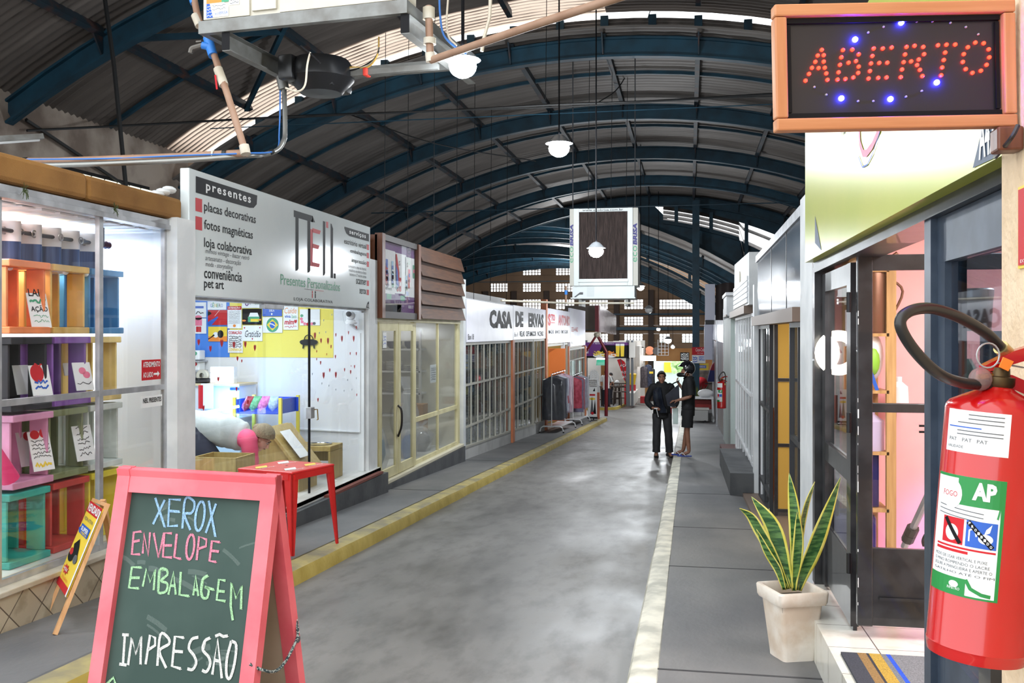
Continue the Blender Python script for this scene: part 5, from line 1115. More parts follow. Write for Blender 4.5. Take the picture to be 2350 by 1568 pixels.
# farther stalls on the left: white fronts, clothes, lit sign
for i,(u0,u1,v0,v1,y,lab) in enumerate(((1460,1468,794,842,52,'narrow white stall sign hanging edge on, near the snack bar'),(1470,1476,800,835,56,'second narrow white stall sign farther down the platform'))):
    a,c=PY(u0,v1,y),PY(u1,v0,y); box_thing('stall_sign','sign',lab,(a.x,y,a.z),(c.x,y+2.4,c.z),M_stall)
for i,(u,y) in enumerate(((1462,53),(1471,56),(1480,60))):
    p=PY(u,880,y); b=MB(); b.box((p.x-1.6,y,G(y,SW)),(p.x,y+.1,1.1)); k=b.build('stall_facade',M_stall); tag(k,'pale stall front, %s past the snack bar corner' % ORD[i],'stall'); box_thing('stall_step','step','low pale step at the %s far stall' % ORD[i],(p.x-.5,y-.5,G(y,SW)),(p.x+.02,y,G(y,.42)),M_stall)
a,c=PY(1474,828,55),PY(1505,817,55); k=MB().box((a.x,55,a.z),(c.x,55.2,c.z)).build('lit_sign',emit('lit_stall_sign',(255,244,240),5)); tag(k,'glowing white sign over the far stalls','sign')
for i,(u,v0,v1,c,lab) in enumerate(((1478,838,890,(60,52,56),'dark patterned clothes hung at the far stall'),(1487,834,888,(34,40,62),'navy jacket hung at the far stall'),(1494,842,888,(30,30,34),'black jacket with yellow lettering at the far stall'))):
    a,c2=PY(u,v1,54+i*.1),PY(u,v0,54+i*.1); garment(a.x,54+i*.15,c2.z,c2.z-a.z,.42,.3,c,lab,False,i)
a,c=PY(1490,858,53.8),PY(1499,853,53.8); w=MB(); w.box((a.x,53.82,a.z),(c.x,53.84,c.z)); k=w.build('yellow_tag',M_yellow); tag(k,'yellow lettered band across the black far jacket','banner')
box_thing('red_bench','bench','low red bench under the far hung jackets',(PY(1470,895,55).x,54.6,G(55,SW)),(PY(1490,895,55).x,55.2,G(55,.5)),mat('red_plastic2',(180,40,44),.5))
# round orange sign, dark roundels, wire cage and lamp by the end wall
for i,(u,v,r,m,lab) in enumerate(((1491,805,10,mat('orange_round',(226,140,100),.5),'orange half round sign above the far stalls'),(1473,805,9,M_dark,'dark roundel sign left of the orange one'),(1507,806,9,M_dark,'dark roundel sign right of the orange one'))):
    p=PY(u,v,58); k=MB().lathe([(.001,-.05),(r/FPX*58,-.05),(r/FPX*58,.05),(.001,.05)],20,M=Matrix.Translation(p) @ Matrix.Rotation(PI/2,4,'X')).build('round_sign',m); tag(k,lab,'sign')
t=thing('wire_cage','white wire cage hanging before the end wall','cage',PY(1522,817,50)); 
x0,x1=PY(1510,800,50).x,PY(1534,800,50).x; z0,z1=PY(1522,816,50).z,PY(1522,780,50).z
for k in range(4): MB().tube([(x0+(x1-x0)*k/3,50,z0),(x0+(x1-x0)*k/3,50,z1)],.015,4).build('upright_wire',M_wst,t)
for k in range(4): MB().tube([(x0,50,z0+(z1-z0)*k/5),(x1,50,z0+(z1-z0)*k/5)],.012,4).build('cross_wire',M_wst,t)
# yard beyond the doorway
p=PY(1532,858,77); b=MB(); b.box((PY(1524,830,77.9).x,77.85,PY(1524,855,77.9).z),(PY(1543,830,77.9).x,77.95,PY(1524,832,77.9).z),0); w=b; k=b.build('yellow_board',M_yellow); tag(k,'yellow board on the bright yard wall seen through the doorway','board')
b=MB(); rr=random.Random(2)
for k in range(60): q=PY(1545+rr.uniform(0,28),838+rr.uniform(-8,14),76.5+rr.uniform(-1,1)); b.ball(q,rr.uniform(.12,.3),4)
k=b.build('yard_shrub',mat('pale_leaf_green',(150,196,130),.8,0,(196,224,170),4)); tag(k,'pale green shrub in the bright yard behind the helmeted man','shrub')
# ================================================================== RIGHT ROW: THE PINK SHOP WITH THE LIME SIGN
M_bframe=mat('black_frame_paint',(30,31,34),.35,.1,(46,47,50),9,.03,coat=.3); M_bluef=mat('blue_black_frame',(58,70,86),.4,.3,(72,84,100),8)
M_pinkw=mat('pink_wall',(242,172,172),.7,0,(247,184,183),2,.08)
M_stile=bpy.data.materials.new('white_step_tiles'); M_stile.use_nodes=True
def sq_tiles():
    nt=M_stile.node_tree; N=nt.nodes; L=nt.links; bs=N['Principled BSDF']; bs.inputs['Roughness'].default_value=.22
    tc=N.new('ShaderNodeTexCoord'); br=N.new('ShaderNodeTexBrick'); br.offset=0; br.inputs['Scale'].default_value=1; br.inputs['Brick Width'].default_value=.42; br.inputs['Row Height'].default_value=.42; br.inputs['Mortar Size'].default_value=.003
    br.inputs['Color1'].default_value=(*lin((222,220,210)),1); br.inputs['Color2'].default_value=(*lin((214,211,200)),1); br.inputs['Mortar'].default_value=(*lin((110,104,94)),1)
    L.new(tc.outputs['Object'],br.inputs['Vector']); n=N.new('ShaderNodeTexNoise'); n.inputs['Scale'].default_value=7; n.inputs['Detail'].default_value=8; L.new(tc.outputs['Object'],n.inputs['Vector'])
    r=N.new('ShaderNodeValToRGB'); r.color_ramp.elements[0].position=.3; r.color_ramp.elements[0].color=(.72,.66,.56,1); r.color_ramp.elements[1].position=.48; r.color_ramp.elements[1].color=(1,1,1,1); L.new(n.outputs['Fac'],r.inputs['Fac'])
    mx=N.new('ShaderNodeMix'); mx.data_type='RGBA'; mx.blend_type='MULTIPLY'; mx.inputs['Factor'].default_value=.5; L.new(br.outputs['Color'],mx.inputs['A']); L.new(r.outputs['Color'],mx.inputs['B']); L.new(mx.outputs['Result'],bs.inputs['Base Color'])
sq_tiles()
HS=.34
b=slab(.64,3.6,1.6,6.12,0,HS); struct('floor_step',b,M_stile)
YA,YB,YC,YD=6.1,4.86,3.3,2.25           # far jamb, hinge, near jamb, end behind the cream wall
zF=lambda y: G(y,HS)
b=MB(); b.box((XR,6.3,-.3),(3.7,6.38,2.7)); struct('wall_pink_far',b,M_pinkw)
b=MB(); b.box((3.6,1.6,-.3),(3.68,6.38,2.7)); struct('wall_pink_back',b,M_pinkw)
b=MB(); b.box((XR+.05,1.6,2.62),(3.7,6.38,2.68)); struct('ceiling_pink',b,M_inner)
t=thing('shop_frame','black steel door frame of the pink shop','door frame',(XR,4.2,0)); t['kind']='structure'
w=MB(); w.box((XR-.03,YD,1.965),(XR+.13,6.16,2.045)); w.box((XR-.03,YA,zF(6.1)),(XR+.09,6.2,2.0)); w.build('lintel_and_jamb',M_bframe,t)
w=MB(); w.box((XR-.02,YC-.03,zF(YC)),(XR+.09,YC+.055,1.97)); w.build('near_jamb',M_bluef,t)
# fixed window beside the cream wall
w=MB(); w.box((XR,YD,1.82),(XR+.05,YC-.03,1.965)); w.box((XR,YC-.12,zF(3.3)),(XR+.05,YC-.03,1.97)); w.box((XR,YD,zF(3.3)),(XR+.05,YC,.62)); w.box((XR,YD,zF(3.3)),(XR+.05,YD+.08,1.97)); fr=struct('window_23',w,M_bluef)
MB().box((XR+.02,YD+.08,.62),(XR+.026,YC-.12,1.82)).build('pane',glass('smoky_glass',(205,215,225),1.6,.02),fr)
# narrow folded leaf at the far jamb
d=thing('door_leaf','narrow black glazed leaf at the far side of the pink shop door','door',(XR,5.5,zF(5.5))); d['kind']='structure'
w=MB(); za=zF(6.05)
for y0,y1 in ((5.02,5.14),(5.94,6.06)): w.box((XR+.01,y0,zF(y0)+.02),(XR+.05,y1,1.95))
w.box((XR+.01,5.02,1.84),(XR+.05,6.06,1.95)); w.box((XR+.01,5.02,.84),(XR+.05,6.06,.95)); w.box((XR+.02,5.02,zF(5.5)+.02),(XR+.045,6.06,.46)); w.build('frame',M_bframe,d)
for z0,z1 in ((.46,.84),(.95,1.84)): MB().box((XR+.028,5.14,z0),(XR+.033,5.94,z1)).build('pane',M_glass,d)
for z in (.45,1.15,1.75): MB().tube([(XR+.0,5.0,z-.05),(XR+.0,5.0,z+.05)],.012,8).build('hinge',M_bst,d)
# the leaf swung open into the shop
d=thing('door_leaf','black glazed door leaf standing open square to the alley','door',(XR,4.9,zF(4.9))); d['kind']='structure'
x0,x1=XR+.02,XR+.86; zb,zt=zF(4.9)+.06,PY(1965,585,4.9).z; zm0,zm1,zl=PY(2070,948,4.9).z,PY(2070,925,4.9).z,PY(2070,1258,4.9).z
w=MB(); w.bbox((x0,4.88,zb),(x0+.072,4.92,zt),.004); w.bbox((x1-.1,4.88,zb),(x1,4.92,zt),.004); w.bbox((x0,4.882,zt-.08),(x1,4.918,zt),.004); w.bbox((x0,4.882,zm0),(x1,4.918,zm1),.004); w.bbox((x0,4.885,zb),(x1,4.915,zl),.004); w.build('frame',M_bframe,d)
w=MB(); w.box((x0+.1,4.872,zb+.13),(x1-.1,4.878,zb+.145)); w.build('kick_bead',M_bframe,d)
for z0,z1 in ((zl,zm0),(zm1,zt-.08)): MB().box((x0+.07,4.898,z0),(x1-.1,4.902,z1)).build('pane',M_glass,d)
w=MB()
for k in range(14): z=zb+.1+random.random()*(zt-zb-.2); w.box((x0+.001,4.8785,z),(x0+.004+random.random()*.004,4.8795,z+.01+random.random()*.05))
w.build('paint_chips',M_whp,d)
# lime sign
M_lime=mat('lime_sign_vinyl',(178,187,62),.3,0,(186,190,68),1.2,.02,spec=.18)
t=thing('shop_sign','lime green shop sign numbered A42 over the black door of the pink shop','sign',(.72,4.3,2.03)); XS=.70; FR=facadeR(XS)
w=MB(); w.hexa([(XS,6.14,2.03),(XS+.1,6.14,2.03),(XS+.1,1.9,2.0),(XS,1.9,2.0),(XS,6.14,2.92),(XS+.1,6.14,2.92),(XS+.1,1.9,2.92),(XS,1.9,2.92)]); w.build('sign_board',M_lime,t)
w=MB(); yy=lambda u:-PX(u,400,XS).y
def rp(u,v): p=PX(u,v,XS); return (-p.y,p.z)
w.flat(FR,[rp(2234,386),rp(2286,362),rp(2290,270),rp(2262,270)],10,.002); c0,c1=rp(2250,368),rp(2286,330); w.text('A42',FR,c0[0],c0[1],c1[0],c0[1]+.11,PA,.03,lift=.004)
w.flat(FR,[rp(1871,558),rp(1871,495),rp(1886,575)],10,.002)
w.ribbon(FR,[rp(u,v) for u,v in ((1973,290),(1975,330),(1982,352),(1990,352),(2003,335),(2012,315),(2022,290),(2028,270))],.03,PK,.003)
w.ribbon(FR,[rp(u,v) for u,v in ((1969,320),(1972,360),(1981,384),(1992,378),(2004,355),(2014,325),(2026,285),(2030,270))],.007,BL,.0035)
c0,c1=rp(1931,318),rp(1962,296); w.text('PPLUS',FR,c0[0],c0[1],c0[0]+.22,c0[1]+.06,GY,lift=.003)
w.build('lettering',INKS+[mat('slate_stripe',(66,82,104),.5)],t,recalc=False)
# things inside the pink shop
M_pine=wood('pine_batten',(172,132,76),(198,158,100),'Z')
t=thing('wood_shelf','tall pine shelf ladder against the pink wall','shelf',(1.2,6.1,zF(6.1))); yS=6.05
xa=.97; xb=PY(2045,800,yS).x
for x,y in ((xb,yS-.03),(xa,yS-.03),(xb-.06,yS+.2),(xa,yS+.2)): MB().box((x-.035,y-.02,zF(6.1)),(x+.02,y+.02,PY(2040,610,yS).z)).build('upright',M_pine,t)
lv=[]
for v in (618,765,895,1035,1165): z=PY(2000,v,yS).z; lv.append(z); MB().box((xa,yS-.05,z-.02),(xb-.02,yS+.22,z)).build('shelf_board',M_pine,t)
def shelf_item(u,lv_z,kind,m,lab,cat,h,r):
    p=PY(u,800,yS); b=MB()
    if kind == 'pot': b.lathe([(.001,0),(r,0),(r*1.05,h*.8),(r*.9,h),(r*.8,h),(.001,h*.9)],14,o=(p.x,yS+.06,lv_z)); b.tube(smooth_path([(p.x+r*.9,yS+.06,lv_z+h*.8),(p.x+r*1.7,yS+.06,lv_z+h*.6),(p.x+r,yS+.06,lv_z+h*.2)],4),.008,6); b.tube([(p.x+r*.5,yS+.06,lv_z+h),(p.x+r*1.4,yS+.06,lv_z+h*1.15)],.012,6)
    elif kind == 'jug': b.lathe([(.001,0),(r,0),(r,h*.65),(r*.4,h*.8),(r*.4,h),(.001,h)],12,o=(p.x,yS+.06,lv_z))
    else: b.bbox((p.x-r,yS+.0,lv_z),(p.x+r,yS+.12,lv_z+h),.01)
    k=b.build(cat,m); tag(k,lab,cat)
shelf_item(2008,lv[1],'pot',mat('bronze_pot',(112,76,56),.3,.5),'bronze coloured pot with handle on the second pine shelf','pot',.42,.1)
shelf_item(1998,lv[3],'jug',mat('milky_plastic',(190,180,206),.4),'milky plastic jug with wooden stopper on the fourth pine shelf','jug',.27,.09)
shelf_item(1998,lv[4],'box',mat('blue_black_box',(30,32,90),.3),'dark blue framed picture on the lowest pine shelf','frame',.34,.05)
b=MB(); p=PY(2003,870,yS); b.ball((p.x,yS+.05,lv[2]+.2),.12,8,0,(.6,.5,1.25)); b.ball((p.x,yS+.0,lv[2]+.17),.07,6,1,(.6,.4,1.2)); b.bar((p.x-.03,yS-.02,lv[2]+.15),(p.x+.02,yS-.03,lv[2]),.035,.02,m=2); k=b.build('toy_figure',[M_paper,mat('lime_toy',(140,196,60),.5),M_blue]); tag(k,'white, green and blue toy on the third pine shelf','toy')
b=MB(); b.bbox((PY(1990,1100,yS).x-.2,yS-.02,zF(6)+.02),(PY(2012,1100,yS).x,yS+.2,lv[4]-.04),.03); k=b.build('blue_bin',mat('indigo_plastic',(28,34,110),.3)); tag(k,'indigo bin under the pine shelf','bin')
p=PY(2058,910,6.2); k=MB().lathe([(.001,0),(.06,0),(.055,.1),(.02,.13),(.02,.16),(.001,.16)],12,o=(p.x,6.15,PY(2058,924,6.2).z)).build('white_bottle',M_paper); tag(k,'white bottle hanging on the pink wall by the pine upright','bottle')
k=MB().tube(smooth_path([PY(2056,924,6.26),PY(2054,990,6.26),PY(2052,1060,6.26),PY(2044,1110,6.26)],6),.006,5).build('cable',M_black); tag(k,'black cable hanging down the pink wall','cable')
# ring light, tripod, plug
t=thing('ring_light','glowing ring lamp seen through the narrow black leaf','lamp',PY(1925,810,6.0)); c=PY(1924,810,6.0); rr_=40/FPX*5.7
MB().tube([c+Vector((rr_*math.cos(a),0,rr_*math.sin(a))) for a in [2*PI*i/28 for i in range(28)]],.032,10,closed=True).build('ring',emit('ring_lamp',(255,246,230),5),t); MB().tube([c+Vector((0,.03,-rr_)),c+Vector((0,.05,-rr_-1.0))],.012,6).build('stand',M_bst,t)
t=thing('tripod','slim blue lit tripod leg leaning in the pink shop','tripod',(2,5.6,zF(5.6))); a,c=PY(2075,1256,5.7),PY(2150,1095,5.4)
MB().tube([a,c],.02,8).build('tube',M_alu,t)
for f in (.1,.2): q=a.lerp(c,f); MB().tube([q,q+(c-a).normalized()*.05],.034,8).build('clamp',M_bst,t)
MB().tube([c,c+(c-a).normalized()*.05],.028,8).build('lit_tip',emit('blue_tip',(60,90,255),10),t)
k=MB().tube(smooth_path([PY(2148,1235,5.6),PY(2130,1225,5.6),PY(2120,1240,5.6),PY(2122,1254,5.6)],6),.012,6).build('cable',M_black); tag(k,'coiled black cable at the foot of the tripod','cable')
p=PY(2140,985,4.6); b=MB()
for v in (978,992): q=PY(2140,v,4.86); b.bar(q,q+Vector((-.06,0,0)),.012,.01)
b.bbox((p.x+.05,4.85,p.z-.06),(p.x+.1,4.885,p.z+.03),.005); k=b.build('door_latch',M_bst); tag(k,'black two pronged latch on the open leaf\'s edge','latch')
# behind the fixed window: counter board, insulated cup, mint bundle
b=MB(); b.box((1.05,2.3,1.0),(1.1,2.9,2.2)); k=b.build('kraft_board',mat('kraft_board',(182,128,72),.7)); tag(k,'kraft brown board behind the fixed pane','board')
t=thing('tumbler','taupe insulated tumbler with steel lid behind the fixed pane','tumbler',(.97,2.72,1.5)); p=PX(2247,720,.95)
pr=30/FPX*(p-EYE).dot(Vector((-_s,_c,0))); z0,z1=PX(2247,760,.95).z,PX(2247,662,.95).z
MB().lathe([(.001,z0),(pr*.85,z0),(pr*1.0,z1-.02),(.001,z1-.02)],20,o=(p.x,p.y,0)).build('cup',mat('taupe_enamel',(112,90,84),.4),t); MB().lathe([(pr*1.02,z1-.03),(pr*1.05,z1-.005),(pr*.9,z1),(.001,z1)],20,o=(p.x,p.y,0)).build('lid',M_alu,t)
b=MB(); b.box((.86,2.3,.62),(1.25,3.1,z0)); k=b.build('display_plinth',M_bluef); tag(k,'slate plinth under the tumbler behind the fixed pane','plinth')
def mint():
    c=PX(2225,900,.9); b=MB(); rr=random.Random(6)
    rings=[[Vector((c.x-.03+q*.07*math.cos(a)*(1+rr.uniform(-.12,.12)),c.y+q*.1*math.sin(a)*(1+rr.uniform(-.12,.12)),c.z-.14+z)) for a in [2*PI*j/16 for j in range(16)]] for z,q in ((0,.9),(.06,1),(.13,1.02),(.2,.9),(.25,.5))]
    b.loft(rings); k=b.build('wrapped_bundle',mat('mint_wrap',(92,160,148),.15,0,(150,200,190),30,.5,coat=.8)); tag(k,'mint green bundle in shiny wrap behind the extinguisher hose','bundle')
mint()
# mat on the step
t=thing('door_mat','striped blue, ochre and grey door mat on the tiled step','mat',(1.1,3.6,zF(3.6)))
y0,y1,xa,xb=2.5,PG(1980,1505,HS).y,PG(1930,1503,HS).x,PG(1930,1503,HS).x+.62
cs=[((62,66,76),.0,.09),((150,118,70),.09,.14),((50,52,60),.14,.155),((190,156,60),.155,.22),((120,124,130),.22,.25),((34,84,214),.25,.275),((128,130,134),.275,.5),((34,84,214),.5,.525),((120,124,130),.525,.57),((190,156,60),.57,.64),((50,52,60),.64,.655),((150,118,70),.655,.7),((62,66,76),.7,.8)]
w=MB(); ms=[]
for i,(c,a0,a1) in enumerate(cs):
    ms.append(mat('mat_%d_%d_%d' % c,c,.95,0,tuple(int(q*.8) for q in c),160,.5)); xx0,xx1=xa+(xb-xa)*a0/.8,xa+(xb-xa)*a1/.8
    w.hexa([(xx0,y0,zF(y0)),(xx1,y0,zF(y0)),(xx1,y1,zF(y1)),(xx0,y1,zF(y1)),(xx0,y0,zF(y0)+.012),(xx1,y0,zF(y0)+.012),(xx1,y1,zF(y1)+.012),(xx0,y1,zF(y1)+.012)],i)
w.build('woven_mat',ms,t)
# ================================================================== CREAM WALL BESIDE THE CAMERA
M_creamw=mat('sandy_plaster',(222,196,162),.85,0,(232,208,176),14,.25,bscale=60)
b=MB(); b.box((.6,-3,-.5),(4,2.02,4.2)); struct('wall_cream',b,M_creamw)
b=MB(); b.box((.58,2.02,-.1),(.78,2.1,.95)); b.box((.64,2.1,-.1),(.78,2.2,.95),1); struct('trim_7',b,[M_bframe,mat('kraft_trim',(150,110,70),.7)])
# red fire sign on the cream wall
a=PX(2338,430,.598); c=PX(2338,618,.598); t=plate('fire_sign','red fire sign with pale edge cut by the frame on the cream wall','sign',facadeR(.596,0,0),-a.y,c.z,-a.y+.2,a.z,.004,YE,lambda b,M: (b.rect(M,-a.y+.006,c.z+.006,-a.y+.194,a.z-.006,RD,.001),b.text('EXTINTOR',M,-a.y+.02,c.z+.01,-a.y+.1,c.z+.016,PA)))
# ================================================================== FARTHER RIGHT SHOPS
XB=.85
b=MB(); b.box((XR-.0,6.45,-.35),(XR+.12,7.15,2.55)); struct('column_white_right',b,M_whp)
M_bpan=mat('blue_grey_gloss_panel',(122,138,158),.12,.35,(136,150,168),1.2)
t=thing('panel_sign','three glossy blue grey panels above the brown lintel of the right shop','sign',(XB,9.8,1.78))
for y0,y1 in ((7.2,8.55),(8.58,10.1),(10.13,12.1)): MB().box((XB-.03,y0,1.79),(XB,y1,2.46)).build('panel',M_bpan,t)
w=MB(); w.box((XB-.05,7.15,2.46),(XB+.06,12.2,2.54)); w.build('top_channel',M_alu,t); w=MB()
for y in (8.565,10.115): w.box((XB-.034,y-.014,1.79),(XB-.001,y+.014,2.46))
w.build('joint_strip',M_bframe,t)
M_tan=mat('tan_metal',(126,108,96),.5,.2)
b=MB(); b.box((XB-.1,7.4,1.68),(XB+.05,12.2,1.79)); struct('trim_lintel_blue_shop',b,M_tan)
b=MB(); b.box((XB,12.1,-.7),(XB+.1,12.2,1.7)); b.box((XB,12.0,-.9),(2.6,12.06,2.5)); struct('wall_blue_shop',b,M_inner)
b=MB(); b.box((XB+.02,7.15,2.5),(3,12.1,2.56)); struct('ceiling_blue_shop',b,M_inner)
M_dbar=mat('dark_grille_bar',(56,58,62),.45,.3)
def grille(name,y0,y1,n,rails,label,m,x=XB,zt=1.68,hb=.16,bw=.014):
    fr=thing(name,label,'window',(x,(y0+y1)/2,G(y0,hb))); fr['kind']='structure'; w=MB()
    for y in (y0,y1): w.hexa([(x-.02,y-.02,G(y,hb)),(x+.02,y-.02,G(y,hb)),(x+.02,y+.02,G(y,hb)),(x-.02,y+.02,G(y,hb)),(x-.02,y-.02,zt),(x+.02,y-.02,zt),(x+.02,y+.02,zt),(x-.02,y+.02,zt)])
    w.bar((x,y0,zt-.02),(x,y1,zt-.02),.04,.04); w.bar((x,y0,G(y0,hb)),(x,y1,G(y1,hb)),.04,.05); w.build('frame',m,fr)
    for k in range(1,n): y=y0+(y1-y0)*k/n; MB().box((x-.012,y-bw,G(y,hb)),(x+.012,y+bw,zt)).build('bar',m,fr)
    for z in rails: MB().box((x-.018,y0,z-.02),(x+.018,y1,z+.02)).build('rail',m,fr)
    MB().box((x+.013,y0,G(y1,hb)),(x+.017,y1,zt)).build('pane',M_dglass,fr)
    return fr
grille('grille_window',7.3,8.4,2,(.72,),'barred glass strip next to the white post on the right',M_dbar)
grille('grille_window',10.5,12.08,2,(.75,-.15),'barred glass strip left of the yellow door',M_dbar)
d=thing('yellow_door','yellow paned door leaf in a black frame, standing open on the right','door',(XB,10.4,G(10.4,.16))); d['kind']='structure'
zs=[PY(1790,v,10.35).z for v in (738,872,1022,1172)]; w=MB(); xe=XB+.62
w.box((XB+.02,10.33,zs[3]-.05),(XB+.055,10.37,zs[0]+.04)); w.box((xe,10.33,zs[3]-.05),(xe+.04,10.37,zs[0]+.04))
for z in zs: w.box((XB+.02,10.33,z-.018),(xe+.04,10.37,z+.018))
w.build('frame',M_bframe,d)
for i in range(3): MB().box((XB+.055,10.345,zs[i+1]+.018),(xe,10.355,zs[i]-.018)).build('pane',translucent('yellow_pane',(222,180,84),.35),d)
lamp('yellow_shop_light','AREA',(1.7,8.9,2.45),26,(1,.9,.7),.8,1.5)
b=MB(); a=PY(1772,1000,10.6); rings=[[a+Vector((.03*math.cos(q)*k+.012*math.sin(z*9),.05*math.sin(q)*k,z)) for q in [2*PI*j/8 for j in range(8)]] for z,k in ((-.75,.6),(-.4,1.1),(0,.9),(.3,.5))]
b.loft(rings); k=b.build('orange_cloth',mat('orange_cloth',(206,112,40),.8)); tag(k,'orange cloth hanging in the gap beside the yellow door','cloth')
b=slab(XB-.2,3,7.15,12.3,.0,.16); struct('floor_sill_blue_shop',b,M_tan)
b=slab(.5,XB+.1,12.35,16.6,0,.4); struct('floor_ramp_grey',b,M_dgrey)
b=slab(.58,XB+.1,16.6,19.2,0,.3); struct('floor_ramp_red',b,mat('red_oxide_floor',(112,66,62),.6))
# white barred door and the stepped white sign box over it
grille('grille_window',13.6,18.2,6,(.72,-.2),'white barred front with a door under the stepped white sign box',M_wst,zt=1.86,hb=.3)
b=MB(); b.box((XB-.06,12.3,-.7),(XB+.06,12.55,2.2)); struct('column_white_right_far',b,M_whp)
d=grille('grille_window',12.6,13.5,3,(.75,-.1),'narrow white barred strip between two white jambs on the right',M_wst,zt=1.86,hb=.42)
b=MB(); b.box((XB-.12,13.5,1.86),(XB+.05,18.4,1.97)); struct('trim_lintel_white',b,M_tan)
t=thing('sign_box','tall blank white sign box with louvred lower half on the right row','sign box',(XB,15,1.97))
w=MB(); w.hexa([(XB-.08,13.0,1.97),(XB+.5,13.0,1.97),(XB+.5,17.2,1.97),(XB-.08,17.2,1.97),(XB-.08,13.0,2.66),(XB+.5,13.0,2.66),(XB+.5,17.2,2.78),(XB-.08,17.2,2.78)]); w.build('case',M_whp,t)
for k in range(5): MB().box((XB-.1,13.2,2.0+.075*k),(XB-.08,17.2,2.06+.075*k)).build('slat',M_inner,t)
MB().lathe([(.001,0),(.12,0),(.12,.02),(.001,.02)],14,M=Matrix.Translation((XB-.08,15.2,2.42)) @ Matrix.Rotation(-PI/2,4,'Y')).build('faded_mark',M_sill,t)
# mint post, white boxes, steel shutters
M_mint=mat('pale_mint_paint',(196,212,208),.6,0,(206,220,216),2)
b=MB(); b.box((XB-.06,19.3,-1),(XB+.3,23.2,1.9)); struct('column_mint',b,M_mint)
t=thing('meter_box','white meter box under the dark tarpaulin on the mint wall','box',(XB,19.5,1.9)); MB().bbox((XB-.16,18.7,1.9),(XB+.1,20.4,2.3),.01).build('case',M_whp,t); MB().box((XB-.18,18.6,2.3),(XB+.32,20.5,2.36)).build('lid',M_inner,t); MB().box((XB-.17,18.6,1.905),(XB-.161,20.4,1.94)).build('brown_edge',M_tan,t)
M_zinc=mat('zinc_sheet',(172,172,176),.28,.75,(198,198,202),1.2,.03,stretch=(1,1,.4))
t=thing('steel_shutter','shiny corrugated steel shutters past the mint wall','shutter',(XB,27,G(27,SW)))
def shut(y0,y1,zt,nm):
    b=MB(); n=int((y1-y0)/.07); rings=[]
    for i in range(n+1): y=y0+(y1-y0)*i/n; x=XB-.02+.025*(i % 2); rings.append((Vector((x,y,G(y,SW))),Vector((x,y,zt))))
    b.add([q for r in rings for q in r],[(2*i,2*i+2,2*i+3,2*i+1) for i in range(n)]); b.build(nm,M_zinc,t)
shut(23.3,29.5,1.35,'lower_sheet'); shut(29.7,34.5,1.3,'lower_sheet')
MB().box((XB-.05,23.3,1.35),(XB+.05,34.5,2.15)).build('upper_panel',mat('white_gloss_panel',(206,208,214),.15,.3),t)
for y in (23.25,29.6,34.5): MB().box((XB-.07,y-.06,G(y,SW)),(XB+.02,y+.06,2.15)).build('post',M_alu,t)
b=MB(); b.sheet(lambda a,c: (PY(1642+56*a,700,24).x,24+.06*math.sin(9*a),PY(1660,655+80*c-6*math.sin(PI*a)*(1-c),24).z),24,8)
k=b.build('tarpaulin',mat('dark_brown_tarpaulin',(50,42,42),.7,0,(62,52,52),3,.2)); tag(k,'dark brown tarpaulin stretched above the mint wall','tarpaulin')
for i,(u0,u1,v0,v1,y,lab) in enumerate(((1618,1641,652,735,33,'upper white hanging board left of the tarpaulin'),(1616,1635,745,826,34.2,'lower white hanging board beside the blue column'))):
    a,c=PY(u0,v1,y),PY(u1,v0,y); w=MB(); w.bbox((a.x,y,a.z),(c.x,y+.12,c.z),.01); k=w.build('hanging_board',mat('lavender_board',(200,204,222),.5)); tag(k,lab,'board')
a,c=PY(1618,745,32.8),PY(1641,735,32.8); k=MB().bbox((a.x,32.8,a.z),(c.x,33.3,c.z),.01).build('floodlight',M_bst); tag(k,'black floodlight between the two white hanging boards','floodlight')
# red soft drink sign and price boards at the blue column
YK=35.06; sg=lambda u0,v0,u1,v1,y,name,lab,back,fn=None: poster(u0,v0,u1,v1,lab,back,fn,name,y,'sign',None)
sg(1588,797,1617,815,YK,'drink_sign','dark red soft drink sign with white script at the blue column',RD,lambda b,M,w,h: (b.text('Coca-Cola',M,w*.3,h*.45,w*.96,h*.9,PA,0,shear=.3),b.text('Zero Sugar',M,w*.42,h*.14,w*.9,h*.3,PA)))
sg(1588,815,1619,834,YK,'price_board','white price board under the red soft drink sign',PA,lambda b,M,w,h: (scrib(b,M,w*.06,h*.1,w*.4,h*.8,BL,3,2,.03),scrib(b,M,w*.5,h*.3,w*.95,h*.9,BL,4,3,.02)))
sg(1588,834,1626,850,YK+.1,'banner','pale yellow banner with blue lettered ribbon',YE,lambda b,M,w,h: (b.rect(M,w*.12,h*.3,w*.86,h*.72,BL),b.text('DISK BEBIDAS',M,w*.2,h*.4,w*.8,h*.62,PA,.02,lift=.004)))
sg(1561,809,1582,829,40,'menu_board','dark hanging menu board before the bright doorway',BK,lambda b,M,w,h: scrib(b,M,w*.08,h*.1,w*.92,h*.92,PA,5,4,.02))
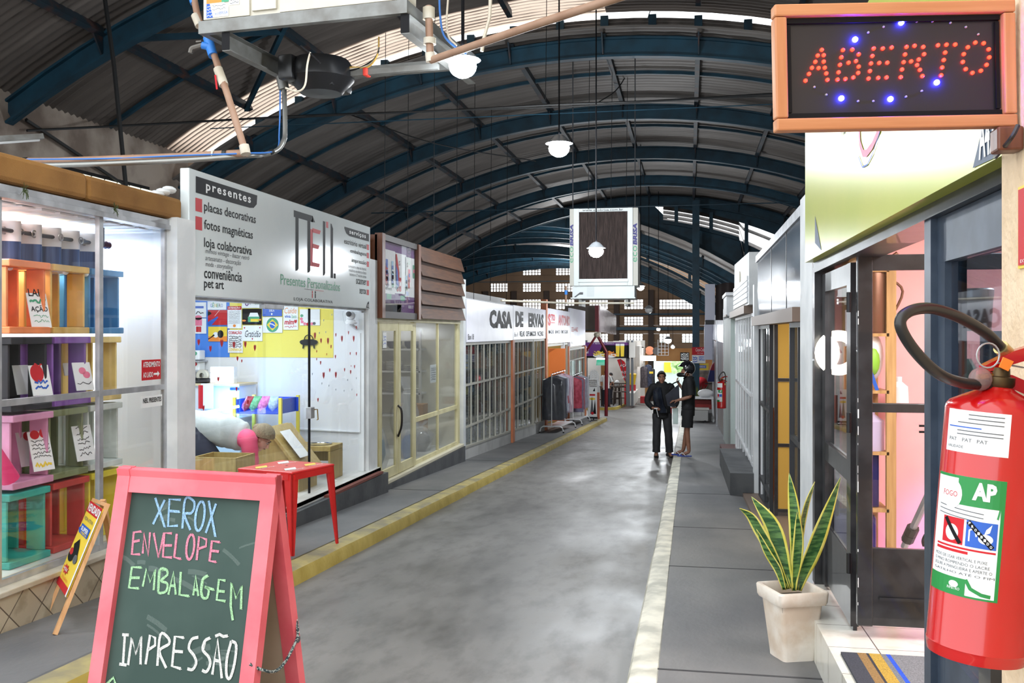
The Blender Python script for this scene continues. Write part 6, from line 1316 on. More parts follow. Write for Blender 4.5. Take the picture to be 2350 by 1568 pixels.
# person-height clutter at the far right: jersey, bicycle, table, bench, plants
t=thing('jersey','red and navy jersey hanging beside the steel shutters','jersey',PY(1638,860,33.5)); pz=lambda u,v: PY(u,v,33.6)
b=MB(); rings=[]
for v,uc,wd in ((832,1641,3),(838,1640,7),(850,1639,10),(862,1637,11),(876,1635,12)): c=pz(uc,v); rings.append([c+Vector((wd/FPX*34*math.cos(q),.12*math.sin(q),0)) for q in [2*PI*j/12 for j in range(12)]])
b.loft(rings)
for f in range(len(b.f)):
    if sum(b.v[i].z for i in b.f[f])/len(b.f[f]) <pz(1638,856).z: b.m[f]=1
b.build('cloth',[mat('wine_red_cloth',(120,26,44),.8),mat('navy_cloth',(30,34,84),.8)],t)
def wheel(b,c,r,n=20):
    b.tube([c+Vector((r*math.cos(a)*.35,r*math.cos(a),r*math.sin(a))) for a in [2*PI*i/n for i in range(n)]],.03,6,closed=True,m=0)
    for k in range(8): a=PI*k/4; b.tube([c,c+Vector((r*math.cos(a)*.35,r*math.cos(a),r*math.sin(a)))],.006,4,m=1)
t=thing('bicycle','bicycle parked by the steel shutters behind the white table','bicycle',(PY(1632,930,35.4).x,35.4,G(35.4,SW))); c=PY(1634,918,35.4)
for q,nm in ((c,'front_wheel'),(c+Vector((.35,1.0,0)),'rear_wheel')): b=MB(); wheel(b,q,.34); b.build(nm,[M_bst,M_alu],t)
b=MB(); e=c+Vector((.2,.55,.45))
for p_,q_ in ((c,c+Vector((.05,.12,.55))),(c+Vector((.05,.12,.5)),e),(e,c+Vector((.35,1.,0))),(c+Vector((.05,.12,.35)),c+Vector((.2,.55,-.05))),(c+Vector((.2,.55,-.05)),e),(c+Vector((.2,.55,-.05)),c+Vector((.35,1,0)))): b.tube([p_,q_],.022,6)
b.build('frame',mat('red_bike_paint',(176,30,40),.3,.2),t); b=MB(); b.bbox(tuple(e+Vector((-.06,-.12,0))),tuple(e+Vector((.06,.14,.07))),.02); b.tube([c+Vector((-.25,.08,.58)),c+Vector((.3,.16,.58))],.018,6); b.build('saddle_and_bar',M_bst,t)
M_wpl=mat('white_plastic',(224,226,228),.35)
pt=PG(1612,968,SW); t=thing('plastic_table','white plastic table under the white bundle at the far right','table',pt); zt=.82; w2=.36
MB().bbox((-w2,-.3,zt-.05),(w2,.4,zt),.01).build('table_top',M_wpl,t,True)
for sx in (-1,1):
    for y in (-.26,.36): MB().bar((sx*(w2-.04),y,zt-.05),(sx*(w2-.01),y,0),.06,.05).build('leg',M_wpl,t,True)
b=MB(); b.ball(pt+Vector((.1,-.05,zt+.13)),.22,8,0,(1.2,1,.65)); k=b.build('white_bundle',M_paper); tag(k,'white cloth bundle on the white plastic table','bundle')
box_thing('red_crate','crate','red and black crate on the far side under the white table',tuple(pt+Vector((-.28,.0,.42))),tuple(pt+Vector((.3,.3,.72))),mat('red_crate',(150,40,36),.5))
t=thing('cool_box','grey white cool box on wheels before the white table','cool box',pt); q=pt+Vector((-.18,-.5,0))
MB().bbox(tuple(q+Vector((-.4,-.2,.08))),tuple(q+Vector((.36,.2,.44))),.02).build('body',mat('pale_grey_plastic',(176,176,174),.5),t); MB().bbox(tuple(q+Vector((-.43,-.22,.44))),tuple(q+Vector((.39,.22,.5))),.015).build('lid',M_stall,t)
for s in (-.3,.26): MB().lathe([(.001,-.03),(.05,-.03),(.05,.03),(.001,.03)],12,M=Matrix.Translation(q+Vector((s,-.19,.055))) @ Matrix.Rotation(PI/2,4,'X')).build('wheel',M_bst,t)
MB().box(tuple(pt+Vector((-.3,-.0,0))),tuple(pt+Vector((.3,.3,.42)))).build('crate_base',mat('grey_crate',(150,150,150),.6)); 
k=[o for o in C.objects if o.name.startswith('crate_base')][0]; tag(k,'grey block under the red crate below the white table','crate')
def bush():
    t=thing('potted_plant','spiky green plant behind the helmeted man\'s back','plant',(PY(1604,920,33.6).x,33.6,pt.z)); c=PY(1604,930,33.6); r2=random.Random(3)
    MB().lathe([(.001,0),(.12,0),(.16,.3),(.14,.3),(.001,.25)],12,o=(c.x,33.6,pt.z+.0)).build('pot',M_dark,t); b=MB()
    for k in range(24):
        a=r2.uniform(0,2*PI); s=r2.uniform(.3,.7); base=Vector((c.x,33.6,pt.z+.28)); e=base+Vector((math.cos(a)*s*.6,math.sin(a)*s*.4,r2.uniform(.3,.95))); m=base.lerp(e,.5)+Vector((0,0,.12)); q=Vector((-math.sin(a),math.cos(a),0))*.05
        b.add([base,m+q,e,m-q],[(0,1,2,3)],k % 2)
    b.build('leaves',[mat('olive_leaf',(92,104,44),.6),mat('deep_leaf',(46,70,40),.6)],t)
bush()
b=MB(); p=PY(1606,900,37.5); b.bbox((p.x-.5,37.4,G(37.5,SW)),(p.x+1.0,38,PY(1600,850,37.5).z),.02); k=b.build('dark_stall',mat('dark_stall',(60,52,48),.7,0,(90,80,72),5)); tag(k,'dark cluttered stall under the pale yellow banner','stall')
b=MB(); p=PY(1608,880,36.6); b.ball(p,.3,8,0,(.9,.7,.8)); k=b.build('red_bag',mat('red_bag',(170,30,40),.5)); tag(k,'red bag on the dark stall at the far right','bag')
# ================================================================== FOREGROUND
# ---- pink framed chalkboard
TH=math.radians(11.7); HB=1.262
Pr=AT(640,1089,3.1); Pl=AT(278,1069,3.1*1.065); ex=(Pr-Pl); ex.z=0; WB=ex.length; ex.normalize()
mid=(Pr+Pl)/2; az=math.atan2(ex.y,ex.x); bz=G(mid.y)+.0
HB=Pr.z-bz
t=thing('chalkboard','pink framed sandwich chalkboard with four lines of coloured chalk words in the alley','chalkboard',(mid.x,mid.y,bz),az)
M0=ROOT[t.name]
M_pinkf=mat('coral_pink_paint',(226,96,108),.5,0,(236,114,124),6,.05); M_hard=mat('hardboard',(176,160,138),.8,0,(188,172,150),4)
M_chalk=mat('green_chalkboard',(44,66,60),.75,0,(66,86,80),2.2,.02,stretch=(1,1,1),lo=.42,hi=.75,detail=7)
cs_,sn_=math.cos(TH),math.sin(TH); LB=HB/cs_; SWD=.052
def side(sgn):
    """Local plane of one leaf: sgn -1 the lettered front, +1 the back; v counts down from the top."""
    def P(x,v,d): # d: distance outwards
        return Vector((x,sgn*(.012+sn_*v+cs_*d),HB-cs_*v+sn_*d))
    return P
def plank(P,x0,x1,v0,v1,d0,d1,name,m):
    b=MB(); b.hexa([P(x0,v1,d0),P(x1,v1,d0),P(x1,v1,d1),P(x0,v1,d1),P(x0,v0,d0),P(x1,v0,d0),P(x1,v0,d1),P(x0,v0,d1)]); return b.build(name,m,t,True)
for sgn,nm in ((-1,'front'),(1,'back')):
    P=side(sgn)
    plank(P,-WB/2,-WB/2+SWD,0,LB,-.036,0,'stile',M_pinkf); plank(P,WB/2-SWD,WB/2,0,LB,-.036,0,'stile',M_pinkf)
    plank(P,-WB/2+SWD,WB/2-SWD,.002,.085,-.034,-.002,'top_rail',M_pinkf); plank(P,-WB/2+SWD,WB/2-SWD,LB-.2,LB-.12,-.034,-.002,'bottom_rail',M_pinkf)
    plank(P,-WB/2+.02,WB/2-.02,.06,LB-.14,-.03,-.022,'board' if sgn <0 else 'back_panel',M_chalk if sgn <0 else M_hard)
# chalk lettering, stroke by stroke, on the board's own plane
FRm=M0 @ frame3((0,-(.012-cs_*.022),HB-sn_*.022),(1,0,0),(0,sn_,cs_))
FRi=FRm.inverted()
def onboard(cx,cy):
    r=ray(180+cx/2.969,1040+cy/2.969); n=FRm.to_3x3() @ Vector((0,0,1)); o=FRm.translation
    q=FRi @ (EYE+r*((o-EYE).dot(n)/r.dot(n))); return (q.x,q.y)
def loop(cx,cy,rx,ry,n=16,tilt=0.): return [(cx+rx*math.cos(a)+tilt*ry*math.sin(a),cy+ry*math.sin(a)) for a in [PI*2*i/n-PI/2 for i in range(n+1)]]
CH={
 'blue': [[(525,305),(590,505)],[(590,320),(510,485)],[(700,320),(622,315),(612,500),(680,495)],[(620,395),(690,400)],[(710,515),(730,315),(785,325),(792,370),(770,410),(725,420),(765,525)],loop(830,430,30,100,tilt=-.12),[(890,325),(935,570)],[(940,345),(870,545)]],
 'pink': [[(430,535),(378,540),(365,690),(420,690)],[(375,605),(420,595)],[(440,685),(447,545),(478,700),(490,540)],[(515,545),(545,710),(585,545)],[(640,548),(588,545),(578,708),(640,712)],[(585,630),(640,630)],[(672,550),(655,710),(700,722)],loop(765,640,26,85,tilt=-.1),[(808,730),(825,570),(875,590),(872,635),(815,655)],[(965,608),(912,600),(895,735),(940,742)],[(905,665),(960,672)]],
 'green': [[(430,780),(365,778),(345,918),(412,922)],[(362,850),(420,850)],[(440,910),(465,790),(490,880),(525,795),(515,935)],[(545,945),(555,800),(600,795),(607,830),(565,870),(607,890),(600,940),(560,955),(545,945)],[(615,965),(650,810),(665,965)],[(625,905),(660,905)],[(700,810),(690,965),(755,975)],[(785,970),(800,835),(820,975)],[(790,930),(815,935)],[(885,835),(850,860),(838,940),(850,985),(880,985),(890,930),(862,912),(925,932)],[(1005,870),(960,862),(945,1000),(1005,1010)],[(955,940),(1000,945)],[(1040,1040),(1045,885),(1075,990),(1115,905),(1110,1065)],[(1040,1040),(1055,1140)],[(195,1575),(243,1530),(256,1575)]],
 'white': [[(318,1240),(305,1440)],[(300,1238),(345,1240)],[(280,1438),(330,1445)],[(340,1445),(365,1260),(390,1370),(430,1250),(425,1440)],[(460,1440),(490,1240),(525,1260),(525,1310),(480,1340)],[(540,1450),(560,1240),(610,1255),(620,1300),(555,1350),(600,1465)],[(720,1258),(660,1250),(640,1452),(700,1470)],[(650,1350),(715,1355)],[(820,1255),(775,1270),(755,1330),(790,1380),(805,1430),(780,1475),(745,1470)],[(900,1260),(865,1280),(850,1340),(890,1390),(900,1440),(875,1490),(845,1480)],[(915,1510),(950,1265),(980,1535)],[(930,1410),(970,1420)],[(935,1248),(965,1236),(990,1250),(1020,1246)],[(1045,1280),(1015,1400),(1012,1510),(1035,1535),(1065,1440),(1078,1310),(1045,1280)]]}
def chalk_path(s_):
    p=[onboard(*q) for q in s_]
    if len(s_) <6: return p
    return [(q.x,q.y) for q in smooth_path([(a,c,0) for a,c in p],4)]
CC={'blue': (150,190,226),'pink': (226,138,162),'green': (166,214,164),'white': (226,228,224)}
for k,ss in CH.items():
    b=MB()
    for i,s_ in enumerate(ss):
        b.ribbon(FRm,chalk_path(s_),.0085 if k != 'white' else .0095,0,.0012+.0001*i)
        if i % 3 == 0: b.ribbon(FRm,[onboard(p[0]+5,p[1]+4) for p in s_],.003,0,.0008)
    b.build('chalk_line',mat('chalk_'+k,CC[k],.95,0,tuple(int(c*.82) for c in CC[k]),260,0,lo=.45,hi=.5),t,recalc=False,label='%s chalk writing' % k)
b=MB(); rr=random.Random(9)
for k in range(26):
    cx,cy=rr.choice([(640,400),(420,760),(700,860),(850,1400),(500,1150),(1090,640)]); p0=onboard(cx+rr.uniform(-120,120),cy+rr.uniform(-60,60)); a=rr.uniform(-.6,.9); L_=rr.uniform(.03,.09)
    b.ribbon(FRm,[(p0[0]+L_*f*math.cos(a),p0[1]+L_*f*math.sin(a)-.01*f*f) for f in (0,.3,.6,1)],rr.uniform(.004,.02),0,.0004+.00001*k)
b.build('chalk_smudge',glass('chalk_dust',(255,255,255),1.0,.9,.10,(190,205,200)),t,recalc=False,kind='stuff')
# the cord between the leaves
P,Q=side(-1),side(1); A=M0 @ P(WB/2-.02,.585,.002); A2=M0 @ (P(WB/2+.006,.60,-.018)); B2=M0 @ (Q(WB/2+.006,.545,-.018)); B3=M0 @ Q(WB/2-.01,.49,.004)
pts=[A,A2+(A-A2)*.3,A2]; 
for i in range(1,12): f=i/12; q=A2.lerp(B2,f); pts.append(q+Vector((.01,0,-.06*math.sin(PI*f)*(1-.3*f))))
pts += [B2,B3]; b=MB(); b.tube(pts,.005,6); b.build('cord',mat('speckled_cord',(40,62,68),.8,0,(170,180,176),150,0,lo=.5,hi=.55),t)
MB().lathe([(.001,-.004),(.012,-.004),(.012,.004),(.001,.004)],10,M=M0 @ Matrix.Translation(Q(WB/2+.001,.575,-.018)) @ Matrix.Rotation(PI/2,4,'Y')).build('bolt',M_alud,t)
# ---- red plastic table
c4=[PZ(u,v,.46) for u,v in ((548,1073),(687,1084),(774,1066),(624,1056))]; ctr=sum(c4,Vector())/4
e1=(c4[2]-c4[1]); e1.z=0; az=math.atan2(e1.y,e1.x); sz=.58; gz=G(ctr.y,SW)
t=thing('plastic_table','red plastic table with printed top on the left pavement behind the chalkboard','table',(ctr.x,ctr.y,gz),az); hT=.46-gz
M_redp=mat('red_plastic_table',(214,36,34),.35,0,(222,44,42),5)
b=MB(); h2=sz/2; b.bbox((-h2,-h2,hT-.022),(h2,h2,hT),.012); b.build('table_top',M_redp,t,True)
b=MB()
for s in (-1,1): b.box((s*h2-(.012 if s >0 else 0),-h2+.04,hT-.07),(s*h2+(.012 if s <0 else 0),h2-.04,hT-.018)); b.box((-h2+.04,s*h2-(.012 if s >0 else 0),hT-.07),(h2-.04,s*h2+(.012 if s <0 else 0),hT-.018))
b.build('apron',M_redp,t,True)
for sx in (-1,1):
    for sy in (-1,1):
        b=MB(); z1=hT-.015; o=Vector((sx*(h2-.008),sy*(h2-.008),0)); w=.085; f=.025
        for ax in (0,1):
            d=Vector((-sx,0,0)) if ax == 0 else Vector((0,-sy,0)); n=Vector((0,-sy,0)) if ax == 0 else Vector((-sx,0,0)); off=Vector((sx*.03,sy*.03,0))
            b.hexa([o+off,o+off+d*f,o+off+d*f+n*.012,o+off+n*.012]+[p+Vector((0,0,z1)) for p in (o,o+d*w,o+d*w+n*.012,o+n*.012)])
        b.build('leg',M_redp,t,True)
b=MB(); FT=ROOT[t.name] @ frame3((0,0,hT+.001),(1,0,0),(0,1,0))
b.disc(FT,-.0,.0,.012,m=BK)
for x,y,m in ((-.16,.14,YE),(.15,-.13,YE),(.15,.16,PA),(-.14,-.15,PA)):
    b.flat(FT,[(x-.1,y-.03),(x+.02,y-.05),(x+.1,y+.03),(x-.02,y+.05)],m,.0012); b.text('CERVEJA',FT,x-.1,y-.09,x+.1,y-.055,PA,lift=.0016)
b.build('printing',INKS,t,recalc=False)
# ---- small leaning poster stand
a1=PG(105,1413,SW); a2=PG(126,1457,SW); d1=5.8; t1=AT(217,1146,6.12); t2=AT(246,1160,5.72)
t=thing('poster_stand','small leaning wooden poster stand headed VENDAS in front of the display window','poster stand',(a1+a2)/2); M_lath=wood('pine_lath',(202,150,100),(220,172,122),'Z')
nrm=(t1-a1).cross(a2-a1).normalized()
if nrm.y >0: nrm=-nrm
MB().bar(a1,t1,.035,.022,nrm).build('leg',M_lath,t); MB().bar(a2,t2,.035,.022,nrm).build('leg',M_lath,t); MB().bar(t1-(t1-a1)*.01,t2,.022,.03,nrm).build('top_batten',M_lath,t)
bk=(t1+t2)/2+Vector((-.02,.2,0)); MB().bar((t1+t2)/2+Vector((0,.02,.01)),Vector((bk.x,bk.y+.05,G(bk.y,SW)+.02)),.035,.02).build('rear_leg',M_lath,t)
up=(t1-a1).normalized(); q0=a1.lerp(t1,.27)+nrm*.013; q1=a2.lerp(t2,.27)+nrm*.013; W=(q1-q0).length; H=(t1-a1).length*.71; rt=(q1-q0).normalized()
Mv=Matrix(((rt.x,up.x,nrm.x,q0.x),(rt.y,up.y,nrm.y,q0.y),(rt.z,up.z,nrm.z,q0.z),(0,0,0,1)))
b=MB(); b.T=Mv; b.box((0,0,0),(W,H,.006),YE); b.T=None
b.rect(Mv,0,H*.87,W,H,RD,.008); b.text('VENDAS!',Mv,W*.04,H*.89,W*.9,H*.98,PA,.03,lift=.01); b.rect(Mv,0,0,W,H*.08,RD,.008); b.rect(Mv,W-.022,0,W+.016,H*.97,PA,.012)
b.flat(Mv,[(W*.0,H*.66),(W*.12,H*.69),(W*.12,H*.73),(W*.8,H*.73),(W*.8,H*.62),(W*.12,H*.62)],BL,.009); b.text('SUPER',Mv,W*.2,H*.66,W*.75,H*.71,PA,.03,lift=.011); b.text('VIDA ATIVA',Mv,W*.1,H*.78,W*.8,H*.82,GY,.01,lift=.01); b.text('OFERTA',Mv,W*.28,H*.63,W*.75,H*.655,YE,.02,lift=.012)
b.flat(Mv,[(W*.15,H*.48),(W*.4,H*.57),(W*.55,H*.5),(W*.7,H*.38),(W*.5,H*.34),(W*.3,H*.4)],BK,.009); b.disc(Mv,W*.25,H*.35,W*.2,H*.06,BK,.0095); b.disc(Mv,W*.2,H*.4,W*.12,H*.04,RD,.0105); b.disc(Mv,W*.62,H*.36,W*.14,H*.05,GY,.0105)
b.flat(Mv,[(W*(.3+(.24 if i % 2 else .14)*math.cos(i*PI/8)),H*(.2+(.06 if i % 2 else .035)*math.sin(i*PI/8))) for i in range(16)],RD,.009); b.text('AQUI',Mv,W*.16,H*.18,W*.44,H*.22,PA,.02,lift=.011); scrib(b,Mv,W*.45,H*.12,W*.85,H*.26,BL,3,3,.006); b.text('TUDO',Mv,W*.2,H*.1,W*.7,H*.13,OR,.02,lift=.01)
b.build('poster_panel',INKS,t,recalc=False)
# ---- plant in its pot
pb=PG(1817,1508,SW); t=thing('plant_pot','white washed square clay pot on the right pavement by the tiled step','pot',(pb.x,pb.y,G(pb.y,SW)),math.radians(22))
M_clay=mat('limewashed_clay',(206,188,168),.85,0,(228,220,208),5,.15,lo=.38,hi=.6,detail=8,bscale=24)
def sqr(h,z): return [Vector(p) for p in ((-h,-h,z),(h,-h,z),(h,h,z),(-h,h,z))]
def rsq(h,z,r=.02):
    o=[]
    for sx,sy,a0 in ((1,1,0),(-1,1,PI/2),(-1,-1,PI),(1,-1,1.5*PI)):
        for k in range(4): a=a0+PI/2*k/3; o.append(Vector((sx*(h-r)+r*math.cos(a),sy*(h-r)+r*math.sin(a),z)))
    return o
b=MB(); b.loft([rsq(.06,.01),rsq(.086,.01),rsq(.088,.0),rsq(.09,.03),rsq(.118,.30)],0,False,True); b.build('pot_body',M_clay,t,True)
b=MB(); b.loft([rsq(.118,.298),rsq(.132,.302),rsq(.138,.315),rsq(.142,.365),rsq(.138,.372),rsq(.122,.372),rsq(.116,.365),rsq(.108,.3)],0,False,True); b.build('rim',M_clay,t,True)
b=MB(); b.loft([sqr(.109,.27),sqr(.113,.31)],0,True,False); b.build('soil',mat('dark_soil',(44,36,30),.95,0,(66,54,44),30,.5),t,True)
t2_=thing('snake_plant','snake plant with yellow edged leaves growing from the white washed pot','plant',(pb.x,pb.y,G(pb.y,SW)+.3))
M_lfg=mat('banded_leaf_green',(38,82,44),.35,0,(98,140,76),22,0,stretch=(.5,.5,3),lo=.42,hi=.6,coat=.2); M_lfy=mat('leaf_margin_yellow',(216,208,84),.4,0,(228,220,120),9)
dl=pb.y*_c-pb.x*_s
def leaf(pts,w,dd,twist,tw2=None):
    ps=smooth_path([AT(1660+x/2.97,1040+y/2.97,dl+dd*i/(len(pts)-1)) for i,(x,y) in enumerate(pts)],6); n=len(ps); b=MB(); vs=[]
    for i,p in enumerate(ps):
        f=i/(n-1); d=(ps[min(i+1,n-1)]-ps[max(i-1,0)]).normalized(); tw=twist+((tw2 if tw2 is not None else twist)-twist)*f
        side_=Vector((_c,_s,0)); side_=(side_-d*side_.dot(d)).normalized(); nn_=d.cross(side_).normalized(); side_=side_*math.cos(tw)+nn_*math.sin(tw); nn_=d.cross(side_).normalized()
        ww=w/2.97/FPX*dl*1.3*(min(1,.42+1.5*f)*(1-max(0,(f-.5)/.5) ** 2.2) if f <1 else 0)
        for q in (-.5,-.36,0,.36,.5): vs.append(p+side_*ww*q+nn_*ww*.22*(1-(2*q) ** 2)*(1-f))
    b.add(vs,[(5*i+j,5*i+j+1,5*i+5+j+1,5*i+5+j) for i in range(n-1) for j in range(4)],0,True)
    for k in range(len(b.f)): b.m[k]=1 if k % 4 in (0,3) else 0
    o=b.build('leaf',[M_lfg,M_lfy],t2_); sm=o.modifiers.new('thickness','SOLIDIFY'); sm.thickness=.003
leaf([(482,940),(500,760),(512,580),(503,400)],62,-.02,.1)
leaf([(478,930),(492,600),(480,380),(447,130)],66,.05,-.2)
leaf([(515,940),(555,820),(625,650),(690,470),(800,165)],96,-.03,.5,.1)
leaf([(505,935),(525,600),(560,380),(622,195)],42,.09,.5)
leaf([(455,925),(400,740),(335,500),(190,295)],92,.06,-.3)
leaf([(440,930),(350,720),(250,540),(185,430),(110,375)],62,-.04,-.5)
leaf([(415,935),(370,800),(300,680),(225,520)],46,-.07,-.6)
leaf([(450,920),(375,690),(300,520),(312,378)],54,.1,.3)
# ---- fire extinguishers
M_fred=mat('extinguisher_red',(184,14,14),.22,0,(190,16,16),3,coat=.6); M_rub=mat('black_rubber',(26,26,27),.45,coat=.2); M_brass=mat('brass',(186,150,80),.35,.9)
V_=Vector
def extinguisher(M,r,h,label,hose,full,name_d):
    """Local z runs along the bottle, -y towards the viewer, so that the label sits at the left."""
    t=thing('fire_extinguisher',label,'fire extinguisher',M=M); k=r/.0827
    MB().lathe([(.001,.008),(r*.8,.004),(r*.97,.008),(r,.02),(r,h*.055),(r*1.012,h*.06),(r,h*.065),(r,h*.93),(r*.985,h*.945),(r*.92,h*.962),(r*.68,h*.985),(r*.4,h*1.008),(r*.28,h*1.025),(r*.27,h*1.03)],40,m=0).build('cylinder',M_fred,t,True)
    def cyl(p): a=p[0]/r; return Vector(((r+p[2])*math.sin(a),-(r+p[2])*math.cos(a),p[1]))
    def strip(b,x0,x1,z0,z1,m,lift):
        for i in range(8): a,c=x0+(x1-x0)*i/8,x0+(x1-x0)*(i+1)/8; b.add([cyl((a,z0,lift)),cyl((c,z0,lift)),cyl((c,z1,lift)),cyl((a,z1,lift))],[(0,1,2,3)],m)
    def sub(fn): q=MB(cyl); fn(q); return q
    I=Matrix.Identity(4); D=math.radians(1)*r
    b=MB(); strip(b,-88*D,-9*D,h*.775,h*.93,PA,.0004)
    if full:
        q=MB(cyl)
        for j,z in enumerate((.915,.9,.885,.868,.855,.842)): q.ribbon(I,[(-70*D+14*D*(j <2),h*z),(-16*D,h*z)],.0016,GY,.0007) if j != 3 else q.ribbon(I,[(-84*D,h*z),(-40*D,h*z)],.002,BL,.0007)
        for x in (-82,-62,-44): q.text('PAT',I,x*D,h*.815,(x+12)*D,h*.828,GY,lift=.0007)
        q.text('VALIDADE',I,-84*D,h*.79,-60*D,h*.80,GY,lift=.0007); b.v += []; b.add(q.v,q.f); b.m[-len(q.f):]=q.m
    b.build('service_label',INKS,t,True,recalc=False)
    b=MB(); strip(b,-100*D,-8*D,h*.26,h*.69,PA,.0004); strip(b,-62*D,-8*D,h*.585,h*.69,GN2,.0007); strip(b,-100*D,-8*D,h*.68,h*.69,GN2,.0008); strip(b,-100*D,-8*D,h*.255,h*.262,GN2,.0008); strip(b,-12*D,-8*D,h*.26,h*.69,GN2,.0008)
    strip(b,-48*D,-14*D,h*.44,h*.535,BL,.0008); strip(b,-80*D,-51*D,h*.44,h*.535,RD,.0008); strip(b,-90*D,-14*D,h*.425,h*.432,RD,.0008); strip(b,-90*D,-44*D,h*.41,h*.42,RD,.0008)
    strip(b,-100*D,-44*D,h*.26,h*.32,GN2,.0008)
    q=MB(cyl); q.text('AP',I,-44*D,h*.61,-18*D,h*.675,PA,.05,lift=.0012); q.flat(I,[(-62*D,h*.585),(-52*D,h*.60),(-30*D,h*.575),(-14*D,h*.55),(-12*D,h*.585)],GN2,.0009)
    if full:
        q.disc(I,-70*D,h*.62,14*D,h*.055,PA,.001); q.text('FOGO',I,-84*D,h*.61,-62*D,h*.63,RD,lift=.0012)
        for s_,z in (('MODO DE USAR VERTICAL E PUXE',.385),('O PINO ROMPENDO O LACRE',.367),('SEGURE A MANGUEIRA E APERTE O',.35),('GATILHO ATÉ O FIM',.333)): q.text(s_,I,-92*D,h*z,-22*D+(.385-z)*r*3,h*(z+.011),GY,lift=.0008)
        q.ribbon(I,[(-46*D,h*.53),(-18*D,h*.445)],.0075,BK,.0014)
        for i,ch in enumerate('PROIBIDO'): f=(i+.5)/8; q.text(ch,I,(-46+28*f-1.3)*D,h*(.53-.085*f-.0045),(-46+28*f+1.3)*D,h*(.53-.085*f+.0055),PA,.03,lift=.0018)
        q.disc(I,-26*D,h*.475,8*D,h*.018,PA,.0011); q.ribbon(I,[(-44*D,h*.46),(-44*D,h*.50),(-38*D,h*.51),(-36*D,h*.48)],.0025,PA,.0011); q.flat(I,[(-28*D,h*.49),(-22*D,h*.5),(-20*D,h*.53),(-26*D,h*.51)],PA,.0011); q.disc(I,-66*D,h*.48,9*D,h*.03,PA,.001); q.ribbon(I,[(-76*D,h*.53),(-54*D,h*.445)],.007,BK,.0013)
        for z in (.575,.56,.545): q.ribbon(I,[(-90*D,h*z),(-30*D,h*(z-.012))],.0014,GY,.0008)
        q.ribbon(I,[(-44*D,h*.32),(-38*D,h*.29),(-26*D,h*.275),(-16*D,h*.272)],.006,GN2,.0009); q.text('INMETRO',I,-66*D,h*.275,-50*D,h*.285,PA,lift=.0012); q.disc(I,-58*D,h*.295,6*D,h*.012,PA,.0012)
    b.add(q.v,q.f); b.m[-len(q.f):]=q.m
    b.build('type_label',INKS+[mat('label_green',(28,134,62),.4)],t,True,recalc=False)
    z0=h*1.022; s=k
    MB().lathe([(r*.3,z0),(r*.34,z0+.005),(r*.34,z0+.018*s),(r*.24,z0+.02*s),(r*.22,z0+.035*s),(.001,z0+.035*s)],16).build('valve',mat('dark_brass',(92,76,52),.4,.8),t,True)
    b=MB(); b.tube([(r*-.1,-.004,z0+.02*s),(-r*.5,-.012,z0+.012*s)],.008*s,8); b.build('gauge_stem',M_brass,t,True); b=MB(); b.ball((-r*.5,-.02,z0+.012*s),.021*s,8,0,(1,.6,1)); b.build('gauge',[glass('gauge_glass',(230,205,205),1.5,.08,.3,(200,170,168))],t,True)
    b=MB()
    for pts,w in (([(-.03,z0+.03),(.02,z0+.055),(.07,z0+.075),(.11,z0+.07)],.022),([(-.035,z0+.02),(.02,z0+.012),(.07,z0-.005),(.10,z0-.022)],.02)):
        rr_=[]
        for i,(x,z) in enumerate(pts): hh=(.012 if 0 <i <3 else .007)*s; x *= s; z=z0+(z-z0)*s; rr_.append([Vector((x,-w/2*s,z-hh)),Vector((x,w/2*s,z-hh)),Vector((x,w/2*s,z+hh)),Vector((x,-w/2*s,z+hh))])
        q=MB(); q.loft(rr_,0,True,False); q.build('lever',M_fred,t,True)
    b=MB(); c=Vector((-.032*s,-.022*s,z0+.055*s)); b.tube([c+Vector((.02*s*math.cos(a),0,.022*s*math.sin(a))) for a in [2*PI*i/20 for i in range(20)]],.0016*s,6,closed=True); b.tube([c+Vector((.018*s,0,-.012*s)),c+Vector((.08*s,.03*s,-.016*s))],.0016*s,6); b.build('pull_ring',M_alu,t,True)
    MB().hexa([V_((x*s,y*s,z0+z*s)) for x,y,z in ((-.014,-.03,.036),(.002,-.03,.03),(.002,-.026,.03),(-.014,-.026,.036),(-.008,-.03,.054),(.01,-.03,.048),(.01,-.026,.048),(-.008,-.026,.054))]).build('orange_seal',mat('orange_tag',(240,130,40),.5),t,True)
    inv=M.inverted(); hp=[inv @ p for p in hose]
    MB().tube(smooth_path(hp,8),.0098*s,12).build('hose',M_rub,t,True); MB().tube([hp[-1],hp[-1]+(hp[-1]-hp[-2]).normalized()*.034*s],.0135*s,12).build('nozzle',mat('pale_brass',(200,178,120),.3,.8),t,True)
    return t
GN2=10
B=AT(2237,1512,1.68); Tt=AT(2284,945,1.68); ax=(Tt-B); h=ax.length/.93; zax=ax.normalized(); yv=Vector((-_s,_c,0)); yv=(yv-zax*yv.dot(zax)).normalized(); xv=yv.cross(zax)
Mx=Matrix(((xv.x,yv.x,zax.x,B.x),(xv.y,yv.y,zax.y,B.y),(xv.z,yv.z,zax.z,B.z),(0,0,0,1)))
hose=[AT(2268,884,1.67),AT(2205,878,1.64),AT(2150,855,1.6),AT(2095,800,1.57),AT(2066,745,1.56),AT(2085,716,1.57),AT(2135,708,1.6),AT(2200,728,1.63),AT(2262,764,1.66),AT(2296,797,1.68)]
extinguisher(Mx,.081,h,'large red fire extinguisher with looped black hose hung on the cream wall',hose,True,'near')
k=MB().box((.585,1.70,1.46),(.6,1.8,1.56)).build('wall_hook',M_alud); tag(k,'grey wall hook behind the large extinguisher','hook')
D2=19.2; B=AT(1656,938,D2); hh=.55
M2=Matrix.Translation(B) @ Matrix.Rotation(YAW+.1,4,'Z')
p_=lambda u,v: AT(u,v,D2-.12)
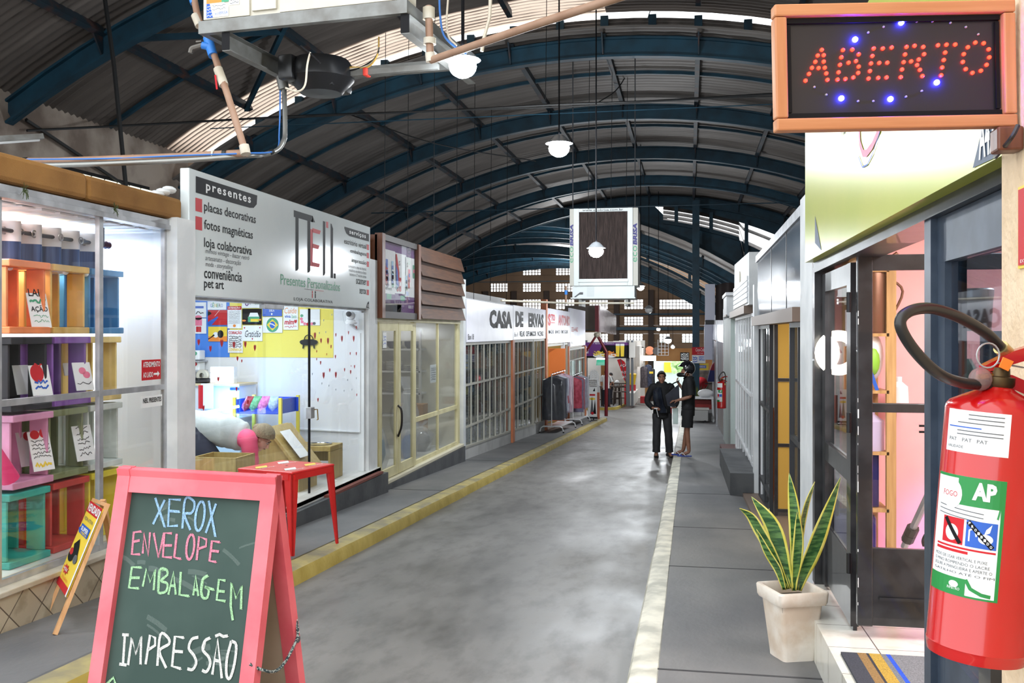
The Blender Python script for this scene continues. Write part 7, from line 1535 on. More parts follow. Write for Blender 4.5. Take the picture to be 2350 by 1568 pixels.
extinguisher(M2,.09,hh,'smaller looking fire extinguisher far off on the mint post of the right row',[p_(1652,876),p_(1650,866),p_(1656,856),p_(1662,855),p_(1665,866),p_(1664,880)],False,'far')
# ---- the ABERTO lamp sign
c0,c1,c2=AT(1783,300,1.77),AT(2338,289,1.77),AT(1783,8,1.77); ML=frame3(c0,c1-c0,c2-c0); W=(c1-c0).length; H=(c2-c0).length
t=thing('open_sign','wood framed sign with red light dots spelling ABERTO at the upper right','sign',c0,M=ML); M_pinew=wood('orange_pine',(188,122,78),(206,144,100),'X',.45); fw=.0235
for a in ((0,0,W,fw),(0,H-fw,W,H)): MB().bbox((a[0],a[1],-.03),(a[2],a[3],0),.003).build('frame_rail',M_pinew,t,True)
for a in ((0,fw,fw,H-fw),(W-fw,fw,W,H-fw)): MB().bbox((a[0],a[1],-.03),(a[2],a[3],-.0005),.003).build('frame_stile',wood('orange_pine_upright',(188,122,78),(206,144,100),'Y',.45),t,True)
MB().box((fw,fw,-.028),(W-fw,H-fw,-.02)).build('panel',mat('black_plastic_panel',(34,32,38),.35),t,True)
w=MB(); i_=fw+.011
for a in ((fw,fw,W-fw,i_),(fw,H-i_,W-fw,H-fw),(fw,i_,i_,H-i_),(W-i_,i_,W-fw,H-i_)): w.box((a[0],a[1],-.02),(a[2],a[3],-.012))
w.build('inner_border',M_black,t,True)
RED=[(485,450),(447,503),(503,500),(425,562),(503,560),(393,618),(455,620),(513,617),(365,675),(527,670),(333,738),(538,730),(683,452),(770,448),(830,492),(668,520),(655,590),(735,570),(805,555),(830,607),(642,660),(825,665),(632,728),(706,722),(780,708),(970,437),(1055,437),(1138,428),(958,507),(945,577),(1022,572),(1097,570),(935,648),(922,718),(1012,712),(1090,708),(1277,423),(1352,412),(1433,423),(1263,493),(1441,490),(1250,565),(1320,558),(1391,540),(1375,592),(1235,633),(1402,637),(1223,705),(1425,695),(1571,407),(1650,402),(1732,400),(1638,475),(1625,545),(1610,615),(1600,688),(1920,382),(1998,388),(1850,425),(2045,445),(1812,490),(2050,520),(1803,563),(2025,590),(1830,630),(1972,645),(1893,665)]
BLU=[(797,353),(1228,195),(668,903),(1127,910),(1560,755)]
OFF=[(920,287),(1062,235),(1373,185),(1520,183),(1688,197),(1832,237),(1948,305),(415,798),(526,870),(825,930),(967,930),(1273,888),(1419,835)]
iL=ML.inverted()
def led(cx,cy,proto,r):
    q=iL @ AT(1770+cx/4.052,cy/4.052,1.78)
    if proto is None or isinstance(proto,bpy.types.Material):
        b=MB(); b.ball((0,0,0),r,5); b.lathe([(r,-.004),(r,0)],10); o=b.build('light_dot',proto,t,True)
    else: o=proto.copy(); C.objects.link(o); o.parent=t
    o.location=(q.x,q.y,-.0185); return o
for lst,mm,r in ((RED,emit('red_dot_light',(255,30,16),9),.0036),(BLU,emit('blue_dot_light',(50,50,255),300),.005),(OFF,mat('unlit_dot',(170,170,180),.2),.0022)):
    pr_=mm
    for p in lst: pr_=led(p[0],p[1],pr_,r)
q=AT(2330,300,1.75); k=MB().bbox((q.x-.03,q.y+.0,q.z-.035),(.6,q.y+.05,q.z+.01),.004).build('wood_block',M_bfr); tag(k,'brown wooden block under the ABERTO sign at the cream wall','block')
k=MB().tube(smooth_path([AT(2336,288,1.72),AT(2322,315,1.72),AT(2298,345,1.78),AT(2284,360,1.86),AT(2294,350,1.9),AT(2310,320,1.9)],6),.0045,6).build('cable',M_rub); tag(k,'black cable drooping from the ABERTO sign','cable')
# ---- the cooler overhead at the upper left
M_coolc=mat('cream_cooler_case',(206,200,184),.5,0,(214,209,195),3); M_galv=mat('galvanised_steel',(136,138,136),.5,.5,(112,110,106),6,.05,lo=.4,hi=.65); M_pvc=mat('brown_pvc',(150,116,94),.5,0,(164,132,110),5); M_pvcw=mat('white_pvc',(206,200,186),.5,0,(190,180,160),8)
KL,KR=AT(455,78,6.43),AT(934,18,6.0); KR.z=KL.z; MC=frame3(KL,KR-KL,(0,0,1)); WC=(KR-KL).length; DC=1.3
t=thing('air_cooler','large cream evaporative cooler hung overhead at the upper left','air cooler',M=MC)
# local x along the front, y up, z towards the viewer
MB().box((.03,.09,-.2),(WC-.02,1.35,-.03)).build('case',M_coolc,t,True)
w=MB(); w.box((0,0,-.05),(WC,.085,.0)); w.box((0,0,-DC),(.05,.085,-.05)); w.box((WC-.05,0,-DC),(WC,.085,-.05)); w.box((0,0,-DC-.05),(WC,.085,-DC)); w.build('base_channel',M_galv,t,True)
w=MB(); w.box((.03,.095,-.03),(.38,1.3,-.015)); w.box((.4,.12,-.03),(.58,1.3,-.01)); w.box((.6,.095,-.03),(WC-.03,1.3,-.02)); w.build('front_panels',M_coolc,t,True)
for x in (.17,WC-.05): 
    w=MB(); w.box((x,-.12,-DC),(x+.012,0,-.02)); w.box((x,-.125,-DC),(x+.06,-.115,-.02)); w.box((x,-.005,-DC),(x+.06,.0,-.02)); w.box((x-.003,-.12,-.021),(x+.06,0,-.016),1); w.build('support_channel',[M_galv,M_black],t,True)
w=MB(); I4=MC @ Matrix.Translation((0,0,-.014)); w.rect(I4,.055,.20,.17,.31,OR); w.rect(I4,.17,.20,.225,.31,GN,.0012); w.text('Q',I4,.18,.22,.215,.27,PA,.02); w.text('COOLAIR',I4,.07,.25,.16,.28,RD); w.rect(I4,.055,.105,.105,.2,BL); w.flat(I4,[(.105,.105),(.225,.105),(.225,.17),(.19,.2),(.08,.2)],PA,.0015); w.text('ecoBRISA',I4,.12,.12,.218,.14,BL); scrib(w,I4,.1,.15,.2,.19,GY,2,2,.003); scrib(w,I4,.06,.11,.1,.19,PA,4,3,.004); w.rect(I4,.228,.175,.305,.3,PA,.001); scrib(w,I4,.235,.18,.3,.29,GY,6,5,.003); w.build('stickers',INKS,t,recalc=False)
w=MB(); w.lathe([(.001,-.02),(.2,-.02),(.24,-.08),(.24,-.16),(.15,-.26),(.001,-.27)],20,M=Matrix.Translation((.52,0,-.75)) @ Matrix.Rotation(-PI/2,4,'X')); w.bbox((.3,-.2,-.62),(.42,-.02,-.5),.02); w.bbox((.42,-.24,-.95),(.68,-.1,-.62),.03); w.build('blower',mat('black_blower',(26,27,30),.3),t,True)
w=MB(); w.box((.3,-.15,-.78),(WC-.08,-.11,-.74)); w.build('rear_rail',M_galv,t,True)
for k_,(x,c) in enumerate(((.55,RD),(.86,RD))): MB().bbox((x,-.16,-.8),(x+.035,-.1,-.72),.01).build('red_tie',mat('red_tie',(216,62,48),.5),t,True)
M_wirew=mat('pale_wire',(206,196,178),.5); M_wireb=mat('blue_wire',(60,120,200),.5)
for dz,mm,nm in ((0,M_wirew,'pale_wire'),(.012,M_black,'black_wire'),(-.012,mat('ochre_wire',(196,156,70),.5),'ochre_wire')):
    w=MB(); w.tube(smooth_path([(.42,-.06+dz,-.72),(.44,-.13,-.73),(.58,-.1+dz,-.735),(.75,-.1-dz,-.735),(.9,-.085+dz,-.735),(.99,-.02,-.7),(1.0,.1,-.7)],5),.006,6); w.build(nm,mm,t,True)
# pipework
def pipe(name,label,pts,r,m,n=10,path=False,extra=None):
    t=thing(name,label,'pipe',pts[0]); MB().tube(smooth_path(pts,5) if path else pts,r,n).build('tube',m,t)
    for nm,p,q,rr_,mm in (extra or []): MB().tube([p,q],rr_,n).build(nm,mm,t)
    return t
zP=AT(563,348,6.4).z
def PH(u,v): return PZ(u,v,zP)
M_tape=mat('black_tape',(30,30,30),.5); M_bluep=mat('blue_fitting',(52,128,214),.4)
A_=[AT(440,-30,6.9),AT(452,30,6.85),AT(462,62,6.8),AT(483,100,6.7),AT(506,170,6.6),AT(523,220,6.5),AT(563,348,6.4)]
t=pipe('water_pipe','brown plastic water pipe slanting down past the overhead cooler',A_,.024,M_pvc,extra=[('blue_tee',AT(477,88,6.72),AT(489,128,6.66),.034,M_bluep),('blue_tee',AT(483,108,6.68),AT(464,104,6.68),.026,M_bluep),('coupling',AT(500,158,6.6),AT(514,196,6.56),.032,M_pvcw),('elbow',AT(560,334,6.41),AT(564,354,6.4),.034,M_pvcw),('coupling',AT(448,36,6.84),AT(458,60,6.8),.03,M_pvcw),('blue_tee',AT(438,-20,6.9),AT(446,8,6.88),.03,M_bluep)])
w=MB(); w.tube(smooth_path([AT(464,104,6.68),AT(450,108,6.68),AT(440,112,6.68),AT(437,122,6.68)],4),.018,8); w.tube([AT(450,96,6.68),AT(462,95,6.68)],.008,6); w.build('tap',mat('dull_zinc',(110,106,100),.5,.4),t); MB().bar(AT(494,172,6.55),AT(498,205,6.55),.012,.004).build('valve_lever',M_red,t)
t=pipe('water_pipe','long brown plastic pipe running left above the burlap beam',[PH(-60,371),PH(130,370),PH(400,360),PH(566,351)],.026,M_pvc,extra=[('tape_band',PH(u,v),PH(u+8,v-.3),.0275,M_tape) for u,v in ((38,370),(55,370),(248,366),(367,362),(512,353))]+[('clip',PH(u,v),PH(u+4,v),.03,M_pvcw) for u,v in ((303,364.5),(487,354.5))])
cz=[AT(648,150,7.0),AT(652,200,7.0),AT(654,300,6.9),AT(650,325,6.85),AT(636,345,6.8),AT(605,355,6.7),AT(560,358,6.5)]+[PZ(u,v,zP-.055) for u,v in ((400,369),(130,379),(-60,380))]
t=pipe('conduit','silver conduit bending down beside the brown water pipe',cz,.018,mat('dull_aluminium',(150,150,146),.35,.7),path=True,extra=[('junction',AT(645,175,7.0),AT(652,205,7.0),.04,M_galv),('tape_band',AT(594,357,6.66),AT(602,356,6.69),.02,M_tape),('tape_band',AT(618,351,6.74),AT(626,348,6.77),.02,M_tape)])
MB().tube(smooth_path([AT(643,208,6.96),AT(641,300,6.9),AT(632,345,6.8),AT(560,352,6.45),PH(420,357),PH(250,364),PH(60,366)],5),.006,6).build('blue_cable',M_wireb,t)
zR=AT(992,138,6.1).z; t=pipe('water_pipe','brown plastic pipe crossing from the cooler to the upper right',[AT(990,138,6.1),PZ(1200,66,zR),PZ(1420,-6,zR),PZ(1760,-118,zR)],.024,M_pvc)
w=[('socket',AT(984,18,6.15),AT(984,45,6.15),.04,M_pvcw),('union',AT(986,88,6.12),AT(986,102,6.12),.042,M_pvcw),('elbow',AT(987,122,6.1),AT(989,142,6.1),.033,M_pvcw)]
t=pipe('drain_pipe','short drain pipe with white couplings at the cooler\'s right end',[AT(984,15,6.15),AT(985,70,6.13),AT(988,140,6.1)],.025,M_pvc,extra=w)
for i,(pts,m,lab) in enumerate((([(1008,-5),(1010,35),(1018,80),(1045,108),(1070,125)],M_wireb,'blue wire looping from the cooler towards the first pendant lamp'),([(1028,0),(1025,50),(1030,85),(1048,105)],M_wirew,'pale wire looping beside the blue one'),([(690,105),(720,130),(735,145)],M_black,'black wire under the blower of the overhead cooler'),([(712,120),(705,150),(700,195),(683,210),(655,202)],M_wirew,'pale wire from the conduit up to the cooler rail'),([(1128,-230),(1125,10),(1118,60),(1110,90),(1106,118)],M_wirew,'pale cable dropping right of the first pendant lamp'))):
    k=MB().tube(smooth_path([AT(u,v,6.3) for u,v in pts],5),.007 if i <4 else .012,6).build('wire',m); tag(k,lab,'wire')
# ---- the hanging cooler far down the alley
D3=18.0; KL,KR=AT(1307,655,D3*1.012),AT(1464,656,D3); KR.z=KL.z=AT(1385,655,D3).z; MC=frame3(KL,KR-KL,(0,0,1)); WC=(KR-KL).length; HC=AT(1385,476,D3).z-KL.z
t=thing('air_cooler','pale evaporative cooler with dark pad hanging over the middle of the alley','air cooler',M=MC)
M_coolw=mat('pale_cooler_case',(214,222,222),.4,0,(220,227,227),3); px=WC/158
w=MB(); w.box((0,0,-1.15),(WC,HC,-.06)); w.build('case',M_coolw,t,True)
for x0,x1,nm in ((0,10*px,'side_post'),(WC-12*px,WC,'side_post')): MB().box((x0,0,-.08),(x1,HC,-.03)).build(nm,mat('beige_post',(190,188,178),.45),t,True)
w=MB(); w.box((10*px,0,-.07),(22*px,HC,0)); w.box((WC-24*px,0,-.07),(WC-12*px,HC,0)); w.box((22*px,HC-8*px,-.07),(WC-24*px,HC,-.01)); w.box((22*px,0,-.07),(WC-24*px,16*px,0)); w.box((20*px,8*px,0),(WC-22*px,14*px,.03)); w.build('front_frame',M_coolw,t,True)
M_pad=mat('dark_cooling_pad',(62,52,50),.8,0,(96,82,78),7,.5,stretch=(9,.5,1),lo=.35,hi=.7,bscale=20)
b=MB(); n=46; x0,x1=22*px,WC-24*px; z0,z1=16*px,HC-8*px; vs=[]
for i in range(n*2+1): x=x0+(x1-x0)*i/(2*n); vs += [(x,z0,-.04+.014*(i % 2)),(x,z1,-.04+.014*(i % 2))]
b.add(vs,[(2*i,2*i+2,2*i+3,2*i+1) for i in range(2*n)]); b.build('cooling_pad',M_pad,t,True)
w=MB(); w.box((6*px,-27*px,-1.0),(WC-8*px,0,-.05)); w.box((2*px,-30*px,-1.05),(WC-6*px,-27*px,-.02)); w.build('water_tray',M_coolw,t,True)
w=MB(); w.box((40*px,-25*px,-.05),(57*px,-1*px,-.04)); w.build('tray_panel',mat('pale_panel',(204,212,212),.4),t,True)
w=MB(); I4=MC @ Matrix.Translation((0,0,-.029))
for x,xx in ((.5*px,8.5*px),(WC-11.5*px,WC-2*px)):
    MT=MC @ Matrix.Translation((x,0,-.028)) @ Matrix.Rotation(PI/2,4,'Z'); w.text('eco',MT,HC*.30,-(xx-x),HC*.51,-.0,3,.0); w.text('BRISA',MT,HC*.52,-(xx-x),HC*.8,-.0,5,.05,shear=.15)
w.text('www.ecobrisa.com.br',I4,30*px,HC-6.5*px,WC-34*px,HC-1.5*px,BK,lift=.031); w.flat(MC @ Matrix.Translation((0,0,-.04)),[(10*px,-26*px),(24*px,-15*px),(31*px,-15*px),(31*px,-20*px),(22*px,-20*px),(14*px,-26*px)],4,.004); w.build('lettering',INKS[:5]+[mat('indigo_ink',(36,34,120),.5)]+INKS[6:],t,recalc=False)
for x in (20*px,WC-30*px): MB().box((x,-47*px,-.9),(x+7*px,-30*px,-.1)).build('support_channel',M_galv,t,True)
for x in (4*px,WC-8*px): MB().tube([(x,HC,-.3),(x,HC+2.95,-.3)],.012,6).build('hanger_rod',M_alud,t,True)
zq=AT(1390,697,18.2).z; k=pipe('water_pipe','thin pale pipe running left under the hanging cooler',[PZ(1150,690,zq),PZ(1300,696,zq),PZ(1455,696,zq)],.02,M_pvcw,extra=[('riser',PZ(1299,696,zq),PZ(1299,696,zq)+Vector((0,0,.32)),.018,M_pvc),('blue_fitting',PZ(1299,696,zq)+Vector((0,0,.16)),PZ(1299,696,zq)+Vector((0,0,.24)),.028,M_bluep)])
# ---- pendant lamps
M_refl=mat('lamp_reflector',(190,196,202),.3,.6); M_bulb=emit('cold_white_bulb',(235,245,255),60); M_bulb2=emit('far_bulb',(235,245,255),14)
LP=[(1062,152,6.5,.19,'nearest pendant lamp glowing under the overhead cooler pipe',22),(1283,340,14.5,.32,'second pendant lamp glowing before the teal girders',170),(1368,577,15.5,.24,'pendant lamp glowing in front of the hanging cooler\'s dark pad',50),(1470,660,27,.2,'glowing pendant lamp right of the hanging cooler',220),(1489,712,33,0,'unlit bell shaped pendant lamp before the end wall',0),(1511,756,36,.14,'small glowing pendant lamp above the men',200),(1533,782,46,.32,'bright far pendant lamp above the wire cage',120),(1544,797,52,.2,'farthest white dome lamp before the ochre wall',60)]
for u,v,d,s_,lab,pw in LP:
    p=AT(u,v,d); t=thing('pendant_lamp',lab,'lamp',p,group='pendant lamps along the alley'); r=s_*.5 if s_ else .13
    MB().lathe([(.02,r*1.3),(r*.5,r*1.15),(r*1.15,r*.5),(r*1.3,r*.42),(r*1.1,r*.5),(r*.4,r*1.05)],20,o=p).build('shade',M_refl,t)
    b=MB(); b.ball(p,r,8,0,(1,1,.85)); b.build('bulb',M_bulb if pw else mat('unlit_bulb',(214,216,214),.3),t)
    zt_=zr(NEAR if p.y <17 else MID if p.y <37 else VA if p.y <47 else VB,p.x,-.2); MB().tube([p+Vector((0,0,r*1.25)),(p.x,p.y,zt_+.2)],.012,5).build('cord',M_black,t)
    if pw: lamp('pendant_glow','POINT',p-Vector((0,0,r*1.15)),pw,(.93,.97,1),.1)
# ---- cables strung through the hall
M_cab=mat('black_cable',(22,24,26),.6)
def strung(label,pts,r=.012,path=True): k=MB().tube(smooth_path(pts,6) if path else pts,r,5).build('cable',M_cab); tag(k,label,'cable')
strung('thick cable bundle crossing from the left wall below the first girder',[PX(62,300,-9.5),PY(200,293,13.5),PY(430,281,14.5),PY(700,266,15),PY(1000,255,15.5),PY(1280,240,15.8),PY(1500,232,15.8),PY(1800,214,15.8)],.02)
strung('slack cable hanging just below the thick bundle',[PY(640,272,15),PY(960,256,15),PY(1300,245,15.2),PY(1600,228,15.2),PY(1860,218,15.2)],.012)
strung('thin wire sloping across the mid roof',[PY(800,262,18),PY(1000,330,18),PY(1230,370,19)],.012)
strung('pale slack wire drooping at the roof\'s middle right',[PY(1500,0,20),PY(1460,120,20),PY(1420,200,20),PY(1372,236,20)],.012)
for i,(u,v0,v1,y) in enumerate(((998,256,560,16),(1000+50,285,640,17.5),(1090,350,700,19),(1128,350,690,21),(1165,400,690,22),(1255,0,235,15.5),(1353,230,480,18),(1405,270,470,19),(1440,360,470,20),(938,380,560,17),(885,395,530,16.4))):
    strung('thin vertical hanger wire, %s of the row over the alley' % ['first','second','third','fourth','fifth','sixth','seventh','eighth','ninth','tenth','eleventh'][i],[Vector((PY(u,v0,y).x,y,zr(MID if y >17 else NEAR,PY(u,v0,y).x,-.0))),PY(u-3,v1,y)],.006,False)
strung('dark hanger rod crossing the girder at the upper left',[PY(240,-10,11.5),PY(262,150,11.5),PY(290,435,11.5)],.03,False)
strung('dark diagonal cable along the peeling wall',[PX(60,275,-9.5),PX(290,428,-9.5)],.03,False)
# row of blocks on the peeling wall, strip light fitting
t=thing('vent_strip','dark slotted vent strip along the foot of the peeling wall','vent',PX(100,390,-9.55)); a,c=PX(100,388,-9.55),PX(340,445,-9.55); MB().bar(a,c,.06,.24).build('strip',M_black,t)
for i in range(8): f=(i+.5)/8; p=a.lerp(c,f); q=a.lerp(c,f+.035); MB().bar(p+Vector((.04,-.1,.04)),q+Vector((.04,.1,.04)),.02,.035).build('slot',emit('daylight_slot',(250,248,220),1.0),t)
t=thing('strip_light','unlit tube light fitting at the far left of the peeling wall','lamp',AT(40,315,9)); MB().bar(AT(-20,320,9),AT(98,313,9.3),.07,.05).build('housing',M_galv,t); MB().tube([AT(-20,328,9),AT(90,320,9.3)],.018,8).build('tube',M_paper,t)
b=MB()
for k in range(3): b.ball(PX(360+14*k,446-5*k,-3.95),.05,6,0,(1,1.4,.6))
k=b.build('rag_bundle',M_paper); tag(k,'pale crumpled rags on the burlap beam beside the large white sign','rags')
# ================================================================== PEOPLE
def skin(name,nodes,edges,mats,parent,sub=2,root=None,head=None):
    """One continuous surface grown round a skeleton; nodes: name -> (point, radius or (rx, ry))."""
    ks=list(nodes); ix={k: i for i,k in enumerate(ks)}; me=bpy.data.meshes.new(name)
    me.from_pydata([tuple(nodes[k][0]) for k in ks],[(ix[a],ix[b]) for a,b in edges],[])
    ob=bpy.data.objects.new(name,me); C.objects.link(ob); md=ob.modifiers.new('skin','SKIN'); md.use_smooth_shade=True; md.branch_smoothing=.6
    lay=me.skin_vertices[0].data
    for k in ks:
        r=nodes[k][1]; lay[ix[k]].radius=r if isinstance(r,tuple) else (r,r); lay[ix[k]].use_root=False
    lay[ix[root] if root else 0].use_root=True
    ob.modifiers.new('sub','SUBSURF').levels=sub
    dg=bpy.context.evaluated_depsgraph_get(); m2=bpy.data.meshes.new_from_object(ob.evaluated_get(dg)); bpy.data.objects.remove(ob); bpy.data.meshes.remove(me)
    b=MB(); b.add([p.co for p in m2.vertices],[tuple(p.vertices) for p in m2.polygons],0,True); bpy.data.meshes.remove(m2)
    if head:
        f,u,s,c,k=head; b.ball(c-u*.028*k+f*.024*k,.066*k,9); b.ball(c-u*.086*k+f*.046*k,.034*k,7); b.tube([c+u*.016*k+f*.078*k,c-u*.012*k+f*.094*k,c-u*.03*k+f*.104*k,c-u*.036*k+f*.09*k],[.008*k,.011*k,.015*k,.008*k],8); b.ball(c-u*.05*k+f*.074*k,.022*k,6)
    o=b.build(name,mats,parent,True,recalc=True); o.data.polygons.foreach_set('use_smooth',[True]*len(o.data.polygons)); return o
V=Vector
def hand(nodes,edges,wrist,key,d,up,k=1.,curl=.5):
    """Palm, four unequal bent fingers and a thumb, running from the wrist along d; up is the back of the hand."""
    d=V(d).normalized(); up=V(up); up=(up-d*up.dot(d)).normalized(); s=d.cross(up)
    w=V(wrist); pl=w+d*.05*k; nodes[key+'p']=(pl,(.026*k,.018*k)); edges.append((key,key+'p'))
    for i,(o,L) in enumerate(((-.027,.07),(-.009,.08),(.009,.076),(.026,.06))):
        a=w+d*.092*k+s*o*k; m=a+(d-up*curl) .normalized()*L*.5*k; e=m+(d*(1-curl)-up*curl*1.6).normalized()*L*.5*k; q=key+'f%d' % i
        nodes[q]=(a,.0095*k); nodes[q+'m']=(m,.0085*k); nodes[q+'e']=(e,.007*k); edges += [(key+'p',q),(q,q+'m'),(q+'m',q+'e')]
    a=w+d*.04*k-s*.036*k-up*.006*k; e=a+(d*.8-s*.5-up*.5).normalized()*.05*k
    nodes[key+'t']=(a,.011*k); nodes[key+'te']=(e,.008*k); edges += [(key+'p',key+'t'),(key+'t',key+'te')]
def head_nodes(N,E,c,f,u,k=1.):
    """Skull, jaw, nose and ears about the centre c; f faces forward, u up."""
    f=V(f).normalized(); u=V(u); u=(u-f*u.dot(f)).normalized(); s=f.cross(u); c=V(c)
    N['skull']=(c+u*.035*k-f*.010*k,.088*k); N['crown']=(c+u*.085*k-f*.012*k,.056*k); N['face']=(c-u*.025*k+f*.014*k,.071*k); N['jaw']=(c-u*.082*k+f*.034*k,.040*k)
    N['brow']=(c+u*.022*k+f*.066*k,.024*k); N['nose']=(c-u*.022*k+f*.098*k,.012*k); N['mouth']=(c-u*.056*k+f*.078*k,.018*k)
    E += [('neck','face'),('face','skull'),('skull','crown'),('face','jaw'),('skull','brow'),('brow','nose'),('face','mouth')]
    for i,q in ((1,'earL'),(-1,'earR')): N[q]=(c-f*.006*k+s*.083*k*i,(.008*k,.019*k)); E.append(('face',q))
    return f,u,s,c
def face_parts(t,f,u,s,c,k,skinm,lips,local=True):
    b=MB(); e=MB(); m=MB()
    for q in (-1,1):
        p=c+u*.006*k+f*.082*k+s*q*.029*k; p-=f*.004*k; o=MB(); o.ball(p,.0095*k,6,0,(1,1,.8)); o.ball(p+f*.0055*k,.0056*k,5,1); o.build('eye',[mat('eye_white',(176,168,160),.4),M_black],t,True)
        o=MB(); o.tube([p+u*.018*k+f*.006*k-s*q*.012*k,p+u*.024*k+f*.009*k,p+u*.017*k+f*.0*k+s*q*.016*k],.0042*k,6); o.build('eyebrow',M_hairg,t,True)
    m.tube([c-u*.056*k+f*.090*k-s*.02*k,c-u*.058*k+f*.096*k,c-u*.056*k+f*.090*k+s*.02*k],.0055*k,6); m.build('mouth',lips,t,True)
def cap(t,c,f,u,s,k,name,m,lo=-.2,back=1.,thick=1.06,rr=(.086,.104)):
    """Hair: a shell over the skull that leaves the face free."""
    b=MB(); n,nr=20,8; rings=[]
    for i in range(nr+1):
        ring=[]
        for j in range(n):
            a=2*PI*j/n; fr=math.cos(a); low=lo-.62*back*max(-fr,0)+.30*max(fr,0) ; low=max(-.9,min(low+.25*max(fr,0),.9)); th0=math.asin(max(-1,min(1,low)))
            th=PI/2-(PI/2-th0)*i/nr; w=1+.03*noise.noise(V((a*3,th*4,1)))
            ring.append(c+u*.028*k+(f*math.cos(a)*rr[1]+s*math.sin(a)*rr[0])*k*thick*w*math.cos(th)+u*.105*k*thick*w*math.sin(th)-f*.012*k)
        rings.append(ring)
    b.loft(rings,0,False,True); return b.build(name,m,t,True)
M_skb=mat('brown_skin',(142,98,76),.5,0,(154,108,86),9); M_skt=mat('tan_skin',(168,116,92),.5,0,(178,126,102),9); M_skl=mat('light_skin',(214,160,138),.5,0,(222,172,150),9)
M_hairg=mat('greying_hair',(62,58,56),.8,0,(104,100,98),40); M_lip=mat('lip',(140,76,70),.5); M_hairb=mat('dark_hair',(28,24,24),.7)
M_blackc=mat('black_cloth',(14,14,16),.8,0,(22,22,25),8,.25,bscale=18); M_trou=mat('charcoal_trousers',(36,36,39),.8,0,(46,46,49),7,.3,bscale=14); M_leath=mat('black_leather',(24,23,24),.35)
M_gloss=mat('shiny_black_vinyl',(26,30,40),.16,.1,(44,50,62),6,.3,bscale=12)
def shoe(t,a,d,m,k=1.,name='shoe'):
    d=V(d).normalized(); s=V((d.y,-d.x,0)); b=MB(); rings=[]
    for f,w,h in ((-.08,.02,.03),(-.07,.034,.075),(-.01,.038,.09),(.06,.042,.062),(.13,.044,.042),(.18,.03,.028),(.195,.012,.015)):
        c=V(a)+d*f*k; rings.append([c+s*w*k*math.cos(q)+V((0,0,max(0,h*k*(.5+.5*math.sin(q))*1.0))) for q in [2*PI*j/12 for j in range(12)]])
    b.loft(rings,0,True,True); return b.build(name,m,t,True)
def torso(t,m,w=1.,k=1.,fwd='y',off=(0,0),hem=.80,sway=0.,name='shirt',top=None):
    """A shirt body: rings from the hem over sloping shoulders to the collar, with soft folds."""
    b=MB(); rings=[]; R_=[(hem,.158,.128),(hem+.1,.155,.125),(1.05,.150,.122),(1.18,.162,.128),(1.3,.186,.13),(1.37,.196,.12),(1.415,.185,.105),(1.445,.14,.092),(1.47,.095,.08),(1.5,.07,.066),(1.505,.055,.055)]
    for z,rx,ry in R_:
        ring=[]
        for j in range(28):
            a=2*PI*j/28; n_=1+.035*noise.noise(V((math.cos(a)*2.2,math.sin(a)*2.2,z*7))) ; u_,v_=rx*w*math.cos(a)*n_,ry*w*math.sin(a)*n_
            o_=V((u_,v_,z)) if fwd == 'y' else V((v_,u_,z)); ring.append((o_+V((off[0],off[1],0))*((z-.9)/.6))*k)
        rings.append(ring)
    b.loft(rings,0,False,True); return b.build(name,m,t,True)
def sleeve(t,pts,r,m,name='sleeve'): MB().tube(smooth_path(pts,5),[r[0]+(r[1]-r[0])*i/(5*(len(pts)-1)) for i in range(5*(len(pts)-1)+1)],14).build(name,m,t,True)
def legs(t,N,m,ends,r,k=1.,name='trousers',w=1.,fwd='y'):
    """Seat and two legs of a garment; ends: (key, fraction) where each leg stops."""
    b=MB(); rings=[]
    for z,rx,ry in ((1.03,.145,.118),(.95,.155,.125),(.86,.165,.128),(.79,.12,.1),(.76,.03,.05)): rings.append([(V((rx*math.cos(a),ry*math.sin(a),z)) if fwd == 'y' else V((ry*math.cos(a),rx*math.sin(a),z)))*k*w for a in [2*PI*j/20 for j in range(20)]])
    for ring in rings:
        for p in ring: p.z /= w
    b.loft(rings,0,False,True)
    for q in ends: P_=smooth_path(q,5); b.tube(P_,[r[min(int(i/5),len(r)-2)]+(r[min(int(i/5),len(r)-2)+1]-r[min(int(i/5),len(r)-2)])*((i % 5)/5)+.003*math.sin(i*1.9) for i in range(len(P_))],16)
    return b.build(name,m,t,True)
# ---- the man in black jacket, facing the camera
p=PG(1519,1050); t=thing('person','man in black jacket and dark trousers standing in the roadway with a shiny black bag','person',p,math.radians(8))
# local: -y faces the camera, x to the right
N,E={},[]
hgt=1.69
N.update(pelvis=(V((0,0,.93)),(.135,.10)),waist=(V((0,0,1.08)),(.135,.10)),chest=(V((0,-.005,1.27)),(.155,.11)),upper=(V((0,0,1.39)),(.12,.09)),neck=(V((-.005,-.01,1.475)),.055))
E += [('pelvis','waist'),('waist','chest'),('chest','upper'),('upper','neck')]
for s,q in ((1,'R'),(-1,'L')):
    N.update({'sh'+q: (V((s*.185,0,1.39)),.058),'hip'+q: (V((s*.09,0,.87)),.095),'kn'+q: (V((s*.105+(.02 if s >0 else 0),-.02,.49)),.058),'an'+q: (V((s*.10+(.05 if s >0 else-.01),.01 if s >0 else 0,.09)),.04),'toe'+q: (V((s*.13+(.05 if s >0 else 0),-.13,.03)),.034)})
    E += [('upper','sh'+q),('pelvis','hip'+q),('hip'+q,'kn'+q),('kn'+q,'an'+q),('an'+q,'toe'+q)]
N.update(elL=(V((-.29,.0,1.13)),.044),wrL=(V((-.20,-.18,.99)),.032),elR=(V((.29,.02,1.13)),.044),wrR=(V((.22,-.2,1.02)),.032)); E += [('shL','elL'),('elL','wrL'),('shR','elR'),('elR','wrR')]
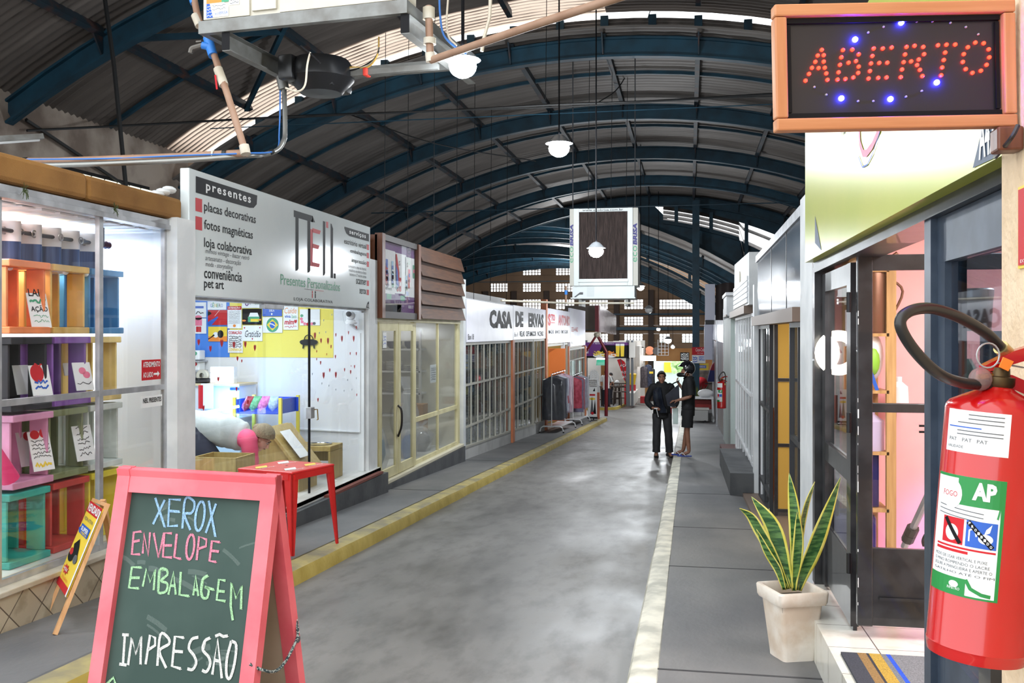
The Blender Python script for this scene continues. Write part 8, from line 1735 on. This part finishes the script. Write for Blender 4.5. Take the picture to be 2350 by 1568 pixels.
hand(N,E,N['wrL'][0],'wrL',(.75,-.6,.05),(-.2,-.5,.8)); hand(N,E,N['wrR'][0],'wrR',(-.2,-.9,.1),(.2,.1,1))
f,u,s,c=head_nodes(N,E,(-.008,-.02,1.585),(-.05,-1,.04),(0,0,1))
skin('body',N,E,M_skb,t,2,'pelvis',(f,u,s,c,1)); face_parts(t,f,u,s,c,1,M_skb,M_lip); cap(t,c,f,u,s,1,'hair',M_hairg,.1,.8)
def garm(name,keys,edges,nodes,k,m,root,extra=None,sub=2):
    n2={q: (nodes[q][0],tuple(x*k+.014 for x in (nodes[q][1] if isinstance(nodes[q][1],tuple) else (nodes[q][1],)*2))) for q in keys}
    if extra: n2.update(extra)
    return skin(name,n2,edges,m,t,sub,root)
mid=lambda a,b,f: N[a][0].lerp(N[b][0],f)
torso(t,M_blackc,1.1,1,'y',(0,-.01),.80,name='jacket')
for q in 'LR': sleeve(t,[N['sh'+q][0].lerp(V((0,0,1.42)),.25),N['sh'+q][0],N['el'+q][0],N['el'+q][0].lerp(N['wr'+q][0],.95)],(.082,.05),M_blackc)
MB().tube([V((-.004+.082*math.cos(a),.004+.078*math.sin(a),1.462+.022*math.sin(a))) for a in [2*PI*i/20 for i in range(20)]],.036,10,closed=True).build('collar',M_blackc,t,True)
legs(t,N,M_trou,[[N['hip'+q][0],N['kn'+q][0],N['an'+q][0]+V((0,0,.02))] for q in 'LR'],(.098,.08,.076),1,w=.95)
shoe(t,(N['anL'][0].x,.02,0),(-.1,-1,0),M_leath,1.15); shoe(t,(N['anR'][0].x,.03,0),(.35,-1,0),M_leath,1.15)
T1=ROOT[t.name]
b=MB(T1); rings=[]
for x,z,w,dd in ((-.08,1.40,.05,.03),(-.10,1.33,.085,.045),(-.09,1.2,.095,.06),(-.06,1.06,.09,.065),(-.02,.96,.10,.06),(0,.90,.085,.05)): rings.append([V((x+w*math.cos(a)*(1+.1*math.sin(5*a)),-.155+dd*math.sin(a)*(1+.15*math.sin(6*a)),z)) for a in [2*PI*j/18 for j in range(18)]])
b.loft(rings,0,True,True); b.T=None; k=b.build('carry_bag',M_gloss); tag(k,'shiny black plastic bag held against the black jacket','bag')
b=MB(T1); b.bbox((-.185,-.3,.985),(-.115,-.285,1.005),.004); b.bar((-.14,-.29,.99),(-.10,-.285,.83),.022,.008); b.T=None; k=b.build('paper_slip',M_paper); tag(k,'white slip dangling from the jacketed man\'s hand','slip')
# ---- the helmeted man, side on, facing left
p=PG(1579,1047,SW); t=thing('person','man in black helmet, black shirt, shorts and flip flops on the right kerb','person',p,0)
N,E={},[]   # local: -x is forward
N.update(pelvis=(V((0,0,.93)),(.12,.115)),waist=(V((.01,0,1.08)),(.115,.11)),chest=(V((.015,0,1.28)),(.125,.14)),upper=(V((.02,0,1.41)),(.10,.115)),neck=(V((.0,0,1.50)),.056)); E += [('pelvis','waist'),('waist','chest'),('chest','upper'),('upper','neck')]
for sgn,q in ((1,'F'),(-1,'N')):     # F far side, N near side
    N.update({'sh'+q: (V((.02,sgn*.185,1.41)),.056),'hip'+q: (V((0,sgn*.09,.87)),.092),'kn'+q: (V((-.02,sgn*.10,.49)),.055),'an'+q: (V((.02 if q == 'N' else-.09,sgn*.10,.085)),.036),'toe'+q: (V((-.12 if q == 'N' else-.23,sgn*.10,.035)),.03)})
    E += [('upper','sh'+q),('pelvis','hip'+q),('hip'+q,'kn'+q),('kn'+q,'an'+q),('an'+q,'toe'+q)]
N.update(elN=(V((.05,-.22,1.13)),.042),wrN=(V((-.18,-.20,1.06)),.03),elF=(V((-.03,.22,1.17)),.042),wrF=(V((-.16,.12,1.33)),.03)); E += [('shN','elN'),('elN','wrN'),('shF','elF'),('elF','wrF')]
hand(N,E,N['wrN'][0],'wrN',(-1,0,-.15),(0,-.3,1),1,.35); hand(N,E,N['wrF'][0],'wrF',(-.5,-.3,.8),(-.6,.2,-.4),1,.7)
f,u,s,c=head_nodes(N,E,(-.03,0,1.60),(-1,0,-.1),(0,0,1))
skin('body',N,E,M_skb,t,2,'pelvis',(f,u,s,c,1)); face_parts(t,f,u,s,c,1,M_skb,M_lip)
torso(t,M_blackc,1.0,1,'x',(.02,0),.76)
for q in 'FN': sleeve(t,[N['sh'+q][0].lerp(V((.02,0,1.42)),.3),N['sh'+q][0],N['sh'+q][0].lerp(N['el'+q][0],.9)],(.075,.07),M_blackc)
legs(t,N,mat('black_shorts',(24,24,26),.8,0,(32,32,35),8,.2),[[N['hip'+q][0],N['hip'+q][0].lerp(N['kn'+q][0],.4),N['hip'+q][0].lerp(N['kn'+q][0],.85)] for q in 'FN'],(.105,.105,.108),1,'shorts',fwd='x')
MB().tube([V((.012+.074*math.cos(a),.076*math.sin(a),1.462+.01*math.cos(a))) for a in [2*PI*i/20 for i in range(20)]],.028,10,closed=True).build('collar',M_blackc,t,True)
T2=ROOT[t.name]
b=MB(); rr=random.Random(2)
for k in range(16): z=.86+.045*k*.9; x=-.094-.006*(z >1.05) ; b.box((x-.03,-.09+rr.uniform(-.02,.02),z),(x-.022,-.03+rr.uniform(0,.05),z+.03))
b.build('shirt_print',M_paper,t,True)
hc=c+V((.015,0,.045))
def helmet():
    b=MB(); n,nr=24,12; rings=[]
    for i in range(nr+1):
        ring=[]
        for j in range(n):
            a=2*PI*j/n; fr=-math.cos(a)   # +1 forwards (-x)
            low=-.5-.25*max(-fr,0) if fr <.25 else-.5+.75*min(1,(fr-.25)/.3)
            th=PI/2-(PI/2-math.asin(low))*i/nr
            ring.append(hc+V((.150*math.cos(a)*math.cos(th),.130*math.sin(a)*math.cos(th),.145*math.sin(th))))
        rings.append(ring)
    b.loft(rings,0,False,True); o=b.build('helmet_shell',mat('glossy_black_helmet',(20,21,27),.14,.1,coat=1),t,True); sm=o.modifiers.new('thick','SOLIDIFY'); sm.thickness=.02; sm.offset=-1
    b=MB(); pts=[hc+V((-.155*math.cos(a)-.0,.128*math.sin(a),-.12+.0*abs(a))) for a in [-1.35+2.7*i/14 for i in range(15)]]
    b.tube(pts,[.03+.012*math.cos(-1.35+2.7*i/14) for i in range(15)],10); b.build('chin_guard',M_leath,t,True)
    b=MB(); b.hexa([hc+V((-.16,-.10,.03)),hc+V((-.16,.10,.03)),hc+V((-.13,.11,.04)),hc+V((-.13,-.11,.04)),hc+V((-.165,-.09,.05)),hc+V((-.165,.09,.05)),hc+V((-.13,.1,.07)),hc+V((-.13,-.1,.07))]); b.build('visor_edge',M_leath,t,True)
    b=MB(); b.bar(hc+V((-.055,-.124,-.10)),hc+V((-.015,-.132,-.05)),.012,.03,(0,-1,0)); b.build('white_badge',M_paper,t,True)
helmet()
for q in ('N','F'):
    a=N['an'+q][0]; to=V((-.085,0,0)); o=V((a.x+to.x,a.y,0)); b=MB(); b.loft([[o+V((.135*math.cos(w),.045*math.sin(w)*(1+.12*-math.cos(w)),z)) for w in [2*PI*j/16 for j in range(16)]] for z in (0.002,.022)],0,True,False); fl=b.build('flip_flop',mat('blue_foam',(52,76,168),.7),t,True)
    MB().tube(smooth_path([o+V((.02,-.048,.02)),o+V((-.04,-.03,.07)),o+V((-.08,0,.045)),o+V((-.09,0,.025)),o+V((-.08,0,.045)),o+V((-.04,.03,.07)),o+V((.02,.048,.02))],4),.006,6).build('strap',M_paper,fl,True)
# bag, folder and small goods between the two men
b=MB(); q=AT(1537,915,(p.y*_c)); zf=lambda u,v: AT(u,v,p.y*_c-.1)
pts=[zf(1527,908),zf(1558,882),zf(1560,920),zf(1548,935),zf(1532,932)]; b.prism(pts,(0,.09,0)); k=b.build('dark_satchel',mat('slate_nylon',(34,36,48),.6,0,(44,46,58),9,.2)); tag(k,'slate dark satchel held between the two standing men','bag')
b=MB(); b.tube(smooth_path([zf(1536,893),zf(1541,884),zf(1550,878),zf(1558,877)],5),.012,6); k=b.build('bag_strap',M_leath); tag(k,'black looped strap raised between the two men','strap')
b=MB(); a1_,a2_=zf(1544,938),zf(1556,975); a1_.y += .12; a2_.y += .12; b.bbox((a1_.x,a1_.y,a2_.z),(a2_.x,a1_.y+.05,a1_.z),.012); k=b.build('white_carrier',mat('pale_mint_plastic',(206,224,220),.4)); tag(k,'pale mint carrier bag hanging behind the satchel','bag')
b=MB(); a1_,a2_=AT(1537,930,22),AT(1543,968,22); b.bbox((a1_.x,21.6,a2_.z),(a2_.x,21.7,a1_.z),.01); k=b.build('red_tool_bag',mat('dark_red_cloth',(140,24,36),.7)); tag(k,'narrow dark red bag glimpsed between the two men','bag')
# ---- the woman bending in the gift shop
t=thing('person','woman in white shirt with pink sleeves bending over in the gift shop','person',AT(490,1080,9.6),0)
dW=9.55; W_=lambda u,v,e=0.: AT(u,v,dW+e)-ROOT[t.name].translation
N,E={},[]
N.update(pelvis=(W_(432,985),(.17,.15)),waist=(W_(470,982),(.145,.14)),chest=(W_(520,990),(.145,.14)),upper=(W_(558,1003),(.115,.115)),neck=(W_(582,1008),.055)); E += [('pelvis','waist'),('waist','chest'),('chest','upper'),('upper','neck')]
for e,q in ((.17,'F'),(-.17,'N')):
    N.update({'sh'+q: (W_(570,1012,e),.065),'el'+q: (W_(578,1062,e),.05),'wr'+q: (W_(585,1105,e*.6),.034),'hip'+q: (W_(440,1010,e*.6),.12),'kn'+q: (W_(490,1085,e*.7),.08),'an'+q: (W_(455,1185,e*.7),.05),'toe'+q: (W_(480,1195,e*.7),.04)})
    E += [('upper','sh'+q),('sh'+q,'el'+q),('el'+q,'wr'+q),('pelvis','hip'+q),('hip'+q,'kn'+q),('kn'+q,'an'+q),('an'+q,'toe'+q)]; hand(N,E,N['wr'+q][0],'wr'+q,(.25,0,-1),(1,0,.2),1,.5)
rt=V((_c,_s,0)); f,u,s,c=head_nodes(N,E,W_(601,1006),rt*.72+V((0,0,-.7)),rt*.6+V((0,0,.75)),1.02)
skin('body',N,E,M_skl,t,2,'pelvis',(f,u,s,c,1.02)); face_parts(t,f,u,s,c,1.02,M_skl,M_lip)
M_hairl=mat('ash_blond_hair',(122,108,84),.6,0,(168,152,120),60,.3,stretch=(4,4,1)); cap(t,c,f,u,s,1.04,'hair',M_hairl,-.12,.6,1.12); b=MB(); b.ball(c-f*.10+u*.045,.05,8,0,(1,1,.9)); b.build('hair_bun',M_hairl,t,True)
M_wsh=mat('white_shirt',(186,194,194),.8,0,(200,208,207),6,.3,bscale=14); M_pkc=mat('neon_pink_cloth',(250,92,134),.7,0,(252,108,146),6,.2)
def along(pts,rs,m,name):
    P_=smooth_path(pts,6); n_=len(pts)-1
    MB().tube(P_,[rs[min(int(i/6),n_-1)]+(rs[min(int(i/6),n_-1)+1]-rs[min(int(i/6),n_-1)])*(i/6-min(int(i/6),n_-1))+.004*math.sin(i*2.3) for i in range(len(P_))],22).build(name,m,t,True)
along([W_(436,984),N['waist'][0],N['chest'][0],N['upper'][0],W_(572,1006)],(.185,.168,.165,.145,.075),M_wsh,'shirt')
for q in ('F','N'): along([N['sh'+q][0].lerp(N['upper'][0],.6),N['sh'+q][0],N['el'+q][0],N['el'+q][0].lerp(N['wr'+q][0],.7)],(.095,.088,.066,.052),M_pkc,'pink_sleeve')
M_nav=mat('navy_trousers',(32,36,52),.8,0,(44,48,66),6,.2); b=MB()
for q in ('F','N'): b.tube(smooth_path([N['pelvis'][0],N['hip'+q][0],N['kn'+q][0],N['an'+q][0]],6),[.17]*5+[.155-.0045*i for i in range(14)],18)
b.build('trousers',M_nav,t,True)
# ---- two guests of the snack bar
def guest(u,v,y,hgt,top,label,rot,arm):
    global t,N,E
    z=G(y,SW); x=PY(u,v,y).x; t=thing('person',label,'person',(x,y,z),rot); k=hgt/1.72; N,E={},[]
    N.update(pelvis=(V((0,0,.93))*k,(.14,.11)),waist=(V((0,0,1.08))*k,(.135,.105)),chest=(V((0,0,1.28))*k,(.155,.115)),upper=(V((0,0,1.41))*k,(.12,.09)),neck=(V((0,0,1.5))*k,.055)); E += [('pelvis','waist'),('waist','chest'),('chest','upper'),('upper','neck')]
    for s,q in ((1,'R'),(-1,'L')):
        N.update({'sh'+q: (V((s*.19,0,1.41))*k,.058),'el'+q: (V((s*.27,.03 if s <0 else .1,1.15))*k,.045),'wr'+q: (V((s*.26,.06 if s <0 else .3,.93 if s <0 or not arm else 1.08))*k,.032),'hip'+q: (V((s*.09,0,.87))*k,.095),'kn'+q: (V((s*.12,.02,.49))*k,.058),'an'+q: (V((s*.14,0,.09))*k,.04),'toe'+q: (V((s*.16,.13,.035))*k,.034)})
        E += [('upper','sh'+q),('sh'+q,'el'+q),('el'+q,'wr'+q),('pelvis','hip'+q),('hip'+q,'kn'+q),('kn'+q,'an'+q),('an'+q,'toe'+q)]; hand(N,E,N['wr'+q][0],'wr'+q,(0,.5,-1),(s,0,.1))
    f,u,s,c=head_nodes(N,E,V((0,.02,1.61))*k,(0,1,0),(0,0,1)); skin('body',N,E,M_skt,t,2,'pelvis',(f,u,s,c,1)); face_parts(t,f,u,s,c,1,M_skt,M_lip); cap(t,c,f,u,s,1,'hair',M_hairb,-.05,.8,1.08)
    torso(t,top,1.05,k,'y',hem=.8)
    for q in 'LR': sleeve(t,[N['sh'+q][0].lerp(V((0,0,1.42))*k,.3),N['sh'+q][0],N['sh'+q][0].lerp(N['el'+q][0],.85)],(.075,.066),top)
    legs(t,N,mat('dark_jeans',(30,32,44),.8),[[N['hip'+q][0],N['kn'+q][0],N['an'+q][0]] for q in 'LR'],(.105,.08,.07),k)
    shoe(t,(N['anL'][0].x,0,0),(-.1,1,0),M_leath); shoe(t,(N['anR'][0].x,0,0),(.15,1,0),M_leath)
guest(1391,900,47.2,1.78,mat('white_tee',(214,214,212),.8,0,(222,222,220),5,.2),'man in white shirt and dark jeans seen from behind at the snack bar',math.radians(-14),True)
guest(1402,870,51.2,1.66,M_blackc,'person in black standing beyond the man in white at the snack bar',math.radians(100),False)
